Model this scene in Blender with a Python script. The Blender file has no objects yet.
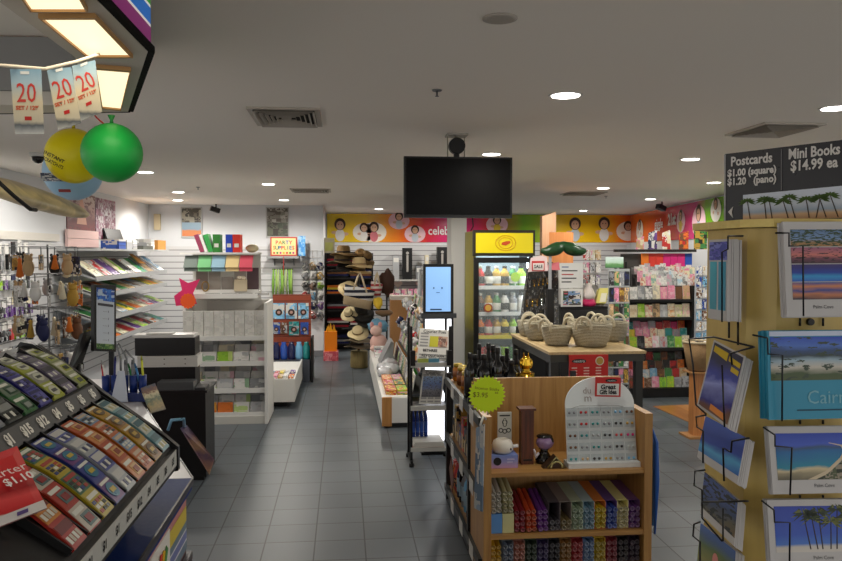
import bpy, math, random
from mathutils import Vector, Matrix, Euler
PI = math.pi
S = bpy.context.scene
COL = S.collection
R = random.Random(7)

# ------------------------------------------------------------------ camera, world, exposure
CAM_H = 1.75
FPX = 770.0
PITCH = math.radians(2.045)
YAW = math.radians(5.71)
cam_data = bpy.data.cameras.new('camera')
cam_data.sensor_width = 36.0
cam_data.lens = FPX / 842.0 * 36.0
cam_data.clip_start = 0.05
cam = bpy.data.objects.new('camera', cam_data)
COL.objects.link(cam)
cam.location = (0, 0, CAM_H)
cam.rotation_euler = (PI / 2 - PITCH, 0, -YAW)
S.camera = cam

world = bpy.data.worlds.new('world')
S.world = world
world.use_nodes = True
world.node_tree.nodes['Background'].inputs[0].default_value = (1.0, 0.965, 0.93, 1)
world.node_tree.nodes['Background'].inputs[1].default_value = 0.70
S.view_settings.view_transform = 'Standard'
S.view_settings.look = 'None'
S.view_settings.gamma = 1.0
S.view_settings.use_curve_mapping = False
S.view_settings.exposure = 0.52
LAMP_W = 9.0            # watts of one ceiling downlight
CEIL = 2.55

# downlights of the shop ceiling: (x, y, power factor); the last row is out of sight, added for its light
DOWNLIGHTS = [(1.12, 3.84, .55), (1.19, 6.17, 1.7), (2.94, 6.33, 1.4), (3.18, 9.25, 1.2), (4.5, 14.2, 1.2), (2.70, 4.03, .5),
              (-1.95, 7.88, 1.1), (-2.16, 10.41, 1.3), (-0.87, 9.10, 1.2), (0.63, 14.0, 1.4), (4.52, 11.05, 1.2), (4.18, 8.4, 1.0),
              (-2.5, 12.0, 1.7), (-0.9, 11.8, 1.9), (2.2, 14.2, 1.2),
              (-2.5, 7.3, .8), (1.25, 7.75, 1.3)]  # added lamps behind balloons and TV, brightening the side wall and pillar

# ------------------------------------------------------------------ projection helpers (pixel of the photograph -> point in the shop)
_f = Vector((math.sin(YAW) * math.cos(PITCH), math.cos(YAW) * math.cos(PITCH), -math.sin(PITCH)))
_r = Vector((math.cos(YAW), -math.sin(YAW), 0))
_u = _r.cross(_f)
def _ray(px, py): return _f * FPX + _r * (px - 421) + _u * (280.5 - py)
def A(px, py, Y):
    d = _ray(px, py); return Vector((0, 0, CAM_H)) + d * (Y / d.y)
def AX(px, py, X):
    d = _ray(px, py); return Vector((0, 0, CAM_H)) + d * (X / d.x)
def AZ(px, py, Z):
    d = _ray(px, py); return Vector((0, 0, CAM_H)) + d * ((Z - CAM_H) / d.z)

# ------------------------------------------------------------------ colours and materials
def lin(c):
    c = c / 255.0
    return c / 12.92 if c <= 0.04045 else ((c + 0.055) / 1.055) ** 2.4
def rgb(t): return (lin(t[0]), lin(t[1]), lin(t[2]), 1.0)
_M = {}
def mat(c, rough=.55, metal=0.0, emit=0.0, spec=.4, alpha=1.0, trans=0.0, bump=0.0, bscale=60.0):
    key = (c, rough, metal, emit, spec, alpha, trans, bump, bscale)
    if key in _M: return _M[key]
    m = bpy.data.materials.new('plain'); m.use_nodes = True
    b = m.node_tree.nodes['Principled BSDF']
    b.inputs['Base Color'].default_value = rgb(c)
    b.inputs['Roughness'].default_value = rough
    b.inputs['Metallic'].default_value = metal
    b.inputs['Specular IOR Level'].default_value = spec
    if emit:
        b.inputs['Emission Color'].default_value = rgb(c); b.inputs['Emission Strength'].default_value = emit
    if alpha < 1: b.inputs['Alpha'].default_value = alpha
    if trans: b.inputs['Transmission Weight'].default_value = trans; b.inputs['IOR'].default_value = 1.2
    nt = m.node_tree
    # every surface gets a little procedural unevenness
    tc = nt.nodes.new('ShaderNodeTexCoord'); n = nt.nodes.new('ShaderNodeTexNoise')
    n.inputs['Scale'].default_value = bscale; n.inputs['Detail'].default_value = 2
    nt.links.new(tc.outputs['Object'], n.inputs['Vector'])
    if bump:
        bp = nt.nodes.new('ShaderNodeBump'); bp.inputs['Strength'].default_value = bump; bp.inputs['Distance'].default_value = .01
        nt.links.new(n.outputs[0], bp.inputs['Height']); nt.links.new(bp.outputs[0], b.inputs['Normal'])
    elif not emit:
        mr = nt.nodes.new('ShaderNodeMapRange'); mr.inputs[3].default_value = max(.02, rough - .06); mr.inputs[4].default_value = min(1, rough + .06)
        nt.links.new(n.outputs[0], mr.inputs[0]); nt.links.new(mr.outputs[0], b.inputs['Roughness'])
    _M[key] = m
    return m

def _ramp(nt, fac, stops, mode='LINEAR'):
    r = nt.nodes.new('ShaderNodeValToRGB'); r.color_ramp.interpolation = mode
    e = r.color_ramp.elements
    while len(e) > 1: e.remove(e[-1])
    e[0].position = stops[0][0]; e[0].color = rgb(stops[0][1])
    for p, c in stops[1:]:
        x = e.new(p); x.color = rgb(c)
    nt.links.new(fac, r.inputs[0])
    return r.outputs[0]

_P = {}
def prn(cols, sx=4.0, sz=4.0, seed=0, rough=.45, bg=None, bgw=.0, emit=0.0, axes='xz', coord='Generated'):
    """printed surface: coloured blocks and speckle of a cover, card or packet"""
    key = (tuple(cols), sx, sz, seed, rough, bg, bgw, emit, axes, coord)
    if key in _P: return _P[key]
    m = bpy.data.materials.new('printed'); m.use_nodes = True; nt = m.node_tree
    b = nt.nodes['Principled BSDF']; b.inputs['Roughness'].default_value = rough
    tc = nt.nodes.new('ShaderNodeTexCoord'); mp = nt.nodes.new('ShaderNodeMapping')
    nt.links.new(tc.outputs[coord], mp.inputs[0])
    mp.inputs['Location'].default_value = (seed * 3.17, seed * 1.3, seed * 2.11)
    mp.inputs['Scale'].default_value = (sx if 'x' in axes else .01, sx if 'y' in axes else .01, sz)
    v = nt.nodes.new('ShaderNodeTexVoronoi'); v.inputs['Scale'].default_value = 1.0
    v.distance = 'CHEBYCHEV'
    nt.links.new(mp.outputs[0], v.inputs['Vector'])
    v.inputs['Randomness'].default_value = .45
    sp = nt.nodes.new('ShaderNodeSeparateColor'); nt.links.new(v.outputs['Color'], sp.inputs[0])
    v2 = nt.nodes.new('ShaderNodeTexVoronoi'); v2.inputs['Scale'].default_value = 3.1; v2.distance = 'CHEBYCHEV'; v2.inputs['Randomness'].default_value = .5; nt.links.new(mp.outputs[0], v2.inputs['Vector'])
    sp2 = nt.nodes.new('ShaderNodeSeparateColor'); nt.links.new(v2.outputs['Color'], sp2.inputs[0])
    mf = nt.nodes.new('ShaderNodeMix'); mf.data_type = 'FLOAT'; mf.inputs[0].default_value = .22
    nt.links.new(sp.outputs[0], mf.inputs[2]); nt.links.new(sp2.outputs[1], mf.inputs[3])
    st_ = nt.nodes.new('ShaderNodeMapRange'); st_.inputs[1].default_value = .15; st_.inputs[2].default_value = .85; nt.links.new(mf.outputs[0], st_.inputs[0])
    fac = st_.outputs[0]
    n = len(cols); stops = [(i / n, c) for i, c in enumerate(cols)]
    if bg: stops = [(bgw + (1 - bgw) * p, c) for p, c in stops]; stops.insert(0, (0.0, bg))
    out = _ramp(nt, fac, stops, 'CONSTANT')
    nz = nt.nodes.new('ShaderNodeTexNoise'); nz.inputs['Scale'].default_value = 3.0; nz.inputs['Detail'].default_value = 4
    nt.links.new(mp.outputs[0], nz.inputs['Vector'])
    mx = nt.nodes.new('ShaderNodeMix'); mx.data_type = 'RGBA'; mx.blend_type = 'MULTIPLY'
    mx.inputs[0].default_value = .15
    nt.links.new(out, mx.inputs[6]); nt.links.new(nz.outputs[1] if len(nz.outputs) > 1 else nz.outputs[0], mx.inputs[7])
    nt.links.new(mx.outputs[2], b.inputs['Base Color'])
    if emit:
        nt.links.new(mx.outputs[2], b.inputs['Emission Color']); b.inputs['Emission Strength'].default_value = emit
    _P[key] = m
    return m

_V = {}
def view(stops, nscale=4.0, namp=.12, speck=None, speck_w=.55, seed=0, rough=.35, vert=1.0, up='z'):
    """a printed landscape: bands from bottom to top, broken up, with dark clumps (trees)"""
    key = (tuple(stops), nscale, namp, speck, speck_w, seed, rough, vert, up)
    if key in _V: return _V[key]
    m = bpy.data.materials.new('printed_view'); m.use_nodes = True; nt = m.node_tree
    b = nt.nodes['Principled BSDF']; b.inputs['Roughness'].default_value = rough
    tc = nt.nodes.new('ShaderNodeTexCoord'); mp = nt.nodes.new('ShaderNodeMapping')
    nt.links.new(tc.outputs['Generated'], mp.inputs[0]); mp.inputs['Location'].default_value = (seed * 1.7, seed * .9, seed * 2.3)
    mp.inputs['Scale'].default_value = (1, 1, vert)
    n = nt.nodes.new('ShaderNodeTexNoise'); n.inputs['Scale'].default_value = nscale; n.inputs['Detail'].default_value = 5
    nt.links.new(mp.outputs[0], n.inputs['Vector'])
    sx = nt.nodes.new('ShaderNodeSeparateXYZ'); nt.links.new(tc.outputs['Generated'], sx.inputs[0])
    ma = nt.nodes.new('ShaderNodeMath'); ma.operation = 'MULTIPLY_ADD'
    nt.links.new(n.outputs[0], ma.inputs[0]); ma.inputs[1].default_value = namp
    sb = nt.nodes.new('ShaderNodeMath'); sb.operation = 'SUBTRACT'; nt.links.new(sx.outputs[2], sb.inputs[0]); sb.inputs[1].default_value = namp * .5
    nt.links.new(sb.outputs[0], ma.inputs[2])
    out = _ramp(nt, ma.outputs[0], stops)
    if speck:
        n2 = nt.nodes.new('ShaderNodeTexNoise'); n2.inputs['Scale'].default_value = nscale * 2.2; n2.inputs['Detail'].default_value = 6
        nt.links.new(mp.outputs[0], n2.inputs['Vector'])
        g = nt.nodes.new('ShaderNodeMath'); g.operation = 'GREATER_THAN'; g.inputs[1].default_value = speck_w
        nt.links.new(n2.outputs[0], g.inputs[0])
        mx = nt.nodes.new('ShaderNodeMix'); mx.data_type = 'RGBA'; nt.links.new(g.outputs[0], mx.inputs[0])
        nt.links.new(out, mx.inputs[6]); mx.inputs[7].default_value = rgb(speck); out = mx.outputs[2]
    nt.links.new(out, b.inputs['Base Color'])
    _V[key] = m
    return m

_G = {}
def grain(c1, c2, scale=6.0, axis='z', rough=.45, stretch=14.0):
    """timber grain running along axis"""
    key = (c1, c2, scale, axis, rough, stretch)
    if key in _G: return _G[key]
    m = bpy.data.materials.new('timber'); m.use_nodes = True; nt = m.node_tree
    b = nt.nodes['Principled BSDF']; b.inputs['Roughness'].default_value = rough
    tc = nt.nodes.new('ShaderNodeTexCoord'); mp = nt.nodes.new('ShaderNodeMapping')
    nt.links.new(tc.outputs['Object'], mp.inputs[0])
    s = [stretch] * 3; s['xyz'.index(axis)] = .7
    mp.inputs['Scale'].default_value = s
    n = nt.nodes.new('ShaderNodeTexNoise'); n.inputs['Scale'].default_value = scale; n.inputs['Detail'].default_value = 5; n.inputs['Distortion'].default_value = .4
    nt.links.new(mp.outputs[0], n.inputs['Vector'])
    nt.links.new(_ramp(nt, n.outputs[0], [(.3, c1), (.7, c2)]), b.inputs['Base Color'])
    _G[key] = m
    return m

def stripes(cols, width, axis='z', rough=.7, coord='Object'):
    """even bands of the given colours, width metres each"""
    m = bpy.data.materials.new('striped'); m.use_nodes = True; nt = m.node_tree
    b = nt.nodes['Principled BSDF']; b.inputs['Roughness'].default_value = rough
    tc = nt.nodes.new('ShaderNodeTexCoord'); sx = nt.nodes.new('ShaderNodeSeparateXYZ'); nt.links.new(tc.outputs[coord], sx.inputs[0])
    d = nt.nodes.new('ShaderNodeMath'); d.operation = 'DIVIDE'; d.inputs[1].default_value = width * len(cols)
    nt.links.new(sx.outputs['xyz'.index(axis)], d.inputs[0])
    fr = nt.nodes.new('ShaderNodeMath'); fr.operation = 'FRACT'; nt.links.new(d.outputs[0], fr.inputs[0])
    nt.links.new(_ramp(nt, fr.outputs[0], [(i / len(cols), c) for i, c in enumerate(cols)], 'CONSTANT'), b.inputs['Base Color'])
    return m

# ------------------------------------------------------------------ mesh builder
class MB:
    def __init__(s): s.v = []; s.f = []; s.m = []; s.sm = []
    def _add(s, vs, fs, m=0, smooth=False):
        o = len(s.v); s.v += [Vector(p) for p in vs]
        for f in fs: s.f.append([i + o for i in f]); s.m.append(m); s.sm.append(smooth)
        return s
    def box(s, x0, x1, y0, y1, z0, z1, m=0, rot=None, face=None):
        vs = [(x0, y0, z0), (x1, y0, z0), (x1, y1, z0), (x0, y1, z0), (x0, y0, z1), (x1, y0, z1), (x1, y1, z1), (x0, y1, z1)]
        if rot is not None:
            c = Vector(((x0 + x1) / 2, (y0 + y1) / 2, (z0 + z1) / 2)); M3 = Euler(rot).to_matrix()
            vs = [c + M3 @ (Vector(p) - c) for p in vs]
        fs = [(0, 3, 2, 1), (4, 5, 6, 7), (0, 1, 5, 4), (1, 2, 6, 5), (2, 3, 7, 6), (3, 0, 4, 7)]
        s._add(vs, fs, m)
        if face is not None: s.m[-4] = face            # the -Y face takes another material
        return s
    def slab(s, a, b, c, d, t, m=0, back=None):
        """plate whose front face is a,b,c,d (counter-clockwise seen from the front) and whose thickness goes behind it"""
        a, b, c, d = map(Vector, (a, b, c, d)); n = (b - a).cross(d - a).normalized() * -t
        bm = m if back is None else back
        s._add([a, b, c, d, a + n, b + n, c + n, d + n], [(0, 1, 2, 3)], m)
        o = len(s.v) - 8
        for f in [(7, 6, 5, 4), (1, 0, 4, 5), (2, 1, 5, 6), (3, 2, 6, 7), (0, 3, 7, 4)]:
            s.f.append([i + o for i in f]); s.m.append(bm); s.sm.append(False)
        return s
    def prism(s, pts, d, m=0, side=None):
        """pts: planar outline (3-D points), pushed along vector d"""
        n = len(pts); d = Vector(d); pts = [Vector(p) for p in pts]
        nn = sum(((pts[i] - pts[0]).cross(pts[(i + 1) % n] - pts[0]) for i in range(1, n - 1)), Vector())
        if nn.dot(d) > 0: pts = pts[::-1]
        vs = pts + [p + d for p in pts]
        s._add(vs, [list(range(n)), list(range(2 * n - 1, n - 1, -1))], m)
        o = len(s.v) - 2 * n
        for i in range(n):
            j = (i + 1) % n
            s.f.append([o + j, o + i, o + n + i, o + n + j]); s.m.append(m if side is None else side); s.sm.append(False)
        return s
    def tube(s, pts, r, n=8, m=0, cap=True, closed=False):
        pts = [Vector(p) for p in pts]; k = len(pts); rings = []
        rr = r if isinstance(r, (list, tuple)) else [r] * k
        ref = None
        for i, p in enumerate(pts):
            if closed: t = pts[(i + 1) % k] - pts[i - 1]
            else: t = pts[min(i + 1, k - 1)] - pts[max(i - 1, 0)]
            t.normalize()
            if ref is None:
                ref = Vector((0, 0, 1)) if abs(t.z) < .9 else Vector((1, 0, 0))
            x = ref - t * ref.dot(t)
            if x.length < 1e-5: x = t.orthogonal()
            x.normalize(); y = t.cross(x); ref = x
            rings.append([p + (x * math.cos(2 * PI * j / n) + y * math.sin(2 * PI * j / n)) * rr[i] for j in range(n)])
        vs = [q for ring in rings for q in ring]; fs = []
        for i in range(k if closed else k - 1):
            i2 = (i + 1) % k
            for j in range(n):
                a = i * n + j; b = i * n + (j + 1) % n; c = i2 * n + (j + 1) % n; d = i2 * n + j
                fs.append((a, b, c, d))
        s._add(vs, fs, m, True)
        if cap and not closed:
            o = len(s.v) - len(vs)
            s.f.append([o + j for j in range(n)][::-1]); s.m.append(m); s.sm.append(False)
            s.f.append([o + (k - 1) * n + j for j in range(n)]); s.m.append(m); s.sm.append(False)
        return s
    def lathe(s, prof, c=(0, 0, 0), n=20, m=0, axis='z', sx=1, sy=1, mats=None):
        """prof: (radius, height) from bottom to top"""
        vs = []; fs = []; c = Vector(c)
        for r_, h in prof:
            for j in range(n):
                a = 2 * PI * j / n; p = (r_ * math.cos(a) * sx, r_ * math.sin(a) * sy, h)
                if axis == 'y': p = (p[0], h, p[1])
                if axis == 'x': p = (h, p[0], p[1])
                vs.append(c + Vector(p))
        for i in range(len(prof) - 1):
            for j in range(n):
                a = i * n + j; b = i * n + (j + 1) % n
                q = (a, b, b + n, a + n)
                fs.append(q if axis != 'y' else q[::-1])
        if mats is None: s._add(vs, fs, m, True)
        else:
            o = len(s.v); s._add(vs, fs, 0, True)
            for i in range(len(prof) - 1):
                for j in range(n): s.m[len(s.m) - len(fs) + i * n + j] = mats[i]
        o = len(s.v) - len(vs); k = len(prof)
        if prof[0][0] > 1e-6:
            q = [o + j for j in range(n)]
            s.f.append(q[::-1] if axis != 'y' else q); s.m.append(m if mats is None else mats[0]); s.sm.append(False)
        if prof[-1][0] > 1e-6:
            q = [o + (k - 1) * n + j for j in range(n)]
            s.f.append(q if axis != 'y' else q[::-1]); s.m.append(m if mats is None else mats[-1]); s.sm.append(False)
        return s
    def ell(s, c, rx, ry, rz, n=16, k=10, m=0):
        pr = [(math.sin(PI * i / k), -math.cos(PI * i / k)) for i in range(k + 1)]
        c = Vector(c); vs = []; fs = []
        for r_, h in pr:
            for j in range(n):
                a = 2 * PI * j / n; vs.append(c + Vector((r_ * math.cos(a) * rx, r_ * math.sin(a) * ry, h * rz)))
        for i in range(k):
            for j in range(n):
                a = i * n + j; b = i * n + (j + 1) % n; fs.append((a, b, b + n, a + n))
        return s._add(vs, fs, m, True)
    def xf(s, M4):
        s.v = [M4 @ p for p in s.v]; return s
    def mesh(s, name, mats):
        me = bpy.data.meshes.new(name)
        me.from_pydata([tuple(p) for p in s.v], [], s.f)
        for m in (mats if isinstance(mats, (list, tuple)) else [mats]): me.materials.append(m)
        nm = len(me.materials)
        me.polygons.foreach_set('material_index', [min(i, nm - 1) for i in s.m])
        me.polygons.foreach_set('use_smooth', s.sm)
        me.update()
        return me
    def build(s, name, mats, parent=None):
        """a part: vertices given in the world are put in the frame of the thing"""
        if parent is not None:
            o_ = parent
            base = Vector(o_.location)
            while o_.parent is not None:
                o_ = o_.parent; base = base + Vector(o_.location)
            s.v = [p - base for p in s.v]
        ob = bpy.data.objects.new(name, s.mesh(name, mats)); COL.objects.link(ob)
        if parent is not None: ob.parent = parent
        return ob
    def top(s, name, mats, label=None, cat=None, group=None, kind=None):
        """a thing that is one mesh; its origin goes to the middle of its base"""
        lo = Vector([min(p[i] for p in s.v) for i in range(3)]); hi = Vector([max(p[i] for p in s.v) for i in range(3)])
        c = Vector(((lo.x + hi.x) / 2, (lo.y + hi.y) / 2, lo.z)); s.v = [p - c for p in s.v]
        ob = bpy.data.objects.new(name, s.mesh(name, mats)); COL.objects.link(ob); ob.location = c
        return tag(ob, label, cat, group, kind)

def tag(o, label=None, cat=None, group=None, kind=None):
    if label: o['label'] = label
    if cat: o['category'] = cat
    if group: o['group'] = group
    if kind: o['kind'] = kind
    return o
def T(name, label, cat, loc=(0, 0, 0), group=None, rz=0.0):
    o = bpy.data.objects.new(name, None); COL.objects.link(o); o.empty_display_size = .05
    o.location = loc; o.rotation_euler = (0, 0, rz)
    return tag(o, label, cat, group)
def kids(o): return [c for c in bpy.data.objects if c.parent == o]
def dup(o, loc, label=None, group=None, rz=None, scale=None):
    """a copy of a thing with copies of its parts and sub-parts"""
    c = o.copy(); COL.objects.link(c); c.location = loc
    if rz is not None: c.rotation_euler = (0, 0, rz)
    if scale is not None: c.scale = scale
    if label: c['label'] = label
    if group: c['group'] = group
    for ch in list(o.children):
        d = ch.copy(); COL.objects.link(d); d.parent = c
        for g in list(ch.children):
            e = g.copy(); COL.objects.link(e); e.parent = d
    return c
def place(name, me, mats, loc, label, cat, group=None, rot=(0, 0, 0), scale=(1, 1, 1)):
    """a thing sharing the mesh of its kind, with its own colours"""
    o = bpy.data.objects.new(name, me); COL.objects.link(o); o.location = loc; o.rotation_euler = rot; o.scale = scale
    for i, m in enumerate(mats):
        o.material_slots[i].link = 'OBJECT'; o.material_slots[i].material = m
    return tag(o, label, cat, group)
def ST(mb, name, mats): 
    return mb.top(name, mats, kind='structure')
_blank = mat((200, 200, 200))
def slots(n): return [_blank] * n

def text(s, size, pos, u, v, m, parent, name='lettering', align='CENTER', sx=1.0, bold=0.0, space=1.0, width=None):
    """writing as flat mesh letters; u runs along the line, v up the letters"""
    cu = bpy.data.curves.new('t', 'FONT'); cu.body = s; cu.size = size; cu.align_x = align; cu.align_y = 'CENTER'
    cu.offset = bold; cu.space_character = space; cu.resolution_u = 2
    ob = bpy.data.objects.new('t', cu); COL.objects.link(ob)
    dg = bpy.context.evaluated_depsgraph_get(); dg.update()
    me = bpy.data.meshes.new_from_object(ob.evaluated_get(dg))
    bpy.data.objects.remove(ob)
    if width:
        xs_ = [p.co.x for p in me.vertices]; sx = width / (max(xs_) - min(xs_))
    u = Vector(u).normalized(); v = Vector(v); v = (v - u * v.dot(u)).normalized(); n = u.cross(v)
    base = Vector((0, 0, 0)); o_ = parent
    while o_ is not None: base += Vector(o_.location); o_ = o_.parent
    M4 = Matrix(((u.x * sx, v.x, n.x, pos[0] - base.x), (u.y * sx, v.y, n.y, pos[1] - base.y), (u.z * sx, v.z, n.z, pos[2] - base.z), (0, 0, 0, 1)))
    me.transform(M4); me.materials.clear(); me.materials.append(m)
    o = bpy.data.objects.new(name, me); COL.objects.link(o); o.parent = parent
    return o
ORD = ['first', 'second', 'third', 'fourth', 'fifth', 'sixth', 'seventh', 'eighth', 'ninth', 'tenth', 'eleventh', 'twelfth', 'thirteenth', 'fourteenth', 'fifteenth', 'sixteenth']

WHITE = mat((225, 224, 220), .5); OFFW = mat((205, 203, 196), .6); BLACK = mat((14, 14, 15), .45); BLACKG = mat((10, 10, 12), .18, spec=.6)
GREYM = mat((120, 122, 124), .4, .6); DGREY = mat((52, 54, 57), .5); STEEL = mat((150, 152, 155), .3, .9); CHROME = mat((200, 200, 205), .15, 1.0)
PAPER = mat((214, 212, 205), .7); CARDB = mat((166, 120, 74), .8); WIRE = mat((12, 12, 13), .35, spec=.5)
INK = mat((25, 25, 28), .7); REDP = mat((190, 34, 30), .5); WOODB = grain((176, 122, 66), (206, 152, 92), 4.0, 'z')
# ================================================================== the setting
def floor_mat():
    m = bpy.data.materials.new('floor_tiles'); m.use_nodes = True; nt = m.node_tree; b = nt.nodes['Principled BSDF']
    tc = nt.nodes.new('ShaderNodeNewGeometry'); mp = nt.nodes.new('ShaderNodeMapping'); nt.links.new(tc.outputs['Position'], mp.inputs[0])
    mp.inputs['Location'].default_value = (-.12 + 30 * .3, -.16 + 30 * .3, 0)
    br = nt.nodes.new('ShaderNodeTexBrick'); br.offset = 0; br.squash = 1
    br.inputs['Color1'].default_value = rgb((88, 95, 101)); br.inputs['Color2'].default_value = rgb((95, 102, 108)); br.inputs['Mortar'].default_value = rgb((38, 40, 42))
    br.inputs['Scale'].default_value = 1; br.inputs['Mortar Size'].default_value = .0045; br.inputs['Mortar Smooth'].default_value = .2
    br.inputs['Brick Width'].default_value = .3; br.inputs['Row Height'].default_value = .3
    nt.links.new(mp.outputs[0], br.inputs['Vector'])
    n = nt.nodes.new('ShaderNodeTexNoise'); n.inputs['Scale'].default_value = 2; n.inputs['Detail'].default_value = 2; nt.links.new(tc.outputs['Position'], n.inputs['Vector'])
    mx = nt.nodes.new('ShaderNodeMix'); mx.data_type = 'RGBA'; mx.blend_type = 'MULTIPLY'; mx.inputs[0].default_value = .10
    nt.links.new(br.outputs[0], mx.inputs[6]); nt.links.new(n.outputs[0], mx.inputs[7]); nt.links.new(mx.outputs[2], b.inputs['Base Color'])
    mr = nt.nodes.new('ShaderNodeMapRange'); mr.inputs[3].default_value = .24; mr.inputs[4].default_value = .32
    b.inputs['Roughness'].default_value = .4; b.inputs['Specular IOR Level'].default_value = .35
    bp = nt.nodes.new('ShaderNodeBump'); bp.inputs['Strength'].default_value = .3; bp.inputs['Distance'].default_value = .003; bp.invert = True
    nt.links.new(br.outputs['Fac'], bp.inputs['Height']); nt.links.new(bp.outputs[0], b.inputs['Normal'])
    return m
def slat_mat(c, groove, pitch=.1, axis='z'):
    """slatwall: boards with dark grooves"""
    m = bpy.data.materials.new('slatwall'); m.use_nodes = True; nt = m.node_tree; b = nt.nodes['Principled BSDF']; b.inputs['Roughness'].default_value = .5
    g = nt.nodes.new('ShaderNodeNewGeometry'); sx = nt.nodes.new('ShaderNodeSeparateXYZ'); nt.links.new(g.outputs['Position'], sx.inputs[0])
    d = nt.nodes.new('ShaderNodeMath'); d.operation = 'DIVIDE'; d.inputs[1].default_value = pitch; nt.links.new(sx.outputs[2], d.inputs[0])
    fr = nt.nodes.new('ShaderNodeMath'); fr.operation = 'FRACT'; nt.links.new(d.outputs[0], fr.inputs[0])
    nt.links.new(_ramp(nt, fr.outputs[0], [(0, groove), (.10, c), (.9, c), (.97, groove)]), b.inputs['Base Color'])
    return m
WALLM = mat((214, 216, 220), .7, bump=.03, bscale=90)
CEILM = mat((248, 241, 231), .8, bump=.04, bscale=120)
SLATW = slat_mat((206, 206, 208), (104, 104, 106))
XL, YB, XRET, YF = -3.2, 13.1, -.352, 15.4
ST(MB().box(-5, 7.5, -3, 16.2, -.1, 0), 'floor', floor_mat())
ST(MB().box(-5, 7.5, -3, 16.2, CEIL, CEIL + .12), 'ceiling', CEILM)
ST(MB().box(XL - .15, XL, 5.0, YB + .15, 0, CEIL), 'wall_left', WALLM)
ST(MB().box(XL - .15, XRET, YB, YB + .15, 0, CEIL), 'wall_back', WALLM)
ST(MB().box(XRET - .15, XRET, YB + .15, YF + .15, 0, CEIL), 'wall_return', WALLM)
ST(MB().box(XRET, 6.1, YF, YF + .15, 0, CEIL), 'wall_far', WALLM)
# the wall with the second banner stands at a slant
WR0, WR1 = Vector((5.9, 15.4, 0)), Vector((4.44, 4.5, 0))
wd = (WR1 - WR0).normalized(); wn = Vector((wd.y, -wd.x, 0))       # wn points into the shop (-X)
if wn.x > 0: wn = -wn
ST(MB().prism([WR0, WR1, WR1 + Vector((0, 0, CEIL)), WR0 + Vector((0, 0, CEIL))], -wn * .15), 'wall_right', WALLM)
ST(MB().box(XL, XL + .012, 6.0, YB, .25, 1.86), 'trim_1', SLATW)
ST(MB().box(XL + .012, XRET - .3, YB - .012, YB, .25, 1.86), 'trim_2', SLATW)
ST(MB().box(XL, XRET, YB - .014, YB, 0, .1), 'baseboard_back', mat((120, 122, 126), .5))
ST(MB().box(XRET, 5.8, YF - .012, YF, .3, 1.9), 'trim_3', SLATW)
ST(MB().box(1.33, 1.52, 9.5, 9.9, 0, CEIL), 'pillar', mat((214, 212, 208), .6))
# timber boards let into the floor in front of the card wall
woodfloor = bpy.data.materials.new('boards'); woodfloor.use_nodes = True
def boards():
    nt = woodfloor.node_tree; b = nt.nodes['Principled BSDF']; b.inputs['Roughness'].default_value = .3
    g = nt.nodes.new('ShaderNodeNewGeometry'); sx = nt.nodes.new('ShaderNodeSeparateXYZ'); nt.links.new(g.outputs['Position'], sx.inputs[0])
    d = nt.nodes.new('ShaderNodeMath'); d.operation = 'DIVIDE'; d.inputs[1].default_value = .09; nt.links.new(sx.outputs[0], d.inputs[0])
    fl = nt.nodes.new('ShaderNodeMath'); fl.operation = 'FLOOR'; nt.links.new(d.outputs[0], fl.inputs[0])
    w = nt.nodes.new('ShaderNodeTexWhiteNoise'); w.noise_dimensions = '1D'; nt.links.new(fl.outputs[0], w.inputs['W'])
    nt.links.new(_ramp(nt, w.outputs[0], [(0, (150, 96, 48)), (.5, (188, 128, 70)), (1, (206, 148, 86))]), b.inputs['Base Color'])
boards()
a_, b_, c_, d_ = AZ(653, 406, .006), AZ(745, 402, .006), AZ(760, 440, .006), AZ(694, 424, .006)
ST(MB().prism([a_, d_, c_, b_], (0, 0, -.012)), 'floor_boards', woodfloor)

# ------------------------------------------------------------------ banners high on the walls
def banner_mat(stops, axis):
    m = bpy.data.materials.new('banner_print'); m.use_nodes = True; nt = m.node_tree; b = nt.nodes['Principled BSDF']; b.inputs['Roughness'].default_value = .22
    tc = nt.nodes.new('ShaderNodeTexCoord'); sx = nt.nodes.new('ShaderNodeSeparateXYZ'); nt.links.new(tc.outputs['Generated'], sx.inputs[0])
    n = nt.nodes.new('ShaderNodeTexNoise'); n.inputs['Scale'].default_value = 5; n.inputs['Detail'].default_value = 4; nt.links.new(tc.outputs['Object'], n.inputs['Vector'])
    ma = nt.nodes.new('ShaderNodeMath'); ma.operation = 'MULTIPLY_ADD'; ma.inputs[1].default_value = .04; nt.links.new(n.outputs[0], ma.inputs[0]); nt.links.new(sx.outputs[axis], ma.inputs[2])
    nt.links.new(_ramp(nt, ma.outputs[0], stops), b.inputs['Base Color'])
    return m
Y_, O_, R_, P_, G_ = (232, 205, 20), (236, 110, 30), (216, 44, 60), (208, 30, 130), (120, 180, 30)
SKIN = mat((214, 170, 140), .5); HAIR = mat((60, 38, 26), .6); SHIRT = mat((232, 228, 224), .6); PINKW = mat((236, 196, 206), .5)
BZ0, BZ1 = 1.965, 2.53
def disc(mb, c, rx, rz, u, n, m, k=20):
    """a flat round print lying on the banner; u along the wall, n out of it"""
    c = Vector(c)
    pts = [c + u * (rx * math.cos(2 * PI * i / k)) + Vector((0, 0, rz * math.sin(2 * PI * i / k))) for i in range(k)]
    mb.prism(pts, -n * .002, m)
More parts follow.
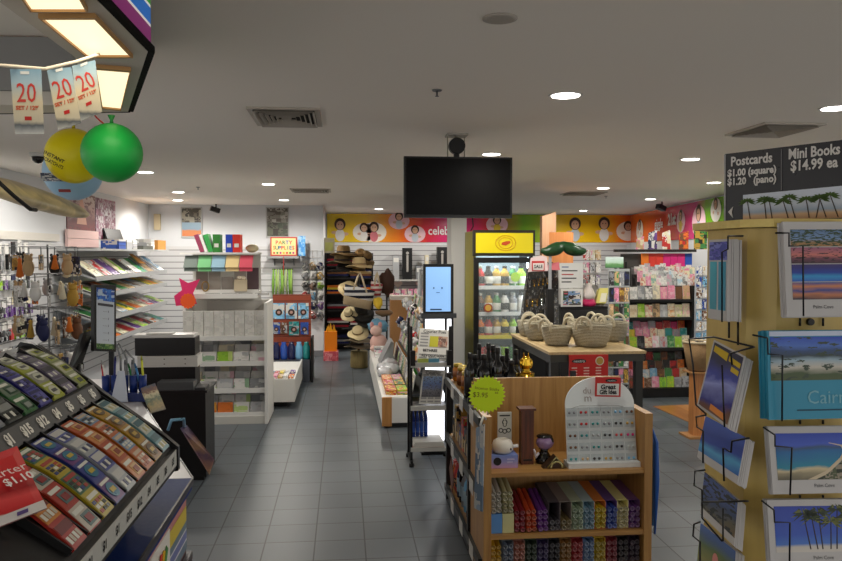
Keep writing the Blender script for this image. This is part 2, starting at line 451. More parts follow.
def child_print(bn, px, u, n, o, z0, h, kind=0):
    """a printed child with dark hair in a pale shirt, in flat shapes on the banner"""
    mb = MB(); c = o + n * .004
    if kind == 1: disc(mb, c + Vector((0, 0, z0 + h * .45)), h * .62, h * .5, u, n, 3)
    c = c + n * .003
    disc(mb, c + Vector((0, 0, z0 + h * .25)), h * .20, h * .27, u, n, 2); disc(mb, c - n * .001 + u * h * .24 + Vector((0, 0, z0 + h * .30)), h * .13, h * .07, u, n, 0); disc(mb, c - n * .001 - u * h * .24 + Vector((0, 0, z0 + h * .36)), h * .13, h * .07, u, n, 0)
    disc(mb, c + n * .002 + Vector((0, 0, z0 + h * .72)), h * .24, h * .26, u, n, 1)
    disc(mb, c + n * .004 + Vector((0, 0, z0 + h * .67)), h * .16, h * .19, u, n, 0)
    disc(mb, c + n * .006 + u * h * .06 + Vector((0, 0, z0 + h * .71)), h * .02, h * .025, u, n, 1)
    disc(mb, c + n * .006 - u * h * .06 + Vector((0, 0, z0 + h * .71)), h * .02, h * .025, u, n, 1)
    q_ = int(px) % 4; mb.build('printed_child', [SKIN, HAIR, (SHIRT, mat((226, 196, 60), .5), mat((206, 110, 120), .5), mat((190, 200, 210), .5))[q_], (mat((240, 232, 220), .5), PINKW)[q_ % 2]], bn)
XV = Vector((1, 0, 0)); NY = Vector((0, -1, 0))
b1 = T('wall_banner', 'long shiny yellow, orange and pink banner under the ceiling above the hats', 'banner', (2.7, YF, BZ0))
MB().box(XRET + .02, 5.88, YF - .016, YF - .001, BZ0, BZ1).build('sheet', banner_mat([(0, Y_), (.14, (236, 190, 20)), (.26, O_), (.34, R_), (.44, P_), (.54, R_), (.66, G_), (.70, (140, 180, 30)), (.78, (236, 196, 20)), (.92, (238, 190, 20)), (1, O_)], 0), b1)
yb = YF - .017
for px, k, h, z0 in ((340, 0, .46, 1.99), (364, 1, .36, 2.0), (374, 1, .4, 1.98), (399, 1, .34, 2.24), (415, 1, .34, 1.93), (497, 1, .36, 2.16), (575, 0, .5, 1.99), (604, 0, .5, 2.0), (628, 1, .40, 2.02)):
    p = A(px, 230, yb); child_print(b1, px, XV, NY, Vector((p.x, yb, 0)), max(z0, BZ0 + .01), h, k)
wt = mat((240, 232, 236), .4, emit=.0)
p = A(428, 231, yb - .012); text('celebrate', .24, (p.x, yb - .012, p.z), XV, (0, 0, 1), wt, b1, bold=.004, align='LEFT', sx=.85)
b2 = T('wall_banner', 'orange, magenta and green banner on the slanted wall above the greeting cards', 'banner', WR0 + Vector((0, 0, BZ0)))
q0, q1 = WR0 + wn * .001 + wd * .02, WR1 + wn * .001
MB().prism([q0 + wn * .014 + Vector((0, 0, BZ0)), q1 + wn * .014 + Vector((0, 0, BZ0)), q1 + wn * .014 + Vector((0, 0, BZ1)), q0 + wn * .014 + Vector((0, 0, BZ1))], -wn * .014).build(
    'sheet', banner_mat([(0, Y_), (.40, G_), (.60, (110, 176, 30)), (.64, P_), (.70, (206, 40, 110)), (.80, (222, 56, 56)), (.92, O_), (1, O_)], 1), b2)
def on_right(px, py):
    d = _ray(px, py); o = Vector((0, 0, CAM_H)); q = WR0 + wn * .018
    t = (q - o).dot(wn) / d.dot(wn); return o + d * t
for px, k, h, z0 in ((640, 1, .42, 2.0), (681, 1, .36, 2.1), (699, 1, .5, 1.99), (716, 1, .34, 2.2)):
    p = on_right(px, 215); child_print(b2, px, wd, wn, Vector((p.x, p.y, 0)), z0, h, k)
p = on_right(659, 224); text('giggle', .24, p + wn * .006, wd, (0, 0, 1), wt, b2, bold=.004)
p = on_right(672, 220); text('21st', .26, p + wn * .006, wd, (0, 0, 1), wt, b2, bold=.012)

# ------------------------------------------------------------------ downlights, vents, sprinklers, cameras
GLOW = mat((255, 250, 240), .4, emit=9.0)
DL_WHERE = {0: 'nearest the hanging TV on its near side', 1: 'partly behind the top of the hanging TV', 2: 'above the basket table', 3: 'above the drinks fridge side of the card wall', 4: 'far off near the second banner', 5: 'beside the far vent and over the postcard stand', 6: 'beside the green balloon', 7: 'above the magazine shelves near the corner', 8: 'above the white card stand', 9: 'above the straw hats', 10: 'beside the small far vent, before the yellow banner', 11: 'at the edge of the postcard sign', 12: 'near the white back corner', 13: 'near the party supplies sign', 14: 'beyond the fridge', 15: 'added unseen behind the balloons to brighten the side wall', 16: 'added unseen behind the TV to brighten the pillar'}
for i, (x, y, pw) in enumerate(DOWNLIGHTS):
    d = T('downlight', 'round white recessed ceiling downlight ' + DL_WHERE[i], 'ceiling light', (x, y, CEIL), 'recessed ceiling downlights')
    MB().lathe([(.088, -.004), (.088, 0), (.070, 0), (.070, -.004)], (x, y, CEIL), 28).build('trim_ring', WHITE, d)
    MB().lathe([(.071, -.006), (.071, -.001)], (x, y, CEIL), 24).build('diffuser', GLOW, d)
    l = bpy.data.lights.new('downlight_lamp', 'SPOT'); l.energy = LAMP_W * pw * 4.5; l.spot_size = math.radians(172); l.spot_blend = .4; l.shadow_soft_size = .07; l.color = (1.0, .95, .86)
    lo = bpy.data.objects.new('downlight_lamp', l); COL.objects.link(lo); lo.location = (0, 0, -.02); lo.parent = d
def vent(c, w, d_, label):
    x, y = c; v = T('ceiling_vent', label, 'vent', (x, y, CEIL), 'ceiling air vents')
    fr = MB(); t = .03; z = CEIL
    fr.box(x - w / 2, x + w / 2, y - d_ / 2, y - d_ / 2 + t, z - .012, z); fr.box(x - w / 2, x + w / 2, y + d_ / 2 - t, y + d_ / 2, z - .012, z)
    fr.box(x - w / 2, x - w / 2 + t, y - d_ / 2 + t, y + d_ / 2 - t, z - .012, z); fr.box(x + w / 2 - t, x + w / 2, y - d_ / 2 + t, y + d_ / 2 - t, z - .012, z)
    fr.build('frame', mat((188, 180, 168), .5), v)
    MB().box(x - w / 2 + t, x + w / 2 - t, y - d_ / 2 + t, y + d_ / 2 - t, z - .003, z).build('dark_duct', mat((30, 28, 26), .8), v)
    sl = MB(); iw, idp = w / 2 - t, d_ / 2 - t
    for k in range(6):                                  # four-way louvres: nested rings of tilted blades
        f0 = 1 - k / 6.0; a, b = iw * f0, idp * f0
        if f0 < .12: break
        zt, zb = z - .004, z - .022; e = .75
        for (p, q) in (((-a, -b), (a, -b)), ((a, -b), (a, b)), ((a, b), (-a, b)), ((-a, b), (-a, -b))):
            s_ = .16 * iw / max(iw, .01); g = 1 - .10
            P0 = Vector((x + p[0], y + p[1], zb)); P1 = Vector((x + q[0], y + q[1], zb)); P2 = Vector((x + q[0] * g, y + q[1] * g, zt)); P3 = Vector((x + p[0] * g, y + p[1] * g, zt))
            sl.slab(P0, P1, P2, P3, .002)
    sl.build('louvre', mat((176, 168, 156), .5), v)
vent((-.33, 4.6), .40, .58, 'beige square louvred air vent in the ceiling before the hanging TV')
vent((2.76, 4.75), .40, .50, 'beige louvred air vent in the ceiling above the postcard stand')
p = AZ(583, 193, CEIL); vent((p.x, p.y), .5, .5, 'small louvred air vent in the ceiling beyond the TV over the fridge')
p = AZ(311, 190, CEIL); vent((p.x, p.y), .5, .5, 'small louvred air vent in the ceiling above the striped bag aisle')
for (px, py, w) in ((437, 90, 'before the hanging TV'), (500, 18, 'nearest the camera'), (606, 196, 'beyond the fridge vent'), (198, 187, 'by the corner downlights')):
    p = AZ(px, py, CEIL)
    if py == 18:
        MB().lathe([(.045, -.008), (.06, -.004), (.06, 0)], p, 24).top('ceiling_cover_plate', mat((176, 168, 158), .6), 'round beige blank cover plate flush in the near ceiling', 'ceiling plate')
    else:
        s_ = T('sprinkler', 'small sprinkler head hanging from the ceiling ' + w, 'sprinkler', p, 'ceiling sprinklers')
        MB().lathe([(.022, -.006), (.026, 0)], p, 16).build('rose', GREYM, s_)
        MB().lathe([(.01, -.032), (.01, -.030), (.004, -.029), (.005, -.006)], p, 12).build('head', GREYM, s_)
for (px, py, w) in ((38, 153, 'behind the yellow balloon'), (312, 207, 'near the party supplies sign')):
    p = AZ(px, py, CEIL); s_ = T('dome_camera', 'dark dome security camera under the ceiling ' + w, 'security camera', p, 'dome security cameras')
    MB().lathe([(.06, -.03), (.065, 0)], p, 20).build('base', WHITE, s_)
    MB().lathe([(.0, -.085), (.025, -.078), (.042, -.06), (.048, -.03)], p, 20).build('dome', BLACKG, s_)
for (px, py, Y, w) in ((216, 205, YB, 'above the card stand'), (662, 207, 11.6, 'at the top of the slanted banner')):
    p = A(px, py, Y)
    if Y > 12: p = AZ(px, 204, CEIL)
    p.z = CEIL; s_ = T('bullet_camera', 'small black swivel camera ' + w, 'security camera', p)
    MB().tube([p, p + Vector((0, 0, -.06))], .012).build('stem', BLACK, s_)
    MB().box(p.x - .09, p.x + .06, p.y - .04, p.y + .04, p.z - .13, p.z - .055, rot=(0, .3, .4)).build('housing', BLACK, s_)
# ------------------------------------------------------------------ hanging television
tv = T('hanging_tv', 'black flat screen TV hanging from the ceiling on a round bracket', 'TV', (.76, 5.12, CEIL))
MB().box(.397, 1.125, 5.10, 5.15, 1.985, 2.39).build('casing', mat((16, 16, 17), .35), tv)
sc_ = MB().box(.41, 1.112, 5.096, 5.10, 2.005, 2.378).build('screen', mat((9, 9, 10), .3, spec=.12), tv)
MB().box(.74, .775, 5.16, 5.19, 2.2, 2.50).build('pole', BLACK, tv)
MB().box(.66, .86, 5.15, 5.17, 2.1, 2.3).build('mount_plate', BLACK, tv)
MB().lathe([(.052, -.03), (.055, -.02), (.055, .03), (.04, .034)], (.757, 5.15, 2.468), 28, axis='y').build('round_cover', BLACK, tv)
MB().box(.69, .83, 5.12, 5.26, CEIL - .012, CEIL).build('ceiling_plate', mat((170, 164, 154), .5), tv)
MB().tube([(.70, 5.2, CEIL), (.70, 5.19, 2.4)], .004).tube([(.815, 5.2, CEIL), (.815, 5.19, 2.4)], .004).tube([(.757, 5.18, 2.54), (.757, 5.18, 2.3)], .012).build('cable', mat((150, 146, 130), .5), tv)
MB().tube([(.86, 5.13, 1.99), (.87, 5.15, 1.93), (.855, 5.17, 1.90)], .004).build('loose_cable', BLACK, tv)
# ================================================================== lottery kiosk: lit canopy, counter, ticket display
ZC = 2.3
cano = T('kiosk_canopy', 'grey lottery kiosk canopy with lit panels and rainbow striped fascia', 'canopy', (-.7, 2.1, ZC))
out = [Vector((-.535, .3, ZC)), Vector((-.532, 2.19, ZC)), Vector((-.835, 3.12, ZC)), Vector((-1.9, 3.3, ZC))]
inn = [Vector((-.745, .3, ZC)), Vector((-.75, 2.27, ZC)), Vector((-.93, 3.0, ZC)), Vector((-1.9, 3.06, ZC))]
fr = MB()
for i in range(3): fr.prism([out[i], out[i + 1], inn[i + 1], inn[i]], (0, 0, .05))
fr.build('soffit', mat((206, 200, 188), .5), cano)
inner = MB()
for i in range(3): inner.prism([inn[i] + Vector((0, 0, .05)), inn[i + 1] + Vector((0, 0, .05)), inn[i + 1] + Vector((0, 0, .245)), inn[i] + Vector((0, 0, .245))], (-.02, -.02, 0))
inner.build('inner_wall', mat((140, 140, 138), .6), cano)
fs = MB(); bd = MB()
cols = [(16, 14, 13), (128, 26, 104), (238, 232, 226), (24, 108, 196), (238, 232, 226), (52, 160, 48), (236, 120, 30)]
hh = [(0, .014), (.014, .066), (.066, .074), (.074, .118), (.118, .126), (.126, .175), (.175, .248)]
for i in range(3):
    u = (out[i + 1] - out[i]).normalized(); n = Vector((u.y, -u.x, 0))
    for k, (h0, h1) in enumerate(hh):
        z0, z1 = Vector((0, 0, h0)), Vector((0, 0, h1)); th = .018 if k == 0 else .008
        off = n * .001
        if k == 0: fs.slab(out[i] + off + n * th + z0, out[i + 1] + off + n * th + z0, out[i + 1] + off + n * th + z1, out[i] + off + n * th + z1, th, 0)
        else: fs.slab(out[i] + off + n * th + z0, out[i + 1] + off + n * th + z0, out[i + 1] + off + n * th + z1, out[i] + off + n * th + z1, th, k if i != 1 else 0)
fs.build('fascia', [mat(c, .8, spec=.1) if k == 0 else mat(c, .3, emit=.28) for k, c in enumerate(cols)], cano)
LITP = mat((255, 236, 198), .5, emit=.8)
WRIM = mat((186, 142, 88), .5)
for q in (((20, -8), (80, -8), (88, 7), (30, 7)), ((38, 13), (95, 13), (133, 54), (87, 54)), ((95, 64), (131, 67), (121, 108), (102, 106))):
    P4 = [AZ(a, b, ZC) for a, b in q]
    c = sum(P4, Vector()) / 4
    rim = MB()
    for i in range(4):
        a, b = P4[i], P4[(i + 1) % 4]
        rim.prism([a, b, b + (c - b) * .07, a + (c - a) * .07], (0, 0, -.012))
    rim.build('panel_rim', WRIM, cano)
    MB().prism([p + (c - p) * .07 + Vector((0, 0, -.002)) for p in P4], (0, 0, -.004)).build('lit_panel', LITP, cano)
    l = bpy.data.lights.new('panel_lamp', 'AREA'); l.energy = .5; l.size = .25; l.color = (1, .9, .72)
    lo = bpy.data.objects.new('panel_lamp', l); COL.objects.link(lo); lo.location = (c - Vector(cano.location)) + Vector((0, 0, -.02)); lo.parent = cano
# ---- counter
kc = T('kiosk_counter', 'lottery counter with blue and white top and bright poster panels on its side', 'counter', (-1.0, 2.8, 0))
top = [Vector((-.533, .9, .95)), Vector((-.535, 2.0, .95)), Vector((-.541, 2.78, .95)), Vector((-1.108, 4.3, .95)), Vector((-1.42, 5.05, .95)), Vector((-2.1, 5.05, .95)), Vector((-2.1, .9, .95))]
mid = (top[1] + top[2]) / 2
t1 = [top[0], top[1], top[2], Vector((-1.0, 2.78, .95)), Vector((-1.0, .9, .95))]
MB().prism(t1, (0, 0, -.04)).build('blue_top', mat((24, 50, 116), .5, spec=.2), kc)
MB().prism([top[2], top[3], top[4], top[5], Vector((-2.1, 2.78, .95))], (0, 0, -.04)).build('white_top', mat((232, 230, 232), .35), kc)
edge = MB()
for i in range(4):
    u = (top[i + 1] - top[i]).normalized(); n = Vector((u.y, -u.x, 0))
    edge.slab(top[i] + n * .006 - Vector((0, 0, .02)), top[i + 1] + n * .006 - Vector((0, 0, .02)), top[i + 1] + n * .006 + Vector((0, 0, .002)), top[i] + n * .006 + Vector((0, 0, .002)), .006)
edge.build('edging', mat((46, 40, 44), .35), kc)
body = [p + Vector((0, 0, -.04)) for p in top]
cen = Vector((-1.3, 2.6, .91))
body = [cen + (p - cen) * .97 for p in body]
MB().prism(body, (0, 0, -.87)).build('carcass', mat((120, 84, 84), .5), kc)
u = (body[2] - body[1]).normalized(); n = Vector((u.y, -u.x, 0)); L = (body[2] - body[1]).length
def face_pt(s, z): return Vector((body[1].x, body[1].y, 0)) + u * (s * L) + n * .003 + Vector((0, 0, z))
def fpanel(s0, s1, z0, z1, t=.003): return MB().slab(face_pt(s0, z0), face_pt(s1, z0), face_pt(s1, z1), face_pt(s0, z1), t)
fpanel(-.5, 1.0, .855, .91).build('pink_band', mat((196, 128, 122), .4), kc)
fpanel(-.5, .40, .70, .853).build('yellow_panel', mat((214, 190, 44), .4), kc)
fpanel(.62, 1.0, .80, .853).build('yellow_panel', mat((214, 190, 60), .4), kc)
st = MB()
for k, (z0, z1) in enumerate(((.775, .80), (.768, .775), (.738, .768), (.731, .738), (.70, .731))):
    st.slab(face_pt(.62, z0), face_pt(1.0, z0), face_pt(1.0, z1), face_pt(.62, z1), .003, k % 2 + (2 if k == 2 else 0))
st.build('striped_panel', [mat((104, 124, 140), .4), mat((216, 214, 216), .4), mat((110, 118, 172), .4)], kc)
po = fpanel(.30, .62, .70, .875, .008); po.v = [p + n * .004 for p in po.v]
po = po.build('poster', mat((226, 222, 214), .5), kc)
lg = MB()
for k, (ds, c) in enumerate(((.0, 0), (.05, 1), (.10, 2))):
    q = lambda s, z: face_pt(s, z) + n * .009
    lg.slab(q(.385 + ds, .785), q(.415 + ds, .785), q(.46 + ds, .84 - .006 * k), q(.43 + ds, .845), .002, k)
lg.build('logo', [mat((214, 60, 34), .5), mat((226, 176, 30), .5), mat((74, 140, 70), .5)], po)
text('INSTANT', .047, face_pt(.46, .755) + n * .009, u, (0, 0, 1), INK, po, bold=.001)
fl = MB()
for z0, z1, d0 in ((.64, .69, .02), (.56, .62, .03)):
    fl.prism([face_pt(-.5, z0), face_pt(1.0, z0), face_pt(1.0, z0) + n * d0, face_pt(-.5, z0) + n * d0], (0, 0, z1 - z0))
fl.build('ledge', mat((70, 60, 62), .35), kc)

# ---- ticket display: black tiered case, price strips, rows of scratch tickets
td = T('ticket_display', 'black two-tier sloping scratch ticket display on the lottery counter', 'display', (-.76, 1.9, .95))
Y0, Y1 = .95, 2.50
prof = [(-.535, 1.062), (-.535, 1.126), (-.548, 1.129), (-.765, 1.280), (-.79, 1.335), (-.965, 1.452), (-1.0, 1.46), (-1.05, 1.40), (-1.02, .951), (-.70, .951), (-.66, 1.03)]
MB().prism([Vector((x, Y0, z)) for x, z in prof], (0, Y1 - Y0, 0)).build('case', mat((20, 20, 21), .35), td)
# raised curved end cheek
chk = [(-.529, 1.055), (-.529, 1.131), (-.57, 1.168), (-.66, 1.236), (-.76, 1.312), (-.80, 1.347), (-.955, 1.463), (-1.005, 1.473), (-1.06, 1.40), (-1.03, .951), (-.70, .951), (-.66, 1.03)]
MB().prism([Vector((x, Y1 + .002, z)) for x, z in chk], (0, .024, 0)).build('end_cheek', mat((14, 14, 15), .3), td)
MB().slab((-.533, Y0, 1.074), (-.533, Y1 - .004, 1.074), (-.533, Y1 - .004, 1.125), (-.533, Y0, 1.125), .002).build('price_strip', mat((196, 196, 190), .4), td)
MB().slab((-.758, Y0, 1.298), (-.758, Y1 - .004, 1.298), (-.786, Y1 - .004, 1.338), (-.786, Y0, 1.338), .002).build('price_divider', mat((70, 70, 70), .4), td)
prices = ['$5', '$5', '$5', '$4', '$12', '$15', '$1', '$1', '$1', '$2', '$2', '$5']
pal = [('pale green and black', [(150, 160, 110), (200, 200, 170), (40, 44, 44), (180, 190, 60)]), ('dull violet', [(98, 90, 116), (120, 112, 140), (60, 58, 70), (160, 150, 180)]),
       ('yellow green and silver', [(176, 186, 70), (160, 160, 150), (60, 62, 60), (210, 212, 190)]), ('deep purple and blue', [(60, 58, 140), (84, 84, 170), (44, 42, 96), (110, 110, 180)]),
       ('green and grey', [(64, 120, 72), (110, 130, 110), (150, 160, 150), (40, 80, 52)]), ('grey and black', [(110, 116, 112), (60, 64, 62), (150, 154, 150), (34, 36, 36)]),
       ('silver grey', [(150, 154, 160), (90, 94, 100), (60, 64, 70), (190, 190, 190)]), ('teal and white', [(60, 130, 140), (190, 200, 200), (40, 90, 100), (220, 220, 210)]),
       ('brown and gold', [(150, 110, 60), (190, 150, 70), (90, 60, 40), (210, 190, 120)])]
pal2 = [('sky blue and cream', [(120, 170, 180), (210, 214, 200), (60, 110, 120), (200, 190, 120)]), ('gold and brown', [(196, 150, 40), (150, 104, 36), (214, 180, 80), (96, 74, 40)]),
        ('orange and pale blue', [(206, 110, 46), (120, 160, 196), (214, 190, 160), (170, 80, 40)]), ('orange red', [(190, 84, 40), (214, 130, 60), (150, 60, 36), (224, 180, 110)]),
        ('silver and blue', [(180, 186, 190), (90, 100, 170), (210, 210, 206), (60, 64, 110)]), ('blue, purple and yellow', [(60, 70, 150), (110, 60, 130), (206, 180, 60), (40, 120, 150)]),
        ('yellow and green oval', [(200, 180, 50), (70, 120, 90), (180, 60, 50), (60, 70, 140)]), ('red and white speckled', [(186, 60, 44), (206, 196, 180), (150, 50, 50), (90, 120, 120)]),
        ('red and orange', [(190, 50, 40), (220, 140, 50), (120, 30, 34), (210, 200, 180)])]
def strip_mesh(p0, p1, y0, y1, bulge):
    """a fanned ticket row: a slightly arched sheet of tickets"""
    mb = MB(); k = 7; w = y1 - y0
    prv = None
    for i in range(k + 1):
        t = i / k; x = p0[0] + (p1[0] - p0[0]) * t; z = p0[1] + (p1[1] - p0[1]) * t + bulge * math.sin(PI * t)
        if prv: mb.slab((prv[0], y0, prv[1]), (prv[0], y1, prv[1]), (x, y1, z), (x, y0, z), .006)
        prv = (x, z)
    return mb
for tier in (0, 1):
    a, b = ((-.795, 1.345), (-.960, 1.455)) if tier == 0 else ((-.550, 1.142), (-.750, 1.292))
    ys = Y1 - .022
    for k in range(9):
        w = .078; y1 = ys - k * .098; y0 = y1 - w
        nm, cs = (pal if tier == 0 else pal2)[k]
        mb = strip_mesh(a, b, y0, y1, .018)
        lo_ = MB(); nt_k = 4; pal4 = [mat(tuple(int(v * .86) for v in c), .3) for c in cs] + [mat((206, 206, 196), .3), mat((30, 30, 34), .3)]
        def onstrip(t, y, up=.0008):
            x = a[0] + (b[0] - a[0]) * t; z = a[1] + (b[1] - a[1]) * t + .018 * math.sin(PI * t)
            dx, dz = (b[0] - a[0]), (b[1] - a[1]) + .018 * PI * math.cos(PI * t); L_ = math.hypot(dx, dz)
            return Vector((x + dz / L_ * up, y, z - dx / L_ * up))
        def patch(t0, t1, s0, s1, mi, up):
            ya_, yb2_ = y0 + s0 * w, y0 + s1 * w; n_ = max(1, int((t1 - t0) * 10))
            for q in range(n_):
                ta, tb = t0 + (t1 - t0) * q / n_, t0 + (t1 - t0) * (q + 1) / n_
                lo_.slab(onstrip(ta, ya_, up), onstrip(ta, yb2_, up), onstrip(tb, yb2_, up), onstrip(tb, ya_, up), .0006, mi)
        rq = random.Random(k * 7 + tier)
        for q in range(nt_k):
            t0, t1 = q / nt_k + .012, (q + 1) / nt_k - .012; kind = (k + tier) % 4; d_ = t1 - t0
            patch(t0, t1, .02, .98, 1 if (q + k) % 2 else 0, .0014)
            if kind == 0:
                patch(t0 + d_ * .1, t0 + d_ * .62, .30, .92, 3, .0024); patch(t0 + d_ * .7, t0 + d_ * .88, .08, .8, 4, .0024); patch(t0 + d_ * .2, t0 + d_ * .5, .40, .8, 2, .0034)
            elif kind == 1:
                patch(t0 + d_ * .55, t0 + d_ * .92, .06, .94, 2, .0024)
                for m_ in range(4): patch(t0 + d_ * .12, t0 + d_ * .42, .08 + .22 * m_, .24 + .22 * m_, 3 if m_ % 2 else 4, .0024)
            elif kind == 2:
                pts_ = [onstrip(t0 + d_ * (.45 + .33 * math.sin(v)), y0 + w * (.52 + .36 * math.cos(v)), .0030) for v in [PI * 2 * n_ / 18 for n_ in range(18)]]
                lo_.prism(pts_, (-.0006, 0, -.0006), 3); patch(t0 + d_ * .82, t0 + d_ * .95, .1, .9, 4, .0024); patch(t0 + d_ * .35, t0 + d_ * .55, .32, .72, 2, .0038)
            else:
                for m_ in range(3):
                    for n_ in range(3): patch(t0 + d_ * (.1 + .2 * n_), t0 + d_ * (.25 + .2 * n_), .1 + .28 * m_, .32 + .28 * m_, rq.choice([2, 3, 4, 5]), .0024)
                patch(t0 + d_ * .74, t0 + d_ * .92, .1, .9, rq.choice([2, 4]), .0024)
        tt_ = T('ticket_strip', f'{nm} scratch ticket strip, {ORD[k]} from the rounded end of the {"upper" if tier == 0 else "lower"} tier', 'scratch tickets', ((a[0] + b[0]) / 2, (y0 + y1) / 2, a[1]), f'{"upper" if tier == 0 else "lower"} tier scratch tickets')
        mb.build('sheet', pal4[0], tt_); lo_.build('printed_pattern', pal4, tt_)
        yc = (y0 + y1) / 2; sp = Vector((-.772 - .0, yc, 1.318))
        if tier == 0:
            un = Vector((-.028, 0, .04)).normalized()
            text(prices[k], .036, Vector((-.7695, yc, 1.319)), (0, 1, 0), un, mat((222, 220, 210), .5), td, name='price_mark', bold=.002)
        else:
            tg = MB().slab((-.5325, yc - .018, 1.078), (-.5325, yc + .018, 1.078), (-.5325, yc + .018, 1.122), (-.5325, yc - .018, 1.122), .0008)
            tg = tg.build('price_label', mat((206, 206, 200), .5), td)
            text(prices[k], .03, (-.531, yc, 1.10), (0, 1, 0), (0, 0, 1), INK, tg, bold=.001)
div = MB()
for k in range(10):
    for a, b in (((-.795, 1.345), (-.960, 1.455)), ((-.550, 1.136), (-.757, 1.292))):
        yy = Y1 - .022 + .010 - k * .098
        div.slab((a[0], yy - .003, a[1] + .012), (a[0], yy + .003, a[1] + .012), (b[0], yy + .003, b[1] + .012), (b[0], yy - .003, b[1] + .012), .02)
div.build('divider_fin', mat((26, 26, 27), .3), td)
# ---- red price leaflet lying on the tickets
rl = T('price_leaflet', 'glossy red leaflet with a white foot, leaning on the scratch ticket display', 'leaflet', (-.72, 1.66, 1.2))
tr_, tl_, br_, bl_ = A(17, 446, 1.72), A(-26, 462, 1.60), A(47, 508, 1.60), A(-24, 536, 1.48)
MB().slab(bl_, br_, tr_, tl_, .004).build('cover', view([(0, (150, 20, 26)), (.16, (214, 206, 200)), (.18, (196, 26, 32)), (.35, (220, 70, 70)), (.45, (160, 18, 24)), (.6, (200, 30, 34)), (1, (206, 36, 38))], 3.0, .10), rl)
uu = (br_ - bl_).normalized(); vv = (tr_ - br_); nn = uu.cross(vv).normalized(); vv = nn.cross(uu)
MB().slab(bl_ + nn * .001, br_ + nn * .001, br_ + (tr_ - br_) * .12 + nn * .001, bl_ + (tl_ - bl_) * .12 + nn * .001, .001).build('white_foot', mat((212, 208, 206), .4), rl)
at_ = lambda s, t: bl_ + (br_ - bl_) * s + (tl_ - bl_) * t + nn * .002
text('arter', .03, at_(.50, .70), uu, vv, mat((230, 214, 210), .4), rl, width=.07)
text('$1.10', .028, at_(.62, .54), uu, vv, mat((236, 232, 230), .4), rl, bold=.0006, width=.062)
MB().slab(at_(.56, .04), at_(.72, .04), at_(.72, .09), at_(.56, .09), .0006).build('stamp', mat((90, 70, 130), .5), rl)

# ---- things on the far end of the counter
ps = T('price_sign', 'tall white price list sign with a blue header on a black post', 'sign', (-1.28, 4.3, .95))
a, b, c, d = A(94, 351, 4.18), A(116, 352, 4.34), A(116, 285, 4.34), A(94, 285, 4.18)
uu = (b - a).normalized(); vv = Vector((0, 0, 1)); nn = uu.cross(vv)
MB().slab(a, b, c, d, .02).build('sign_frame', BLACK, ps)
at_ = lambda s, t: a + (b - a) * s + (d - a) * t + nn * .002
MB().slab(at_(.1, .04), at_(.9, .04), at_(.9, .97), at_(.1, .97), .001).build('sheet', mat((188, 196, 206), .4), ps)
MB().slab(at_(.1, .78) + nn * .001, at_(.9, .78) + nn * .001, at_(.9, .97) + nn * .001, at_(.1, .97) + nn * .001, .001).build('blue_header', prn([(24, 92, 190), (40, 120, 210), (20, 70, 160), (180, 200, 220)], 4, 5, 3), ps)
MB().slab(at_(.1, .04) + nn * .001, at_(.9, .04) + nn * .001, at_(.9, .12) + nn * .001, at_(.1, .12) + nn * .001, .001).build('green_foot', prn([(60, 110, 50), (40, 80, 40), (120, 150, 80)], 5, 3, 2), ps)
MB().slab(at_(.15, .70) + nn * .001, at_(.85, .70) + nn * .001, at_(.85, .74) + nn * .001, at_(.15, .74) + nn * .001, .0005).build('heading_line', mat((60, 62, 70), .6), ps)
for k in range(5): text('------- $', .016, at_(.5, .62 - k * .11) + nn * .002, uu, vv, mat((60, 62, 70), .6), ps, name='price_line')
MB().box((a.x + b.x) / 2 - .012, (a.x + b.x) / 2 + .012, 4.36, 4.38, .965, a.z + .05).build('post', BLACK, ps)
MB().box((a.x + b.x) / 2 - .07, (a.x + b.x) / 2 + .07, 4.345, 4.45, .951, .965).build('foot', BLACK, ps)
# blue pen holder with pens
hx, hy = -1.17, 4.28
ph = T('pen_holder', 'blue plastic holder for pens behind the scratch ticket display', 'pen holder', (hx, hy, .951))
MB().box(hx - .15, hx + .11, hy - .04, hy + .05, .951, 1.0).build('base', mat((24, 44, 110), .4), ph)
cups = []
for k in range(5):
    cx = hx - .11 + k * .048; cups.append(cx)
    MB().lathe([(.02, 1.0), (.022, 1.09), (.019, 1.09), (.017, 1.01)], (cx, hy, 0), 14).build('cup', mat((26, 52, 124), .4), ph)
for k, (dx, c, nm) in enumerate(((0, (190, 36, 40), 'red'), (0, (225, 225, 220), 'white'), (1, (40, 46, 120), 'dark blue'), (3, (30, 120, 60), 'green'), (3, (120, 124, 130), 'grey'), (4, (206, 210, 50), 'yellow green'), (4, (60, 130, 190), 'light blue'), (2, (120, 122, 128), 'silver'))):
    cx = cups[dx]; lean = R.uniform(-.03, .03); off = (k % 2) * .012 - .006
    pn = MB().tube([(cx + off, hy, 1.012), (cx + off + lean, hy - .005, 1.13 + .02 * (k % 3))], .006, 8, 0).tube([(cx + off + lean, hy - .005, 1.13 + .02 * (k % 3)), (cx + off + lean * 1.25, hy - .006, 1.155 + .02 * (k % 3))], [.0065, .004], 8, 1)
    pn.top('pen', [mat(c, .35), mat(tuple(int(v * .7) for v in c), .35)], f'{nm} pen standing in the blue pen holder', 'pen', 'pens in the blue holder')
MB().slab((hx - .07, hy - .06, .955), (hx + .02, hy - .06, .955), (hx + .0, hy - .045, 1.12), (hx - .035, hy - .045, 1.12), .003).top('entry_slip', [mat((196, 204, 218), .6)], 'white and pale blue leaflet leaning on the pen holder', 'leaflet')
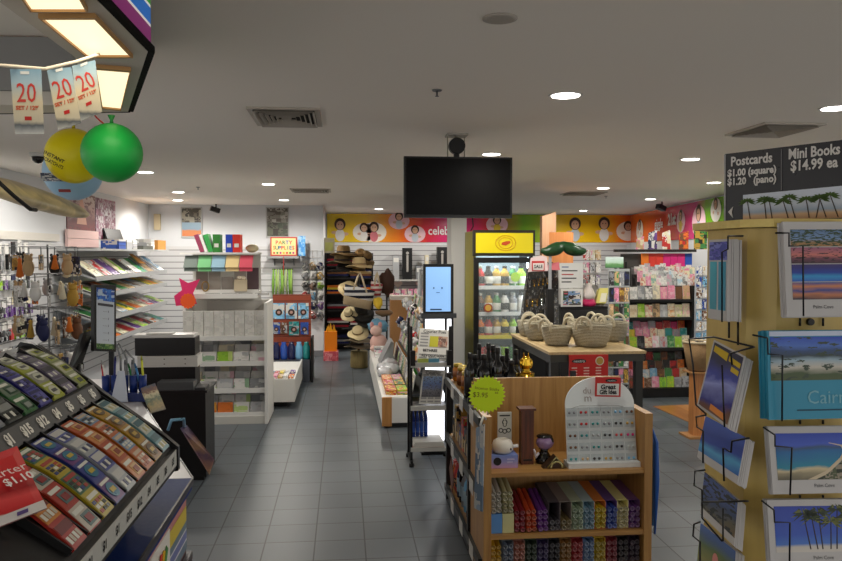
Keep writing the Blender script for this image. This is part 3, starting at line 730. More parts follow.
# tall grey stems (wire entry stands)
for k, px in enumerate((121, 127, 134)):
    p = A(px, 386, 4.5); q = A(px - 2, 336 + 6 * k, 4.5)
    ws = T('wire_stand', f'bent grey wire stand behind the pens, {ORD[k]} from the price sign', 'wire stand', (p.x, 4.5, .951), 'bent wire stands')
    MB().tube([(p.x, 4.5, .96), (p.x, 4.5, 1.15), (q.x - .02, 4.5, q.z - .03), (q.x - .035, 4.5, q.z - .01), (q.x - .05, 4.5, q.z - .03)], .006).build('stem', GREYM, ws)
    MB().box(p.x - .018, p.x + .018, 4.47, 4.53, .951, .962).build('foot', DGREY, ws)
# magazine standing on the counter and the brochure board on its blue arm
a = AZ(145, 393, .955)
mg = MB().slab(A(151, 413, 4.05), A(166, 409, 4.2), A(155, 383, 4.35), A(141, 388, 4.2), .006)
mg.top('magazine', view([(0, (60, 56, 50)), (.3, (150, 130, 80)), (.5, (70, 90, 70)), (.7, (196, 186, 150)), (.8, (110, 70, 50)), (1, (50, 60, 80))], 9, .5), 'colourful magazine propped on the white counter top beside the ticket display', 'magazine')
bb = T('brochure_board', 'tilted dark brochure on a blue curved arm at the counter edge', 'brochure', (-.78, 3.55, .95))
MB().slab(A(209, 474, 3.36), A(214, 459, 3.42), A(187, 425, 3.66), A(180, 428, 3.60), .006).build('board', view([(0, (200, 180, 140)), (.12, (150, 110, 90)), (.4, (90, 66, 90)), (.6, (150, 116, 90)), (.8, (90, 60, 80)), (1, (70, 60, 90))], 10, .3), bb)
q = A(184, 428, 3.64); q2 = AZ(168, 430, .951)
MB().tube([(q2.x, q2.y, .951), (q2.x + .02, q2.y - .02, 1.0), (q2.x + .08, q2.y - .05, 1.01), (q.x, q.y + .012, q.z)], .007).build('arm', mat((120, 170, 200), .3), bb)

# ================================================================== black checkout behind the kiosk
ck = T('checkout_cabinet', 'tall black cabinet with a grey device top beside the white card stand', 'cabinet', (-1.2, 6.3, 0))
MB().box(-1.62, -1.06, 6.0, 6.40, .03, .68).build('body', mat((22, 22, 23), .4), ck)
MB().box(-1.60, -1.08, 6.02, 6.38, 0, .03).build('plinth', BLACK, ck)
MB().box(-1.64, -1.045, 5.985, 6.42, .681, .70).build('top', mat((30, 30, 31), .3), ck)
dv = T('receipt_device', 'grey flat device on the black checkout cabinet', 'device', (-1.3, 6.1, .701))
MB().box(-1.42, -1.15, 6.0, 6.15, .701, .765).build('body', mat((84, 86, 88), .4), dv)
MB().box(-1.14, -1.06, 6.0, 6.18, .701, .72).build('tray', mat((60, 62, 64), .4), dv)
pt = T('lottery_printer', 'wide black terminal with a white middle band behind the pens', 'printer', (-1.4, 6.3, .701))
PY = 6.19
x0, x1 = A(135, 360, PY).x, A(199, 360, PY).x
z = lambda py: A(160, py, PY).z
MB().box(x0, x1 - .03, PY, PY + .2, .701, z(367.5)).build('lower_case', mat((16, 16, 17), .4), pt)
MB().box(x0 + .02, x1 - .01, PY - .01, PY + .2, z(367), z(356)).build('white_band', mat((206, 204, 198), .4), pt)
MB().box(x0, x1 - .03, PY, PY + .2, z(355.5), z(338)).build('upper_case', mat((18, 18, 19), .35), pt)
MB().box(x0 - .02, x1 - .04, PY + .01, PY + .2, z(338), z(335)).build('white_lid', mat((214, 212, 208), .4), pt)
for k in range(4): MB().box(x0 + .22 + .16 * (k % 2), x0 + .23 + .16 * (k % 2), PY - .012, PY - .01, z(359 + 5 * (k // 2)) - .004, z(359 + 5 * (k // 2)) + .004).build('fixing', mat((90, 80, 70), .4), pt)
# clear acrylic slips tray and paper on the lid
MB().box(x0 + .08, x0 + .28, PY + .03, PY + .15, z(335) + .0005, z(335) + .01).top('slip_pad', mat((190, 188, 184), .6), 'white slip pad on the lid of the black terminal', 'pad')
dk = T('eftpos_arm', 'slanting black screen arm beside the scratch ticket display', 'screen', (-1.55, 4.35, .95))
MB().slab(A(70, 372, 4.0), A(83, 362, 4.1), A(94, 330, 4.3), A(84, 332, 4.2), .03).build('panel', mat((22, 22, 24), .35), dk)
q = A(76, 368, 4.05); MB().tube([(q.x, q.y + .03, .951), (q.x, q.y + .03, q.z + .02)], .015).build('stem', BLACK, dk)
# ================================================================== hung above the kiosk: bunting, balloons, board
cord_pts = [A(-20, 64, 1.72), A(8, 66, 1.78), A(45, 69, 1.86), A(75, 62, 2.0), A(99, 54, 2.17)]
cp = MB().tube(cord_pts, .004, 6)
cp.top('bunting_string', mat((206, 196, 176), .7), 'pale ribbon cord hung under the lit kiosk canopy', 'cord')
SKY = view([(0, (206, 206, 200)), (.14, (90, 96, 100)), (.2, (206, 196, 170)), (.5, (222, 206, 170)), (.8, (170, 196, 206)), (1, (130, 166, 186))], 5, .06)
for k in range(3):
    Yk = (1.8, 1.9, 2.02)[k]
    pts = (((15, 134), (44, 134), (41, 69), (10, 69)), ((58, 130), (81, 123), (71, 67), (47, 70)), ((79, 122), (102, 112), (95, 60), (72, 66)))[k]
    a, b, c, d = [A(x, y, Yk) for x, y in pts]
    bt = T('bunting_card', ('sky blue lottery bunting card hanging on its own, apart from two overlapping ones', 'middle lottery bunting card, tilted, partly over the yellow balloon', 'lottery bunting card nearest the lit panel, tucked behind its neighbour')[k], 'bunting card', (a + b) / 2, 'lottery bunting cards')
    MB().slab(a, b, c, d, .0015).build('card', SKY, bt)
    uu = (b - a).normalized(); vv = d - a; nn = uu.cross(vv).normalized(); vv = nn.cross(uu)
    P = lambda s, t: a + (b - a) * s + (d - a) * t + nn * .001
    text('20', .060, P(.5, .62), uu, vv, mat((206, 60, 50), .5), bt, bold=.0002, sx=.72)
    text('SET / 12%', .012, P(.5, .40), uu, vv, mat((206, 96, 60), .5), bt, bold=.0006)
    MB().slab(P(.38, .21), P(.62, .21), P(.62, .27), P(.38, .27), .0006).build('red_mark', REDP, bt)
    MB().slab(P(.35, .92), P(.65, .92), P(.65, .965), P(.35, .965), .0006).build('emblem', mat((226, 226, 220), .5), bt)
def balloon(px, py, r, Y, c, label, rx=1.0):
    p = A(px, py, Y); rr = r * Y / FPX * .9
    b = T('balloon', label, 'balloon', (p.x, p.y, p.z), 'balloons over the kiosk')
    pr = []
    for i in range(17):
        t = i / 16.0; a = PI * t
        pr.append((math.sin(a) * rr * rx * (1 - .06 * (1 - math.cos(a)) * 0 + .0), -math.cos(a) * rr * (1.0 if t < .5 else 1.0)))
    MB().lathe(pr, p, 32).build('skin', mat(c, .4, spec=.35), b)
    MB().lathe([(.008, 0), (.006, .012), (.014, .03)], p + Vector((0, 0, rr * .995)), 10).build('knot', mat(tuple(int(v * .8) for v in c), .3), b)
    return b, p, rr
bg_, p, rr = balloon(112, 153, 31.5, 3.0, (30, 170, 70), 'plain green balloon in front of the yellow one')
by_, p, rr = balloon(74, 156, 29, 3.28, (232, 216, 20), 'yellow balloon with black slanting writing')
uu = Vector((.8, 0, -.42)).normalized()
for s_, dx, dz, sz in (('INSTANT', -.040, -.018, .020), ('SCRATCH-ITS', -.048, -.040, .020)):
    zz = (p.z + dz) - p.z; rad = math.sqrt(max(.0, rr * rr * 1.0 - dx * dx - dz * dz))
    text(s_, sz, p + Vector((dx, -rad - .006, dz)), uu, (0, -.1, 1), INK, by_, bold=.0003, width=.085 if sz > .015 else .03)
bb_, p, rr = balloon(73, 172, 30, 3.62, (150, 190, 216), 'pale blue balloon with a printed town scene behind the yellow one')
MB().slab(p + Vector((-.085, -.142, -.055)), p + Vector((.085, -.142, -.055)), p + Vector((.085, -.150, -.02)), p + Vector((-.085, -.150, -.02)), .004).build('printed_scene', prn([(60, 70, 90), (190, 196, 196), (120, 130, 150), (220, 220, 214)], 6, 3, 6), bb_)
MB().slab(p + Vector((-.02, -.12, -.1)), p + Vector((.03, -.12, -.1)), p + Vector((.03, -.128, -.09)), p + Vector((-.02, -.128, -.09)), .004).build('printed_mark', mat((150, 60, 60), .5), bb_)
hk = AZ(84, 128, CEIL)
MB().tube([A(104, 124, 3.02), A(97, 118, 3.02), AZ(92, 112, 2.297)], .003).top('balloon_string', mat((206, 60, 50), .6), 'short red string above the green and yellow balloons', 'string')
# cream board hanging from a black arm
hb = T('hanging_board', 'cream long rounded board hung from a black arm before the side wall', 'board', A(40, 200, 3.3))
pa, pb = A(-40, 176, 3.0), A(88, 214, 3.5)
mbb = MB(); axis = (pb - pa); Lh = axis.length / 2
mbb.ell((0, 0, 0), Lh, .10, .04, 28, 14)
ang = math.atan2(axis.y, axis.x); pit = math.atan2(axis.z, math.hypot(axis.x, axis.y))
mbb.xf(Matrix.Translation((pa + pb) / 2) @ Matrix.Rotation(ang, 4, 'Z') @ Matrix.Rotation(-pit, 4, 'Y') @ Matrix.Rotation(math.radians(24), 4, 'X'))
mbb.build('shell', grain((150, 138, 116), (232, 212, 160), 2.2, 'x', .3, 7), hb)
MB().tube([A(-8, 176, 2.94), A(14, 196, 3.0), A(30, 209, 3.06), A(36, 210, 3.12)], .008).build('arm', BLACK, hb)
# ================================================================== small kinds used again and again
ME_CARD = MB().box(-.5, .5, 0, 1, 0, 1, 1, face=0).mesh('card', slots(2))            # unit card, front at -Y
def pack_mesh():
    mb = MB().box(-.5, .5, -.03, .03, 0, 1, 0)
    mb.box(-.36, .36, -.3, -.03, .08, .62, 1)                          # blister
    mb.box(-.12, .12, -.04, -.03, .86, .95, 2)
    return mb.mesh('pack', slots(3))
ME_PACK = pack_mesh()
def bottle_mesh(n=14):
    return MB().lathe([(.5, 0), (.5, .6), (.42, .68), (.2, .78), (.17, .88)], n=n, mats=[0, 0, 1, 1]).lathe([(.2, .88), (.2, 1.0), (.0, 1.0)], n=n, m=2).lathe([(.505, .15), (.505, .5)], n=n, m=3).mesh('bottle', slots(4))
ME_BOTTLE = bottle_mesh()
ME_CAN = MB().lathe([(.42, 0), (.5, .05), (.5, .9), (.42, .97), (.42, 1.0), (.38, .985), (0, .985)], n=14, mats=[1, 0, 0, 1, 1, 1]).mesh('can', slots(2))
def card(name, x, y, z, w, h, t, m1, m2, label, cat, group=None, tilt=0.0, rz=0.0, roll=0.0):
    return place(name, ME_CARD, [m1, m2], (x, y, z + abs(math.sin(tilt)) * t + (.0006 if tilt else 0)), label, cat, group, rot=(tilt, roll, rz), scale=(w, t, h))
CN = {'red': (190, 40, 40), 'orange': (226, 120, 40), 'yellow': (228, 200, 60), 'lime': (150, 200, 50), 'green': (60, 130, 70), 'teal': (40, 140, 140), 'sky blue': (120, 180, 220), 'blue': (40, 80, 170),
      'navy': (30, 36, 80), 'purple': (104, 60, 140), 'pink': (230, 140, 170), 'magenta': (206, 40, 120), 'brown': (110, 72, 46), 'tan': (200, 168, 124), 'cream': (232, 220, 190), 'white': (228, 226, 222), 'grey': (140, 142, 146), 'black': (28, 28, 30), 'silver': (180, 182, 186), 'gold': (190, 150, 60)}
def hue(n, *extra, **k): return prn([CN[n], tuple(int(v * .86) for v in CN[n]), tuple(min(255, int(v * 1.12 + 12)) for v in CN[n])] + [CN[e] for e in extra], **k)

# ================================================================== packets on the side slatwall
for r_i, (z, kind, nm) in enumerate(((1.58, 'long dark', 'top'), (1.40, 'hair tie', 'second'), (1.14, 'hair clip', 'third'), (.92, 'ribbon', 'fourth'), (.70, 'comb', 'lowest'))):
    n = 16 if r_i else 12
    w = .085; h = (.30, .15, .19, .18, .17)[r_i]
    for k in range(n):
        y = 6.35 + k * (.112 if r_i else .15)
        c = R.choice([['black', 'grey'], ['grey', 'lime'], ['silver', 'black'], ['brown', 'red'], ['navy', 'white'], ['cream', 'purple']])
        if r_i == 0: c = [['black', 'silver'], ['grey', 'white'], ['lime', 'grey'], ['silver', 'black'], ['black', 'grey']][k % 5]
        h2 = h * R.uniform(.85, 1.1)
        zt = z + .14 + h / 2 + .02
        pk = T('hanging_packet', f'{c[0]} and {c[1]} {kind} packet, {ORD[k]} along the {nm} row of the side wall', 'packet', (XL + .06, y, z), f'{nm} row packets on the side slatwall', rz=PI / 2)
        f = MB().box(-w / 2, w / 2, -.004, .004, 0, h2, 0); b_ = f.build('backing_card', mat(CN['white' if k % 3 else c[0]], .5), None); b_.parent = pk
        b2_ = MB().box(-w * .42, w * .42, -.03, -.004, h2 * .06, h2 * .62, 0).build('contents', hue(c[1], 'silver', sx=3, sz=3, seed=k + 3, rough=.2), None); b2_.parent = pk
        h_ = MB().tube([(0, .05, h2 * .92), (0, -.09, h2 * .93)], .0025, 6).build('hook', GREYM, None); h_.parent = pk
# spinner of plush keyrings and toys at the end of that wall
sr = T('spinner_rack', 'tall wire spinner hung with toys and keyrings beside the price sign', 'rack', (-2.42, 6.6, 0))
MB().lathe([(.26, 0), (.26, .03), (.03, .05), (.02, .06)], (-2.42, 6.6, 0), 20).build('base', BLACK, sr)
MB().tube([(-2.42, 6.6, .05), (-2.42, 6.6, 1.82)], .009).build('pole', GREYM, sr)
for z in (.66, .98, 1.3, 1.58, 1.80):
    g = MB()
    g.tube([(-2.42 + .17 * math.cos(a), 6.6 + .17 * math.sin(a), z) for a in [2 * PI * i / 20 for i in range(20)]], .003, 6, closed=True)
    for i in range(8):
        a = 2 * PI * i / 8; g.tube([(-2.42, 6.6, z), (-2.42 + .23 * math.cos(a), 6.6 + .23 * math.sin(a), z)], .003, 6)
    g.build('wire_ring', GREYM, sr)
for zi, z in enumerate((.66, .98, 1.3, 1.58, 1.80)):
    for i in range(14):
        a = 2 * PI * i / 14 + .2 * zi; x, y = -2.42 + .225 * math.cos(a), 6.6 + .225 * math.sin(a)
        c = R.choice(['orange', 'navy', 'tan', 'white', 'black', 'cream', 'gold', 'brown', 'silver', 'tan'])
        if zi == 4: c = R.choice(['navy', 'black', 'orange', 'cream', 'tan', 'gold'])
        if zi < 1: c = R.choice(['black', 'black', 'orange', 'navy'])
        h = R.uniform(.18, .28); m = mat(CN[c], .6, bump=.15, bscale=80)
        t = T('plush_keyring', f'{c} toy keyring on the wire spinner, {ORD[i]} peg of the {["lowest", "second lowest", "middle", "second highest", "highest"][zi]} ring', 'keyring', (x, y, z - h), 'toy keyrings on the spinner')
        MB().tube([(x, y, z - .0045), (x, y, z - h * .35)], .003, 6).build('loop', GREYM, t)
        kind = (i + zi) % 3
        if kind == 0:
            MB().ell((x, y, z - h * .72), .045, .04, h * .30).build('body', m, t); MB().ell((x, y, z - h * .42), .034, .032, .034).build('head', m, t)
            MB().ell((x - .025, y, z - h * .42 + .03), .012, .01, .014, 8, 6).ell((x + .025, y, z - h * .42 + .03), .012, .01, .014, 8, 6).build('ear', m, t)
        elif kind == 1:
            MB().box(x - .035, x + .035, y - .01, y + .01, z - h, z - h * .35, rot=(0, 0, a)).build('pouch', hue(c, 'white', 'black', sx=3, sz=4, seed=i), t)
        else:
            MB().lathe([(.006, -h), (.03, -h * .95), (.012, -h * .5), (.016, -h * .4), (.004, -h * .35)], (x, y, z), 12).build('tassel', m, t)

# ================================================================== magazine shelves along the side wall
ms = T('magazine_shelving', 'grey sloped magazine shelves on the side slatwall', 'shelving', (XL + .2, 10.2, .5))
SY0, SY1 = 8.75, 12.1
levels = [(1.46, 'top'), (1.27, 'second'), (.99, 'third'), (.72, 'lowest')]
for z, nm in levels:
    sh = MB().slab((XL + .50, SY0, z), (XL + .50, SY1, z), (XL + .05, SY1, z + .16), (XL + .05, SY0, z + .16), .015)
    s_ = sh.build('sloped_shelf', mat((150, 152, 154), .4), ms)
    MB().box(XL + .49, XL + .505, SY0, SY1, z - .02, z + .03).build('front_lip', mat((170, 172, 174), .3), s_)
    for yy in (SY0 + .3, (SY0 + SY1) / 2, SY1 - .3): MB().prism([(XL + .013, yy, z + .12), (XL + .45, yy, z - .012), (XL + .013, yy, z - .06)], (0, .012, 0)).build('bracket', mat((150, 152, 154), .4), ms)
tsh = MB().box(XL + .013, XL + .50, SY0 + .2, SY1 + .2, 1.775, 1.80).build('flat_top_shelf', mat((176, 178, 178), .4), ms)
MPAL = [['cream', 'tan'], ['white', 'orange'], ['yellow', 'green'], ['lime', 'cream'], ['grey', 'brown'], ['red', 'white'], ['green', 'teal'], ['orange', 'yellow'], ['black', 'red'], ['white', 'sky blue'], ['purple', 'white'], ['tan', 'green']]
for li, (z, nm) in enumerate(levels):
    n = 10
    for k in range(n):
        y0 = SY0 + .06 + k * (SY1 - SY0 - .1) / n; w = .27
        c = MPAL[(k * 5 + li * 3) % 12]
        sl = math.atan2(.16, .45)
        off = .0225 + (k % 2) * .004
        lift = Vector((.16, 0, .45)).normalized() * off
        L_ = R.uniform(.26, .36)
        p0 = Vector((XL + .472, y0, z + .012)) + lift; p1 = Vector((XL + .472, y0 + w, z + .012)) + lift; dv_ = Vector((-.45, 0, .16)).normalized() * L_
        if li == 0: dv_ = Vector((-.40, 0, .30)).normalized() * L_
        MB().slab(p0, p1, p1 + dv_, p0 + dv_, .008 + .006 * (k % 3), 0, 1).top('magazine', [hue(c[0], c[1], sx=1.3, sz=1.3, seed=k + li, axes='xyz'), PAPER],
            f'{c[0]} and {c[1]} magazine lying on the {nm} sloped shelf, {ORD[k]} from its near end', 'magazine', f'magazines on the {nm} sloped shelf')
zt = 1.801
def bx(name, mb, m, label, cat, group=None): return mb.top(name, m, label, cat, group)
tvx = T('small_screen', 'dark grey flat panel leaning on the side wall above the magazine shelf', 'panel', (XL + .1, 11.0, zt))
MB().slab((XL + .12, 10.6, zt + .006), (XL + .12, 11.35, zt + .006), (XL + .03, 11.35, zt + .28), (XL + .03, 10.6, zt + .28), .02).build('screen', mat((50, 50, 52), .5), tvx)
for k, (ya, yb_, h, c, nm) in enumerate(((9.9, 10.2, .12, 'blue', 'blue box'), (10.25, 10.5, .12, 'white', 'white box next to the blue one'), (10.55, 10.75, .12, 'white', 'second white box'), (11.5, 11.7, .15, 'white', 'white box beside the wicker carton'))):
    bx('carton', MB().box(XL + .2, XL + .42, ya, yb_, zt, zt + h), hue(c, 'white' if c == 'blue' else 'silver', sx=2, sz=2, seed=k), nm + ' on top of the magazine shelving', 'box')
bx('wicker_carton', MB().box(XL + .16, XL + .46, 11.75, 12.25, zt, zt + .14), mat((186, 130, 60), .8, bump=.6, bscale=70), 'woven orange brown basket box at the far end of the magazine shelf', 'basket')
bx('folded_paper', MB().box(XL + .18, XL + .46, 10.9, 11.45, zt, zt + .05), mat((96, 98, 92), .7), 'grey flat tray on the magazine shelving before the wicker box', 'tray')
bx('cardboard_flap', MB().slab((XL + .40, 10.9, 1.62), (XL + .42, 11.2, 1.60), (XL + .25, 11.15, 1.74), (XL + .26, 10.95, 1.74), .006), mat((176, 120, 50), .8), 'brown card propped among the top row of magazines', 'card')
# pictures on the side wall
pic = T('poster', 'dark red poster with a pale temple tower high on the side wall', 'poster', (XL, 9.9, 1.95))
ya, yb_ = 9.3, 10.3
MB().box(XL + .001, XL + .012, ya, yb_, 2.03, 2.48).build('sheet', view([(0, (120, 40, 44)), (.3, (90, 34, 40)), (.6, (150, 110, 100)), (1, (200, 190, 186))], 4, .2, (96, 40, 40), .55), pic)
MB().prism([(XL + .014, 9.62, 2.1), (XL + .014, 9.98, 2.1), (XL + .014, 9.9, 2.3), (XL + .014, 9.8, 2.46), (XL + .014, 9.7, 2.3)], (-.002, 0, 0)).build('printed_tower', mat((196, 150, 130), .5), pic)
pic = T('poster', 'plum poster with pale swirls beside the temple poster', 'poster', (XL, 10.7, 1.95))
MB().box(XL + .001, XL + .012, 10.34, 11.2, 1.93, 2.47).build('sheet', prn([(120, 60, 84), (206, 200, 204), (150, 90, 116), (180, 160, 170), (100, 44, 66)], 9, 6, 2, axes='xyz'), pic)
for k in range(2):
    bx('pink_carton', MB().box(XL + .02, XL + .05, 9.2, 10.32, 1.82 + k * .105, 1.92 + k * .105), mat((224, 190, 186), .6), ('lower', 'upper')[k] + ' pale pink box lid leaning under the temple poster', 'box lid')
# white boarding above the packets
ST(MB().box(XL, XL + .03, 6.0, 9.0, 1.88, 1.96), 'trim_4', mat((214, 210, 202), .5))

# ================================================================== white card stand
cs = T('card_stand', 'tall white greeting card stand with stepped shelves and an end panel', 'card stand', (-1.17, 8.2, 0))
CX0, CX1 = -1.64, -.812
MB().box(CX1, CX1 + .03, 7.95, 8.6, 0, 1.24).build('side_panel', WHITE, cs)
MB().box(CX0 - .03, CX0, 8.2, 8.6, 0, 1.24).build('side_panel', WHITE, cs)
MB().box(CX0, CX1 + .03, 8.6, 8.62, 0, 1.24).box(CX0, CX1 - .10, 8.6, 8.62, 1.2401, 1.75).build('back_panel', OFFW, cs)
MB().box(CX0, CX1, 7.97, 8.58, 0, .08).build('plinth', OFFW, cs)
def shelf(z, y, x0=CX0, x1=CX1): 
    s_ = MB().box(x0, x1, y, 8.6, z - .018, z).build('shelf', WHITE, cs)
    MB().box(x0, x1, y - .012, y, z - .03, z + .02).build('front_lip', WHITE, s_)
for z, y in ((.10, 7.99), (.345, 8.0), (.625, 8.0), (.885, 8.0)): shelf(z, y)
for z, y in ((1.305, 8.2), (1.345, 8.28)): shelf(z, y, CX0, CX1 - .09)
MB().box(CX0 - .06, CX1 - .09, 8.22, 8.62, 1.735, 1.755).build('top_shelf', WHITE, cs)
CT = {0: 'lowest', 1: 'second lowest', 2: 'middle'}
MUTE = [['white', 'grey'], ['white', 'pink'], ['cream', 'grey'], ['white', 'lime'], ['silver', 'white'], ['white', 'green'], ['grey', 'white']]
HI = {(0, 1): ['orange', 'yellow'], (0, 2): ['orange', 'orange'], (1, 0): ['lime', 'white'], (2, 0): ['pink', 'red'], (2, 2): ['lime', 'cream']}
for ti, z in enumerate((.101, .346, .626)):
    for k in range(5):
        x = CX0 + .10 + k * .165 - .012
        if x + .07 > CX1: x = CX1 - .09
        c = HI.get((ti, k), MUTE[(k + ti * 2) % 7])
        for j, (dy, h) in enumerate(((.0, .11), (.10, .17), (.2, .215))):
            if ti == 0 and j == 0 and k in (1, 2): c2 = c
            else: c2 = c if j == 0 else MUTE[(k * 3 + ti + j) % 7]
            m = prn([CN[c2[0]], CN[c2[0]], CN[c2[0]], tuple(int(v * .93) for v in CN[c2[0]]), tuple((v + w_) // 2 for v, w_ in zip(CN[c2[0]], CN[c2[1]]))], 1.6, 2.2, k + ti + j)
            nm = f'{c2[0]} card pack, {["front", "middle", "back"][j]} row of the {CT[ti]} shelf, {ORD[k]} from the black cabinet'
            card('card_pack', x, 8.035 + dy, z, .155, h, .02, m, PAPER, nm, 'cards', 'card packs on the white stand', tilt=-.12)
for k in range(8):
    card('boxed_card', CX0 + .055 + k * .103, 8.03, .886, .098, .27, .03, prn([(222, 220, 214), (206, 204, 198), (214, 212, 206)], 2, 6, k), PAPER, f'plain white tall card pack on the wide white shelf, {ORD[k]} from the black cabinet', 'cards', 'tall white card packs')
for k in range(5):
    m = mat([(150, 142, 132), (166, 158, 148), (158, 150, 142), (172, 166, 158)][k % 4], .6)
    card('grey_card', CX0 + .15 + k * .132, 8.3, 1.346, .124, .25 if k != 2 else .15, .02, m if k != 4 else mat((92, 74, 78), .6), PAPER, f'{"dark plum" if k == 4 else "soft grey"} invitation card, {ORD[k]} from the pink paper on the upper shelf', 'card', 'invitation cards on the upper shelf')
ob = T('ornament', 'small gold loop ornament before the grey invitation cards', 'ornament', (-1.45, 8.25, 1.346))
MB().tube([(-1.45 + .035 * math.cos(a), 8.265, 1.40 + .05 * math.sin(a)) for a in [2 * PI * i / 16 for i in range(16)]], .007, 8, closed=True).build('loop', mat((170, 140, 80), .3, .8), ob)
cb = T('gift_box', 'cream bow topped little box among the invitation cards', 'box', (-1.07, 8.26, 1.346))
MB().box(-1.15, -1.02, 8.245, 8.29, 1.346, 1.47).build('box', mat((206, 190, 160), .7), cb); MB().ell((-1.1, 8.265, 1.488), .03, .02, .02, 10, 8).ell((-1.06, 8.265, 1.488), .03, .02, .02, 10, 8).build('bow', mat((226, 214, 190), .6), cb)
for k in range(4):
    x = CX0 + .27 + k * .17
    bx('acrylic_tray', MB().box(x - .07, x + .07, 8.2, 8.27, 1.306, 1.33), mat((190, 188, 184), .2, alpha=.6), f'clear small tray under the invitation cards, {ORD[k]} from the pink paper', 'tray', 'clear trays')
MB().box(CX0 + .15, CX1 - .02, 8.58, 8.599, 1.10, 1.23).build('header_strip', mat((186, 182, 176), .6), cs)
for k, (c, nm) in enumerate((((110, 122, 116), 'grey green'), ((120, 190, 130), 'mint green'), ((150, 186, 206), 'pale blue'), ((232, 206, 150), 'cream yellow'), ((226, 90, 110), 'coral pink'))):
    x = CX0 - .02 + k * .142
    MB().slab((x, 8.19, 1.60), (x + .134, 8.19, 1.60), (x + .142, 8.26, 1.725), (x + .008, 8.26, 1.725), .004).slab((x + .005, 8.2, 1.56), (x + .137, 8.2, 1.56), (x + .137, 8.215, 1.60), (x + .005, 8.215, 1.60), .004).top('paper_sheet', mat(c, .7), f'{nm} paper sheet draped under the top shelf of the card stand', 'paper', 'coloured paper sheets')
for (q, c, nm) in ((((178, 310), (196, 292), (199, 278), (176, 290)), (224, 50, 110), 'crumpled magenta paper star on the end of the card stand'), ):
    MB().prism([A(176, 306, 8.1), A(197, 304, 8.1), A(193, 293, 8.1), A(200, 279, 8.1), A(188, 283, 8.1), A(179, 278, 8.1), A(182, 290, 8.1), A(174, 296, 8.1)], (0, .01, 0)).top('paper_star', mat(c, .6), nm, 'paper star')
pts = [A(188, 301, 8.05) + Vector((.082 * math.cos(a) * (1 if i % 2 else .86), 0, .082 * math.sin(a) * (1 if i % 2 else .86))) for i, a in enumerate([2 * PI * i / 28 for i in range(28)])]
MB().prism(pts, (0, .008, 0)).top('price_burst', mat((246, 96, 40), .5), 'round orange price burst below the magenta paper star', 'price sign')
for k, (px, w, c, nm, lean) in enumerate(((203.5, .045, (150, 60, 90), 'plum folder leaning at the end', -.35), (207.5, .03, (226, 224, 220), 'white folder leaning second', -.33), (212, .05, (60, 160, 80), 'leaning bright green folder', -.30), (217.5, .075, (50, 124, 50), 'upright dark green ring binder', 0), (230, .07, (40, 70, 180), 'upright blue ring binder', 0), (237.5, .08, (206, 50, 40), 'upright red ring binder', 0))):
    p = A(px, 250, 8.35)
    fo = T('ring_binder', nm + ' on top of the card stand', 'binder', (p.x, 8.36, 1.756), 'binders on the card stand')
    h = .19
    s_ = MB().box(p.x - w / 2, p.x + w / 2, 8.28, 8.45, 1.756, 1.756 + h)
    if lean: s_.xf(Matrix.Translation((p.x, 8.36, 1.756)) @ Matrix.Rotation(lean, 4, 'Y') @ Matrix.Translation((-p.x, -8.36, -1.756))); mnz = min(q.z for q in s_.v); s_.v = [q + Vector((0, 0, 1.756 - mnz)) for q in s_.v]
    s_.build('cover', mat(c, .45), fo)
    if not lean: MB().box(p.x - w * .3, p.x + w * .3, 8.2785, 8.28, 1.81, 1.85).build('spine_label', mat((214, 212, 206), .5), fo)
bx('straw_fan', MB().ell((-.98, 8.4, 1.80), .07, .05, .045, 18, 8), mat((196, 184, 150), .8, bump=.5), 'pale straw bundle at the end of the card stand top', 'ornament')

# ================================================================== back corner wall: pictures, party shelf
for (px0, px1, nm, st_, fr_c) in ((181, 202, 'grey framed rock over orange sand picture on the back wall near the magazine shelves', None, 0), (266, 289, 'grey framed brown and green scenery picture on the back wall above the party sign', None, 1)):
    a, b = A(px0, 238, YB - .02), A(px1, 207, YB - .02)
    f_ = T('framed_picture', nm, 'picture', ((a.x + b.x) / 2, YB, a.z))
    MB().box(a.x, b.x, YB - .022, YB - .001, a.z, b.z).build('frame', mat((176, 178, 178), .4), f_)
    hh_ = (b.z - a.z) / 2
    if fr_c == 0:
        MB().box(a.x + .02, b.x - .02, YB - .024, YB - .0225, a.z + .03, a.z + hh_).build('lower_print', view([(0, (206, 120, 70)), (.4, (206, 130, 80)), (.5, (130, 156, 176)), (1, (150, 176, 196))], 4, .25), f_)
        MB().box(a.x + .02, b.x - .02, YB - .024, YB - .0225, a.z + hh_, b.z - .02).build('upper_print', prn([(80, 76, 68), (130, 124, 110), (60, 58, 54), (170, 166, 150)], 4, 4, 1), f_)
    else:
        MB().box(a.x + .02, b.x - .02, YB - .024, YB - .0225, a.z + .03, a.z + hh_).build('lower_print', prn([(70, 80, 64), (100, 104, 88), (60, 56, 50)], 4, 4, 4), f_)
        MB().box(a.x + .02, b.x - .02, YB - .024, YB - .0225, a.z + hh_, b.z - .02).build('upper_print', prn([(130, 128, 120), (90, 84, 74), (170, 168, 160)], 4, 4, 6), f_)
p = A(157, 222, YB - .01); bx('alarm_sensor', MB().box(p.x - .04, p.x + .06, YB - .06, YB - .001, p.z - .13, p.z + .13), mat((206, 190, 156), .5), 'cream alarm box on the back wall beside the corner', 'alarm sensor')
psf = T('wall_shelf', 'short grey shelf under the party supplies sign', 'shelf', (-1.1, YB - .1, 1.7))
a, b = A(267, 256, 12.9), A(299, 262, 12.9)
MB().box(a.x, b.x, 12.8, YB - .013, b.z + .06, a.z).build('board', mat((150, 152, 152), .5), psf)
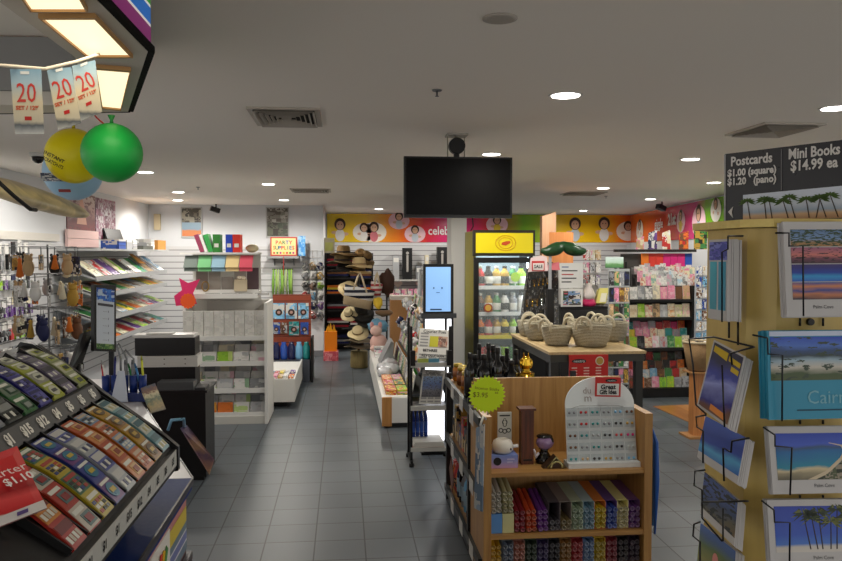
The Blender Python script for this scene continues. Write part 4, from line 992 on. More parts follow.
MB().prism([(a.x + .1, YB - .013, b.z + .06), (a.x + .1, 12.85, b.z + .06), (a.x + .1, YB - .013, b.z - .06)], (.015, 0, 0)).prism([(b.x - .1, YB - .013, b.z + .06), (b.x - .1, 12.85, b.z + .06), (b.x - .1, YB - .013, b.z - .06)], (.015, 0, 0)).build('bracket', GREYM, psf)
zs = a.z + .001
a, b = A(270.5, 255, 12.85), A(297, 237, 12.85)
psg = T('party_sign', 'cream party supplies sign with a red border and coloured letters', 'sign', ((a.x + b.x) / 2, 12.85, zs))
MB().box(a.x, b.x, 12.84, 12.855, zs, b.z).build('board', mat((190, 60, 50), .5), psg)
MB().box(a.x + .02, b.x - .02, 12.838, 12.8395, zs + .02, b.z - .02).build('face', mat((236, 214, 150), .5), psg)
xc = (a.x + b.x) / 2; hz = b.z - zs
for row, (s_, z_) in enumerate((('PARTY', .70), ('SUPPLIES', .42))):
    st_x = .056 if row == 0 else .044
    for i, ch in enumerate(s_):
        text(ch, .085, (xc + (i - (len(s_) - 1) / 2) * st_x, 12.8365, zs + hz * z_), XV, (0, 0, 1), mat([(206, 60, 60), (226, 130, 40), (70, 130, 90), (60, 90, 170)][(i + row) % 4], .5), psg, name='letter', bold=.002)
for k in range(7): MB().lathe([(.018, -.001), (.018, 0)], (a.x + .06 + k * (b.x - a.x - .12) / 6, 12.8375, zs + .05), 12, axis='y').build('printed_balloon', mat([(206, 60, 50), (70, 130, 70), (190, 60, 130), (226, 170, 40)][k % 4], .5), psg)
MB().tube([(xc, 12.845, zs - .001), (xc, 12.79, zs - .01), (xc, 12.79, zs - .32)], .006).top('red_ribbon', mat((196, 60, 60), .6), 'thin red ribbon hanging below the party supplies sign', 'ribbon')
a, b = A(298.5, 252, 12.85), A(306, 236, 12.85)
bt_ = T('blue_card', 'bright blue dotted card beside the party supplies sign', 'card', ((a.x + b.x) / 2, 12.85, zs))
MB().box(a.x, b.x - .01, 12.84, 12.85, zs, b.z).build('sheet', prn([(70, 150, 226), (90, 170, 236), (160, 206, 240)], 4, 8, 1), bt_)
# hanger with green garlands
a = A(281, 266, 12.6)
gh = T('garland_hanger', 'black hanger holding bright green garlands below the party sign', 'hanger', (a.x, 12.9, a.z))
MB().tube([(a.x - .17, 12.95, a.z - .06), (a.x + .17, 12.95, a.z - .06)], .01).tube([(a.x + .03 * math.cos(t), 12.95, a.z + .02 + .03 * math.sin(t)) for t in [-PI / 2 + i * .5 for i in range(9)]], .006).tube([(a.x, 12.95, a.z - .06), (a.x, 12.95, a.z - .01)], .006).tube([(a.x, 12.95, a.z - .03), (a.x, YB - .01, a.z - .02)], .006).build('hanger', BLACK, gh)
for k in range(8):
    x = a.x - .15 + k * .042
    MB().tube([(x, 12.94, a.z - .06), (x + R.uniform(-.02, .02), 12.92, a.z - .3), (x + R.uniform(-.03, .03), 12.94, a.z - .52 + R.uniform(-.03, .05))], [.012, .022, .012], 8).build('garland', mat([(120, 170, 60), (150, 186, 90), (170, 190, 130)][k % 3], .6, bump=.4), gh)
# red slatwall unit
rs = T('red_slat_stand', 'red brown slatted display stand with blue novelty packs', 'display stand', (-.72, 10.8, 0))
RX0, RX1 = A(273, 330, 10.9).x, A(311, 330, 10.9).x
redw = slat_mat((150, 66, 40), (84, 34, 22), .083)
MB().box(RX0, RX1, 10.9, 10.95, .2, 1.17).build('slat_panel', redw, rs); MB().box(RX0, RX1, 10.46, 10.95, 0, .30).build('base_box', mat((70, 74, 84), .5), rs)
for k, (x, z, w, h, c, nm) in enumerate([(A(279, 310, 10.9).x, .83, .155, .22, 'sky blue', 'pale blue pack with a round badge'), (A(291.5, 310, 10.9).x, .83, .155, .22, 'sky blue', 'pale blue pack with a pink badge'), (A(303.5, 310, 10.9).x, .83, .145, .22, 'sky blue', 'narrow pale blue pack'), (A(276.5, 320, 10.9).x, .62, .10, .16, 'blue', 'blue and red pack'), (A(284, 320, 10.9).x, .62, .09, .16, 'brown', 'brown patterned pack'), (A(294, 320, 10.9).x, .60, .14, .19, 'teal', 'square dark green bird pack'), (A(304.5, 320, 10.9).x, .61, .11, .17, 'blue', 'small blue pack')]):
    t = T('novelty_pack', f'{nm} hung on the red slatted stand', 'pack', (x, 10.88, z), 'packs on the red stand')
    MB().box(x - w / 2, x + w / 2, 10.87, 10.89, z, z + h).build('card_back', hue(c, 'white' if k < 3 else 'silver', sx=2, sz=3, seed=k), t)
    MB().lathe([(w * .3, -.012), (w * .3, 0)], (x, 10.87, z + h * .42), 18, axis='y').lathe([(w * .14, -.014), (w * .14, -.0125)], (x, 10.87, z + h * .42), 14, axis='y', m=1).build('badge', [mat((60, 44, 40), .4), mat((190, 150, 140), .4)], t)
    MB().tube([(x, 10.89, z + h * .95), (x, 10.898, z + h * .96)], .003, 6).build('hook', GREYM, t)
for k, c in enumerate(('navy', 'blue', 'navy', 'sky blue', 'teal')):
    x = RX0 + .07 + k * .102
    t = MB().lathe([(.045, 0), (.05, .03), (.05, .17), (.03, .21), (.034, .235)], (x, 10.60, .301), 14)
    t.top('foil_bag', mat(CN[c], .2, spec=.6), f'shiny {c} foil bag on the red stand base, {ORD[k]} from the white bench', 'bag', 'foil bags on the red stand')
bx('black_panel', MB().box(RX1 + .012, RX1 + .042, 10.45, 10.85, 0, .60), BLACK, 'thin black display panel beside the red slatted stand', 'panel')
# white low bench with sloping end
wb = T('low_display_bench', 'long low white display bench behind the card stand', 'bench', (-.85, 9.6, 0))
BX0, BX1 = -1.25, -.575
MB().box(BX0, BX1, 8.76, 10.38, .07, .30).build('body', WHITE, wb)
MB().box(BX0, BX1, 8.74, 8.757, .07, .33).build('front_board', WHITE, wb); MB().box(BX1, BX1 + .015, 8.74, 10.38, .07, .33).build('front_board', WHITE, wb)
MB().box(BX0 + .1, BX1 - .08, 8.85, 10.3, 0, .07).build('plinth', BLACK, wb)
MB().prism([(BX0, 8.80, .33), (BX0 + .32, 8.80, .33), (BX0 + .27, 8.80, .45), (BX0 + .22, 8.80, .72), (BX0, 8.80, .72)], (0, .03, 0)).build('sloping_end', WHITE, wb)
for k in range(10):
    c = ['lime', 'pink', 'gold', 'white', 'orange', 'sky blue', 'red', 'yellow', 'silver', 'purple'][k]
    x = BX0 + .36 + (k % 5) * .062; y = 8.95 + (k // 5) * .26
    bx('card_pack', MB().box(x, x + .055, y, y + .2, .301, .325 + .01 * (k % 2)), hue(c, 'white', sx=4, sz=3, seed=k, axes='xyz'), f'{c} flat pack lying on the white bench, {ORD[k % 5]} of the {"near" if k < 5 else "rear"} row', 'pack', 'flat packs on the white bench')
# grid panel of hanging party bags on the end of the back wall
gp = T('grid_panel', 'white wire grid with hanging bags at the end of the back wall', 'grid panel', (-.48, YB - .03, .9))
GX0, GX1 = A(303, 300, 13.0).x, XRET - .02
gm = MB()
for k in range(5): x = GX0 + (GX1 - GX0) * k / 4; gm.tube([(x, YB - .03, .75), (x, YB - .03, 1.80)], .004, 6)
for k in range(10): z = .78 + k * .112; gm.tube([(GX0, YB - .03, z), (GX1, YB - .03, z)], .004, 6)
gm.build('wire', mat((190, 190, 188), .4), gp)
BAGC = ['silver', 'tan', 'navy', 'grey', 'white', 'gold', 'black', 'brown', 'lime', 'red', 'sky blue', 'white', 'grey', 'navy', 'purple', 'cream', 'red', 'grey']
for k, c in enumerate(BAGC):
    col_, row = k % 3, k // 3
    x = GX0 + .04 + col_ * .125; z = 1.53 - row * .165; y = YB - .10
    t = T('party_bag', f'rounded {c} party bag on the white grid, {ORD[row]} row down, {ORD[col_]} from the garlands', 'party bag', (x, y, z - .08), 'party bags on the white grid')
    mb = MB().ell((x, y, z), .058, .045, .07, 16, 10); ph = k * 1.7
    for q in mb.v: d = q - Vector((x, y, z)); q.x += .012 * math.sin(d.z * 60 + ph); q.y += .010 * math.sin(d.x * 80 + ph); q.z += .008 * math.sin(d.x * 70 + ph)
    mb.build('bag', prn([tuple(int(v * .8) for v in CN[c]), tuple(int(v * .55 + 60) for v in CN[c]), (150, 146, 140), tuple(int(v * .5) for v in CN[c])], 3, 3, k, rough=.15, axes='xyz'), t)
    MB().box(x - .045, x + .045, y - .006, y + .002, z + .055, z + .085).build('header_card', mat((196, 196, 192), .6), t)
    MB().tube([(x, y, z + .08), (x, YB - .038, z + .088)], .003, 6).build('hook', GREYM, t)
# gift bags by the corner
og = T('gift_bag', 'bright orange gift bag with gold tissue standing on a pink box', 'gift bag', (-.32, 12.6, .14))
a, b = A(324.5, 352, 12.6), A(337, 335, 12.6)
MB().box(a.x, b.x, 12.55, 12.72, .151, .47).build('bag', mat((236, 130, 20), .35), og)
g = MB()
for k in range(5): g.prism([(a.x + .02 + k * .03, 12.62 + .01 * k, .46), (a.x + .07 + k * .03, 12.62 + .01 * k, .46), (a.x + .05 + k * .03 + R.uniform(-.03, .03), 12.62 + .01 * k, .56 + .03 * (k % 3))], (0, .006, 0))
g.build('tissue', mat((226, 176, 40), .3), og)
MB().tube([(a.x + .05, 12.548, .47), (a.x + .06, 12.54, .55), (b.x - .06, 12.54, .55), (b.x - .05, 12.548, .47)], .004).build('handle', mat((206, 120, 20), .5), og)
pb_ = T('pink_box', 'small pink patterned box under the orange gift bag', 'box', (-.32, 12.6, 0))
MB().box(a.x - .015, b.x + .02, 12.52, 12.78, 0, .15).build('box', prn([(226, 110, 120), (236, 150, 156), (206, 80, 96)], 4, 3, 2), pb_)
# ================================================================== far aisle: fabric shelves, hats, bags
fsx0, fsx1 = A(326, 300, 13.9).x, A(372, 300, 13.9).x
fsh = T('fabric_shelf', 'dark shelf unit of folded dark and red clothes behind the hat tower', 'shelf', ((fsx0 + fsx1) / 2, 14.0, 0))
MB().box(fsx0, fsx1, 14.25, 14.3, 0, 1.75).build('back_panel', BLACK, fsh)
MB().box(fsx0 - .02, fsx0, 13.85, 14.3, 0, 1.75).build('side_panel', BLACK, fsh); MB().box(fsx1, fsx1 + .02, 13.85, 14.3, 0, 1.75).build('side_panel', BLACK, fsh)
FZ = [.12, .42, .72, 1.02, 1.30, 1.52]
for z in FZ: MB().box(fsx0, fsx1, 13.88, 14.25, z - .02, z).build('shelf', mat((40, 36, 36), .5), fsh)
FC = [['navy', 'grey', 'black'], ['red', 'black', 'white'], ['black', 'red', 'grey'], ['orange', 'navy', 'yellow'], ['black', 'navy', 'brown'], ['red', 'black', 'navy']]
for i, z in enumerate(FZ):
    for cx in range(2):
        zz = z + .001
        for k in range(4):
            c = FC[i][(k + cx) % 3]; h = .036 if i < 5 else .03
            x0 = fsx0 + .02 + cx * (fsx1 - fsx0) / 2
            MB().box(x0, x0 + (fsx1 - fsx0) / 2 - .03, 13.88 + R.uniform(0, .02), 14.2, zz, zz + h).top('folded_garment', mat(CN[c] if c != 'red' else (150, 30, 44), .9), f'{c} folded garment, {ORD[k]} from the bottom of its pile, shelf {ORD[i]} up, {"corner" if cx == 0 else "hat"} side', 'clothes', 'folded garments behind the hats')
            zz += h + .001
yw = A(334, 256, 14.0)
fb = T('framed_notice', 'yellow green notice in a pale frame on top of the fabric shelf', 'notice', (yw.x, 14.0, 1.751))
a, b = A(323.5, 256, 13.9), A(334.5, 238, 13.9)
MB().box(a.x, b.x, 13.9, 13.93, 1.752, b.z).build('frame', mat((206, 196, 160), .5), fb); MB().box(a.x + .03, b.x - .03, 13.896, 13.899, 1.79, b.z - .08).build('sheet', mat((206, 206, 120), .6), fb)
# hats
def hat(px, py, Y, r, c, label, tilt=(0, 0, 0), crown=.11, brim=1.0, band=(40, 30, 24)):
    p = A(px, py, Y)
    t = T('straw_hat', label, 'hat', p, 'hats on the tower'); cr = r * .52
    pr = [(r * brim, -.012), (r * brim, -.006), (cr * 1.25, .004), (cr, .02), (cr * .92, crown * .8), (cr * .7, crown), (cr * .3, crown * .92), (0, crown * .9)]
    mb = MB().lathe(pr, (0, 0, 0), 24)
    for i, q in enumerate(mb.v):
        rr_ = math.hypot(q.x, q.y)
        if rr_ > cr * 1.3: q.z += .02 * math.sin(2 * math.atan2(q.y, q.x)) * (1 if brim > 0 else 0) + .008 * math.sin(5 * math.atan2(q.y, q.x))
    mb.xf(Matrix.Translation(p) @ Euler(tilt).to_matrix().to_4x4())
    mb.build('crown_and_brim', mat(c, .85, bump=.7, bscale=150), t)
    MB().lathe([(cr * 1.02, .018), (cr * 1.0, .045)], (0, 0, 0), 24).xf(Matrix.Translation(p) @ Euler(tilt).to_matrix().to_4x4()).build('hat_band', mat(band, .8), t)
    return p
hp = T('hat_tower', 'black pole with arms carrying the straw hats, on a woven base', 'hat stand', (.22, 11.7, 0))
MB().tube([(.22, 11.75, 0), (.22, 11.75, 1.78)], .02).build('pole', BLACK, hp)
am = MB()
for z, a in ((1.76, 2.6), (1.70, 4.0), (1.66, 5.6), (1.5, 3.6), (1.2, 2.9), (1.05, 5.0), (.8, 4.6), (.6, 3.3)):
    am.tube([(.22, 11.75, z), (.22 + .26 * math.cos(a), 11.75 + .26 * math.sin(a), z)], .008, 6)
am.build('arm', BLACK, hp)
MB().lathe([(.12, 0), (.135, .02), (.13, .25), (.12, .26), (.02, .262)], (.225, 11.75, 0), 24).build('woven_base', grain((96, 84, 50), (150, 132, 84), 8, 'z', .8, 40), hp)
H_ = 11.55
hat(343.5, 254, H_, .20, (126, 98, 58), 'brown felt hat topmost on the pole, above a darker one', crown=.13)
hat(342, 262, H_, .23, (92, 74, 44), 'dark brown hat under the topmost brown hat', crown=.13)
hat(345, 270, H_ + .1, .24, (34, 30, 26), 'wide black hat under the two brown ones', crown=.1)
hat(360, 257, H_ + .2, .17, (140, 108, 62), 'brown hat turned on its side behind the tan hat', tilt=(.7, .2, 0), crown=.12)
hat(365, 259, H_ + .15, .16, (120, 92, 54), 'brown hat at the end beside the notice paper', tilt=(.3, .5, 0), crown=.12)
hat(359, 266, H_ - .1, .20, (206, 180, 132), 'pale tan hat in the middle of the top hats', crown=.13, band=(150, 126, 90))
hat(359, 272, H_, .19, (176, 146, 96), 'tan hat beneath the pale tan hat', crown=.11)
hat(348, 289, H_ - .08, .15, (216, 196, 150), 'cream hat hanging behind the striped bag handles', tilt=(.9, .2, 0), crown=.10)
hat(349, 314, H_, .13, (206, 190, 150), 'cream small hat below the striped bag', tilt=(.9, -.4, 0), crown=.12)
hat(360, 312, H_ + .1, .22, (36, 34, 32), 'black hat below the striped bag', tilt=(.5, .2, 0), crown=.12)
hat(364, 320, H_ + .12, .2, (44, 42, 36), 'second black hat, lower and nearer the bench', tilt=(.4, .3, 0), crown=.12)
hat(358, 333, H_ - .05, .16, (222, 204, 158), 'pale cream hat above the grey hats', tilt=(.55, -.1, 0), crown=.10, band=(120, 100, 70))
hat(357, 340, H_, .20, (120, 106, 84), 'grey brown hat under the pale cream hat', crown=.09)
hat(357, 346, H_ + .04, .20, (98, 86, 68), 'lowest darker grey brown hat on the tower', crown=.09)
# bags hung on the tower
def beach_bag(c4, Y, m_top, m_low, label, hand, split=.42):
    a, b, c, d = [A(x, y, Y) for x, y in c4]
    t = T('beach_bag', label, 'bag', (a + b) / 2)
    lo = MB(); up_ = MB()
    al, bl_ = a + (d - a) * split, b + (c - b) * split
    def loft(mb, p0, p1, q0, q1, dep0, dep1):
        n = 16; ring = []
        for (l, r_, dp) in ((p0, p1, dep0), (q0, q1, dep1)):
            cc = (l + r_) / 2; ax = (r_ - l) / 2
            ring.append([cc + ax * math.cos(2 * PI * i / n) + Vector((0, dp * math.sin(2 * PI * i / n), 0)) for i in range(n)])
        mb._add(ring[0] + ring[1], [(i, (i + 1) % n, n + (i + 1) % n, n + i) for i in range(n)] + [list(range(n))[::-1]], 0, True)
    loft(lo, a, b, al, bl_, .05, .07); loft(up_, al, bl_, d, c, .07, .08)
    lo.build('woven_bottom', m_low, t); up_.build('striped_top', m_top, t)
    for s_ in (-1, 1):
        l, r_ = d + (c - d) * .28, d + (c - d) * .72; pk = (d + c) / 2 + Vector((0, 0, hand))
        MB().tube([l + Vector((0, .07 * s_, -.05)), l * .5 + pk * .5 + Vector((0, .04 * s_, 0)) - (l - pk) * .15, pk, r_ * .5 + pk * .5 + Vector((0, .04 * s_, 0)) - (r_ - pk) * .15, r_ + Vector((0, .07 * s_, -.05))], .014, 8).build('handle', mat((196, 178, 150), .8, bump=.5), t)
beach_bag(((343, 304), (370.5, 310), (375, 291), (345, 284)), 11.2, stripes([(226, 224, 220), (30, 34, 50)], .042), mat((176, 156, 124), .85, bump=.7), 'navy and white striped beach bag with a straw bottom on the hat tower', .22, .45)
beach_bag(((370, 297), (380, 299), (383, 284), (371, 281)), 11.35, stripes([(224, 214, 208), (176, 60, 66)], .035), stripes([(224, 214, 208), (176, 60, 66)], .035), 'small red and white striped bag behind the navy striped bag', .16, .2)
def blob(name, px, py, Y, rx, rz, c, label, cat, ry=None, **k):
    p = A(px, py, Y); mb = MB().ell(p, rx, ry or rx * .7, rz, 20, 12)
    rr = random.Random(int(px * 31 + py)); ph = rr.uniform(0, 6)
    for q in mb.v:
        d = q - p; s_ = 1 + .14 * math.sin(d.x * 40 + ph) * math.cos(d.z * 34 + ph) + .08 * math.sin(d.z * 70 + d.x * 50)
        q.x, q.y, q.z = (p + d * s_)
    return mb.top(name, mat(c, .7, bump=.4, **k), label, cat)
blob('brown_scarf', 386, 283, 11.5, .13, .19, (66, 40, 28), 'dark brown soft bag bulging behind the red striped bag', 'bag')
blob('yellow_purse', 378, 303, 11.2, .07, .09, (216, 180, 50), 'small yellow purse hanging below the red striped bag', 'purse')
blob('blue_scarf', 378, 326, 11.4, .15, .11, (110, 160, 190), 'pale blue patterned scarf heaped below the yellow purse', 'scarf')
blob('tan_scarf', 384, 313, 11.6, .14, .05, (140, 110, 80), 'tan cloth layer above the blue scarf', 'scarf')
rk = T('garment_rail', 'thin black rack standing beside the brown carton', 'rack', (.62, 11.6, 0))
MB().tube([(.64, 11.6, 0), (.64, 11.6, 1.5)], .014).tube([(.36, 11.6, 1.3), (.66, 11.6, 1.3)], .012).tube([(.36, 11.6, .9), (.66, 11.6, .9)], .012).build('frame', BLACK, rk)

# ---- products on the far wall
pws = T('glass_shelf', 'long pale shelf of boxed gifts on the far wall under the banner', 'shelf', (1.4, 15.2, 1.3))
pa_ = A(388, 279.5, 15.1); pb2 = A(470, 279.5, 15.1)
zs = pa_.z
MB().box(pa_.x, pb2.x + .1, 15.0, YF - .013, zs - .03, zs).build('board', mat((206, 204, 200), .3), pws)
for k, (x0, x1, yt, c, nm) in enumerate(((393, 399, 256, 'silver', 'slim silver box'), (402.5, 412, 248, 'black', 'tall black box with a white figure print'), (416, 421, 266, 'grey', 'short grey box'), (425, 428.5, 255, 'cream', 'slim cream bottle box'), (430, 435, 268, 'white', 'small white box'), (437, 447, 247, 'black', 'second tall black box'), (453, 459, 247, 'brown', 'narrow brown box'), (461, 469, 240, 'sky blue', 'tall pale blue box at the pillar'))):
    a, b = A(x0, 279, 15.1), A(x1, yt, 15.1)
    t = T('gift_carton', f'{nm} on the far wall shelf', 'box', ((a.x + b.x) / 2, 15.1, zs + .001), 'boxed gifts on the far shelf')
    MB().box(a.x, b.x, 15.05, 15.2, zs + .001, b.z).build('carton', mat(CN[c], .45), t)
    if c == 'black':
        m_ = (a.x + b.x) / 2; MB().lathe([(.03, -.004), (.03, 0)], (m_, 15.05, b.z - .1), 12, axis='y').box(m_ - .02, m_ + .02, 15.046, 15.05, zs + .15, b.z - .14).build('print', mat((176, 172, 166), .5), t)
    else: MB().box(a.x + .01, b.x - .01, 15.046, 15.0499, b.z - .12, b.z - .04).build('print', mat((226, 224, 218), .5), t)
for k, px in enumerate((398, 420)):
    p = A(px, 284, 15.2); MB().prism([p + Vector((.09 * (math.sin(t) ** 3), 0, .075 * (13 * math.cos(t) - 5 * math.cos(2 * t) - 2 * math.cos(3 * t) - math.cos(4 * t)) / 16)) for t in [2 * PI * i / 24 for i in range(24)]], (0, .03, 0)).top('heart_ornament', mat((226, 206, 196), .5), ('cream heart ornament under the silver and black boxes', 'cream heart ornament under the slim cream box')[k], 'ornament', 'heart ornaments')
psh = T('gift_rail', 'second pale shelf of pink boxes on the far wall', 'shelf', (.9, 15.2, 1.0)); p = A(388, 295, 15.1); q = A(425, 295, 15.1)
MB().box(p.x, q.x, 15.0, YF - .013, p.z - .03, p.z).build('board', mat((206, 204, 200), .3), psh)
for k in range(6):
    x = p.x + .02 + k * (q.x - p.x) / 6
    MB().box(x, x + .1, 15.04, 15.2, p.z + .001, p.z + .12).top('pink_carton', hue('pink', 'cream', 'white', sx=2, sz=2, seed=k), f'pink and cream gift carton on the second far shelf, {ORD[k]} from the hats', 'box', 'pink cartons on the second far shelf')
for (x0, x1, y0, y1, Y, c, nm, label) in ((391, 414, 300, 347, 12.9, CARDB, 'brown_carton', 'large brown cardboard carton standing beyond the magazine rack'), (391, 412, 296, 299.5, 12.9, mat((206, 196, 186), .6), 'pale_lid', 'flat pale lid on top of the large brown carton')):
    a, b = A(x0, y1, Y), A(x1, y0, Y)
    z0 = 0 if 'carton' in nm else A(400, 300, Y).z + .001
    MB().box(a.x, b.x, Y, Y + .4, z0, b.z).top(nm, c, label, 'box')
a, b = A(414, 326, 11.0), A(422, 309, 11.0)
MB().box(a.x, b.x, 11.0, 11.06, 0, b.z).top('green_pack', mat((70, 170, 50), .4), 'bright green tall pack sticking up behind the magazine rack', 'pack')
# magazine rack beyond the newspaper stand: stacked face-out magazines on steps
mr = T('magazine_rack', 'dark stepped rack crammed with magazines behind the newspaper stand', 'rack', (.82, 8.8, 0))
mrx0, mrx1 = .66, 1.02
MB().box(mrx1, mrx1 + .03, 7.6, 10.6, 0, 1.15).build('back_panel', BLACK, mr)
steps = [(.66, .33, 'lowest'), (.74, .55, 'second'), (.83, .78, 'third'), (.92, 1.0, 'highest')]
for x, z, nm in steps: MB().box(x, x + .12, 7.65, 10.6, z - .02, z).build('step', DGREY, mr)
MB().box(.66, 1.02, 7.62, 10.6, 0, .06).build('base', BLACK, mr)
for si, (x, z, nm) in enumerate(steps):
    for k in range(13):
        y = 7.7 + k * .22; c = MPAL[(k * 7 + si * 5) % 12]
        MB().slab((x + .012, y + .20, z + .004), (x + .012, y, z + .004), (x + .045, y, z + .20 + R.uniform(-.02, .01)), (x + .045, y + .20, z + .20), .010, 0, 1).top('magazine', [hue(c[0], c[1], 'white', 'grey', sx=4, sz=5, seed=k + si, axes='xyz'), PAPER],
            f'{c[0]} and {c[1]} magazine, {nm} step of the dark rack, {ORD[k]} from the newspapers', 'magazine', f'magazines on the {nm} rack step')
for k in range(26):
    si = k % 2; x = (.72, .81)[si]; y = 7.85 + (k // 2) * .2 + .07 * si; z = (.55, .78)[si] + .245; r_ = .045 + .012 * (k % 3)
    c = ['white', 'grey', 'red', 'black', 'silver', 'tan', 'white', 'navy', 'grey', 'pink', 'white', 'black', 'teal'][k % 13]
    mb = MB().ell((x, y, z + r_), r_ * .7, r_, r_ * 1.1, 12, 8)
    for q in mb.v: q.x += .01 * math.sin(q.z * 90 + k); q.y += .012 * math.sin(q.x * 80 + k)
    mb.top('wrapped_toy', [prn([CN[c], tuple(int(v * .7) for v in CN[c]), (200, 198, 196), tuple(int(v * .85) for v in CN[c])], 2, 2, k, rough=.25, axes='xyz')], f'{c} wrapped toy heaped over the {("second", "third")[si]} rack step, {ORD[k // 2]} from the newspapers', 'toy', 'wrapped toys heaped on the dark rack')
# glass or plastic tubes at the far end
for k in range(4):
    p = A(420 + k * 5, 330, 10.7); MB().lathe([(.03, 0), (.03, 1.46), (.018, 1.48), (.018, 1.52)], (p.x, 10.72 + .02 * (k % 2), 0), 12).top('wrapping_roll', mat((170, 172, 174), .3), f'tall grey roll standing in the magazine rack, {ORD[k]} from the green pack', 'roll', 'grey rolls in the rack')
# ---- long low bench on that side
rb = T('low_bench', 'long low white bench with a timber end along the aisle', 'bench', (.51, 10.0, 0))
MB().box(.372, .655, 7.66, 11.4, .285, .31).build('top', WHITE, rb)
MB().box(.372, .392, 7.66, 11.4, .04, .285).build('side_board', WHITE, rb)
MB().box(.372, .47, 7.63, 7.66, .02, .309).build('timber_end', grain((176, 120, 60), (206, 150, 88), 4), rb); MB().box(.47, .655, 7.64, 7.66, .05, .30).build('white_end', WHITE, rb)
MB().box(.392, .655, 7.68, 11.35, 0, .05).build('plinth', DGREY, rb)
zb = .311
GB = [('red', 'white'), ('green', 'red'), ('orange', 'cream'), ('pink', 'white'), ('red', 'gold'), ('lime', 'red')]
for k in range(6):
    x = .42 + (k % 2) * .115; y = 7.75 + (k // 2) * .36
    z0 = zb
    for j in range(3):
        c = GB[(k + j * 2) % 6]
        MB().box(x, x + .105, y, y + .30, z0, z0 + .016).top('puzzle_book', [hue(c[0], c[1], 'yellow', sx=5, sz=3, seed=k + j, axes='xyz')], f'{c[0]} puzzle book, {ORD[j]} up in the {ORD[k // 2]} pile from the timber end, {"aisle" if k % 2 == 0 else "rack"} side', 'book', 'puzzle books on the low bench')
        z0 += .017
for k, (x, y, r) in enumerate(((.47, 8.95, .09), (.56, 9.15, .1), (.48, 9.35, .09), (.57, 9.6, .1))):
    mb = MB().ell((x, y, zb + r * .55), r, r * 1.2, r * .6, 16, 10)
    for q in mb.v: q.z = max(zb, q.z + .02 * math.sin(q.x * 90) * math.cos(q.y * 80))
    mb.top('plastic_bag', mat((206, 206, 210), .2, bump=.8, bscale=40), f'crumpled clear plastic wrapped bundle on the low bench, {ORD[k]} past the puzzle books', 'bundle', 'wrapped bundles on the low bench')
MB().prism([(.45, 9.85, zb), (.62, 9.85, zb), (.64, 9.9, zb + .28), (.60, 9.88, zb + .30)], (0, .5, 0)).top('grey_slope_tray', mat((150, 152, 156), .4), 'grey sloping paper tray on the low bench behind the plastic bundles', 'tray')
for k, c in enumerate(('white', 'pink', 'grey', 'white')): MB().box(.42, .60, 10.55 + k * .1, 10.62 + k * .1, zb, zb + .06 + .02 * k).top('pillow_pack', hue(c, 'white', sx=3, sz=3, seed=k), f'{c} folded pack on the bench before the pink toy, {ORD[k]} from the grey tray', 'pack', 'folded packs on the bench')
pt_ = T('plush_toy', 'pale pink plush toy sitting at the far end of the low bench', 'toy', (.50, 11.22, zb))
MB().ell((.50, 11.22, zb + .13), .13, .11, .13).build('body', mat((216, 176, 166), .9, bump=.6), pt_); MB().ell((.46, 11.17, zb + .31), .085, .08, .08).build('head', mat((220, 184, 172), .9, bump=.6), pt_)
MB().ell((.40, 11.17, zb + .39), .03, .02, .05).ell((.52, 11.17, zb + .39), .03, .02, .05).build('ear', mat((206, 150, 146), .9), pt_); MB().ell((.60, 11.14, zb + .06), .05, .09, .045).ell((.42, 11.12, zb + .06), .05, .09, .045).build('paw', mat((216, 176, 166), .9), pt_)

# ================================================================== digital kiosk and newspaper stand
dk_ = T('digital_kiosk', 'tall black kiosk with a glowing pale blue face screen over white lit panels', 'kiosk', (.81, 6.62, 0))
x0, x1 = A(423.5, 300, 6.6).x, A(453.5, 300, 6.6).x
zz = lambda py: A(438, py, 6.6).z
MB().box(x0, x1, 6.6, 6.66, .02, zz(264)).build('body', BLACK, dk_)
SCB = mat((126, 168, 216), .3, emit=.55)
s_ = MB().box(x0 + .02, x1 - .025, 6.596, 6.5995, zz(311.5), zz(267)).build('screen', SCB, dk_)
for px, py, w_, h_ in ((433.8, 288, .012, .016), (442, 288, .012, .016), (438, 292.5, .03, .006)):
    p = A(px, py, 6.594); MB().box(p.x - w_ / 2, p.x + w_ / 2, 6.594, 6.5955, p.z - h_ / 2, p.z + h_ / 2).build('screen_face', mat((70, 120, 180), .4), s_)
p = A(432.5, 309.5, 6.594); MB().box(p.x - .02, p.x + .08, 6.594, 6.5955, p.z - .006, p.z + .006).build('caption_bar', mat((40, 70, 110), .4), s_)
LITW = mat((244, 246, 252), .4, emit=1.5)
for py0, py1 in ((319, 440.5),): MB().box(x0 + .015, x1 - .02, 6.597, 6.5995, zz(py1), zz(py0)).build('lit_panel', LITW, dk_)
MB().box(x0 - .02, x1 + .02, 6.575, 6.75, 0, .02).build('foot_plate', BLACK, dk_)
MB().box(x0 - .02, x1 + .025, 6.585, 6.67, zz(318), zz(313.5)).build('joint', DGREY, dk_)
ns = T('newspaper_stand', 'black metal newspaper stand with three sloped shelves', 'newspaper stand', (.78, 6.35, 0))
nx0, nx1 = A(410, 400, 6.25).x, A(451, 400, 6.25).x
nf = MB()
for x in (nx0, nx1 - .02):
    nf.box(x, x + .02, 6.24, 6.26, .03, 1.15); nf.box(x, x + .02, 6.5, 6.52, .03, 1.2); nf.box(x, x + .02, 6.2, 6.56, .03, .05)
nf.build('frame', BLACK, ns)
MB().lathe([(.02, 0), (.02, .03)], (nx0 + .01, 6.22, 0), 10).lathe([(.02, 0), (.02, .03)], (nx1 - .01, 6.22, 0), 10).lathe([(.02, 0), (.02, .03)], (nx0 + .01, 6.54, 0), 10).lathe([(.02, 0), (.02, .03)], (nx1 - .01, 6.54, 0), 10).build('caster', BLACK, ns)
nz = lambda py: A(430, py, 6.24).z
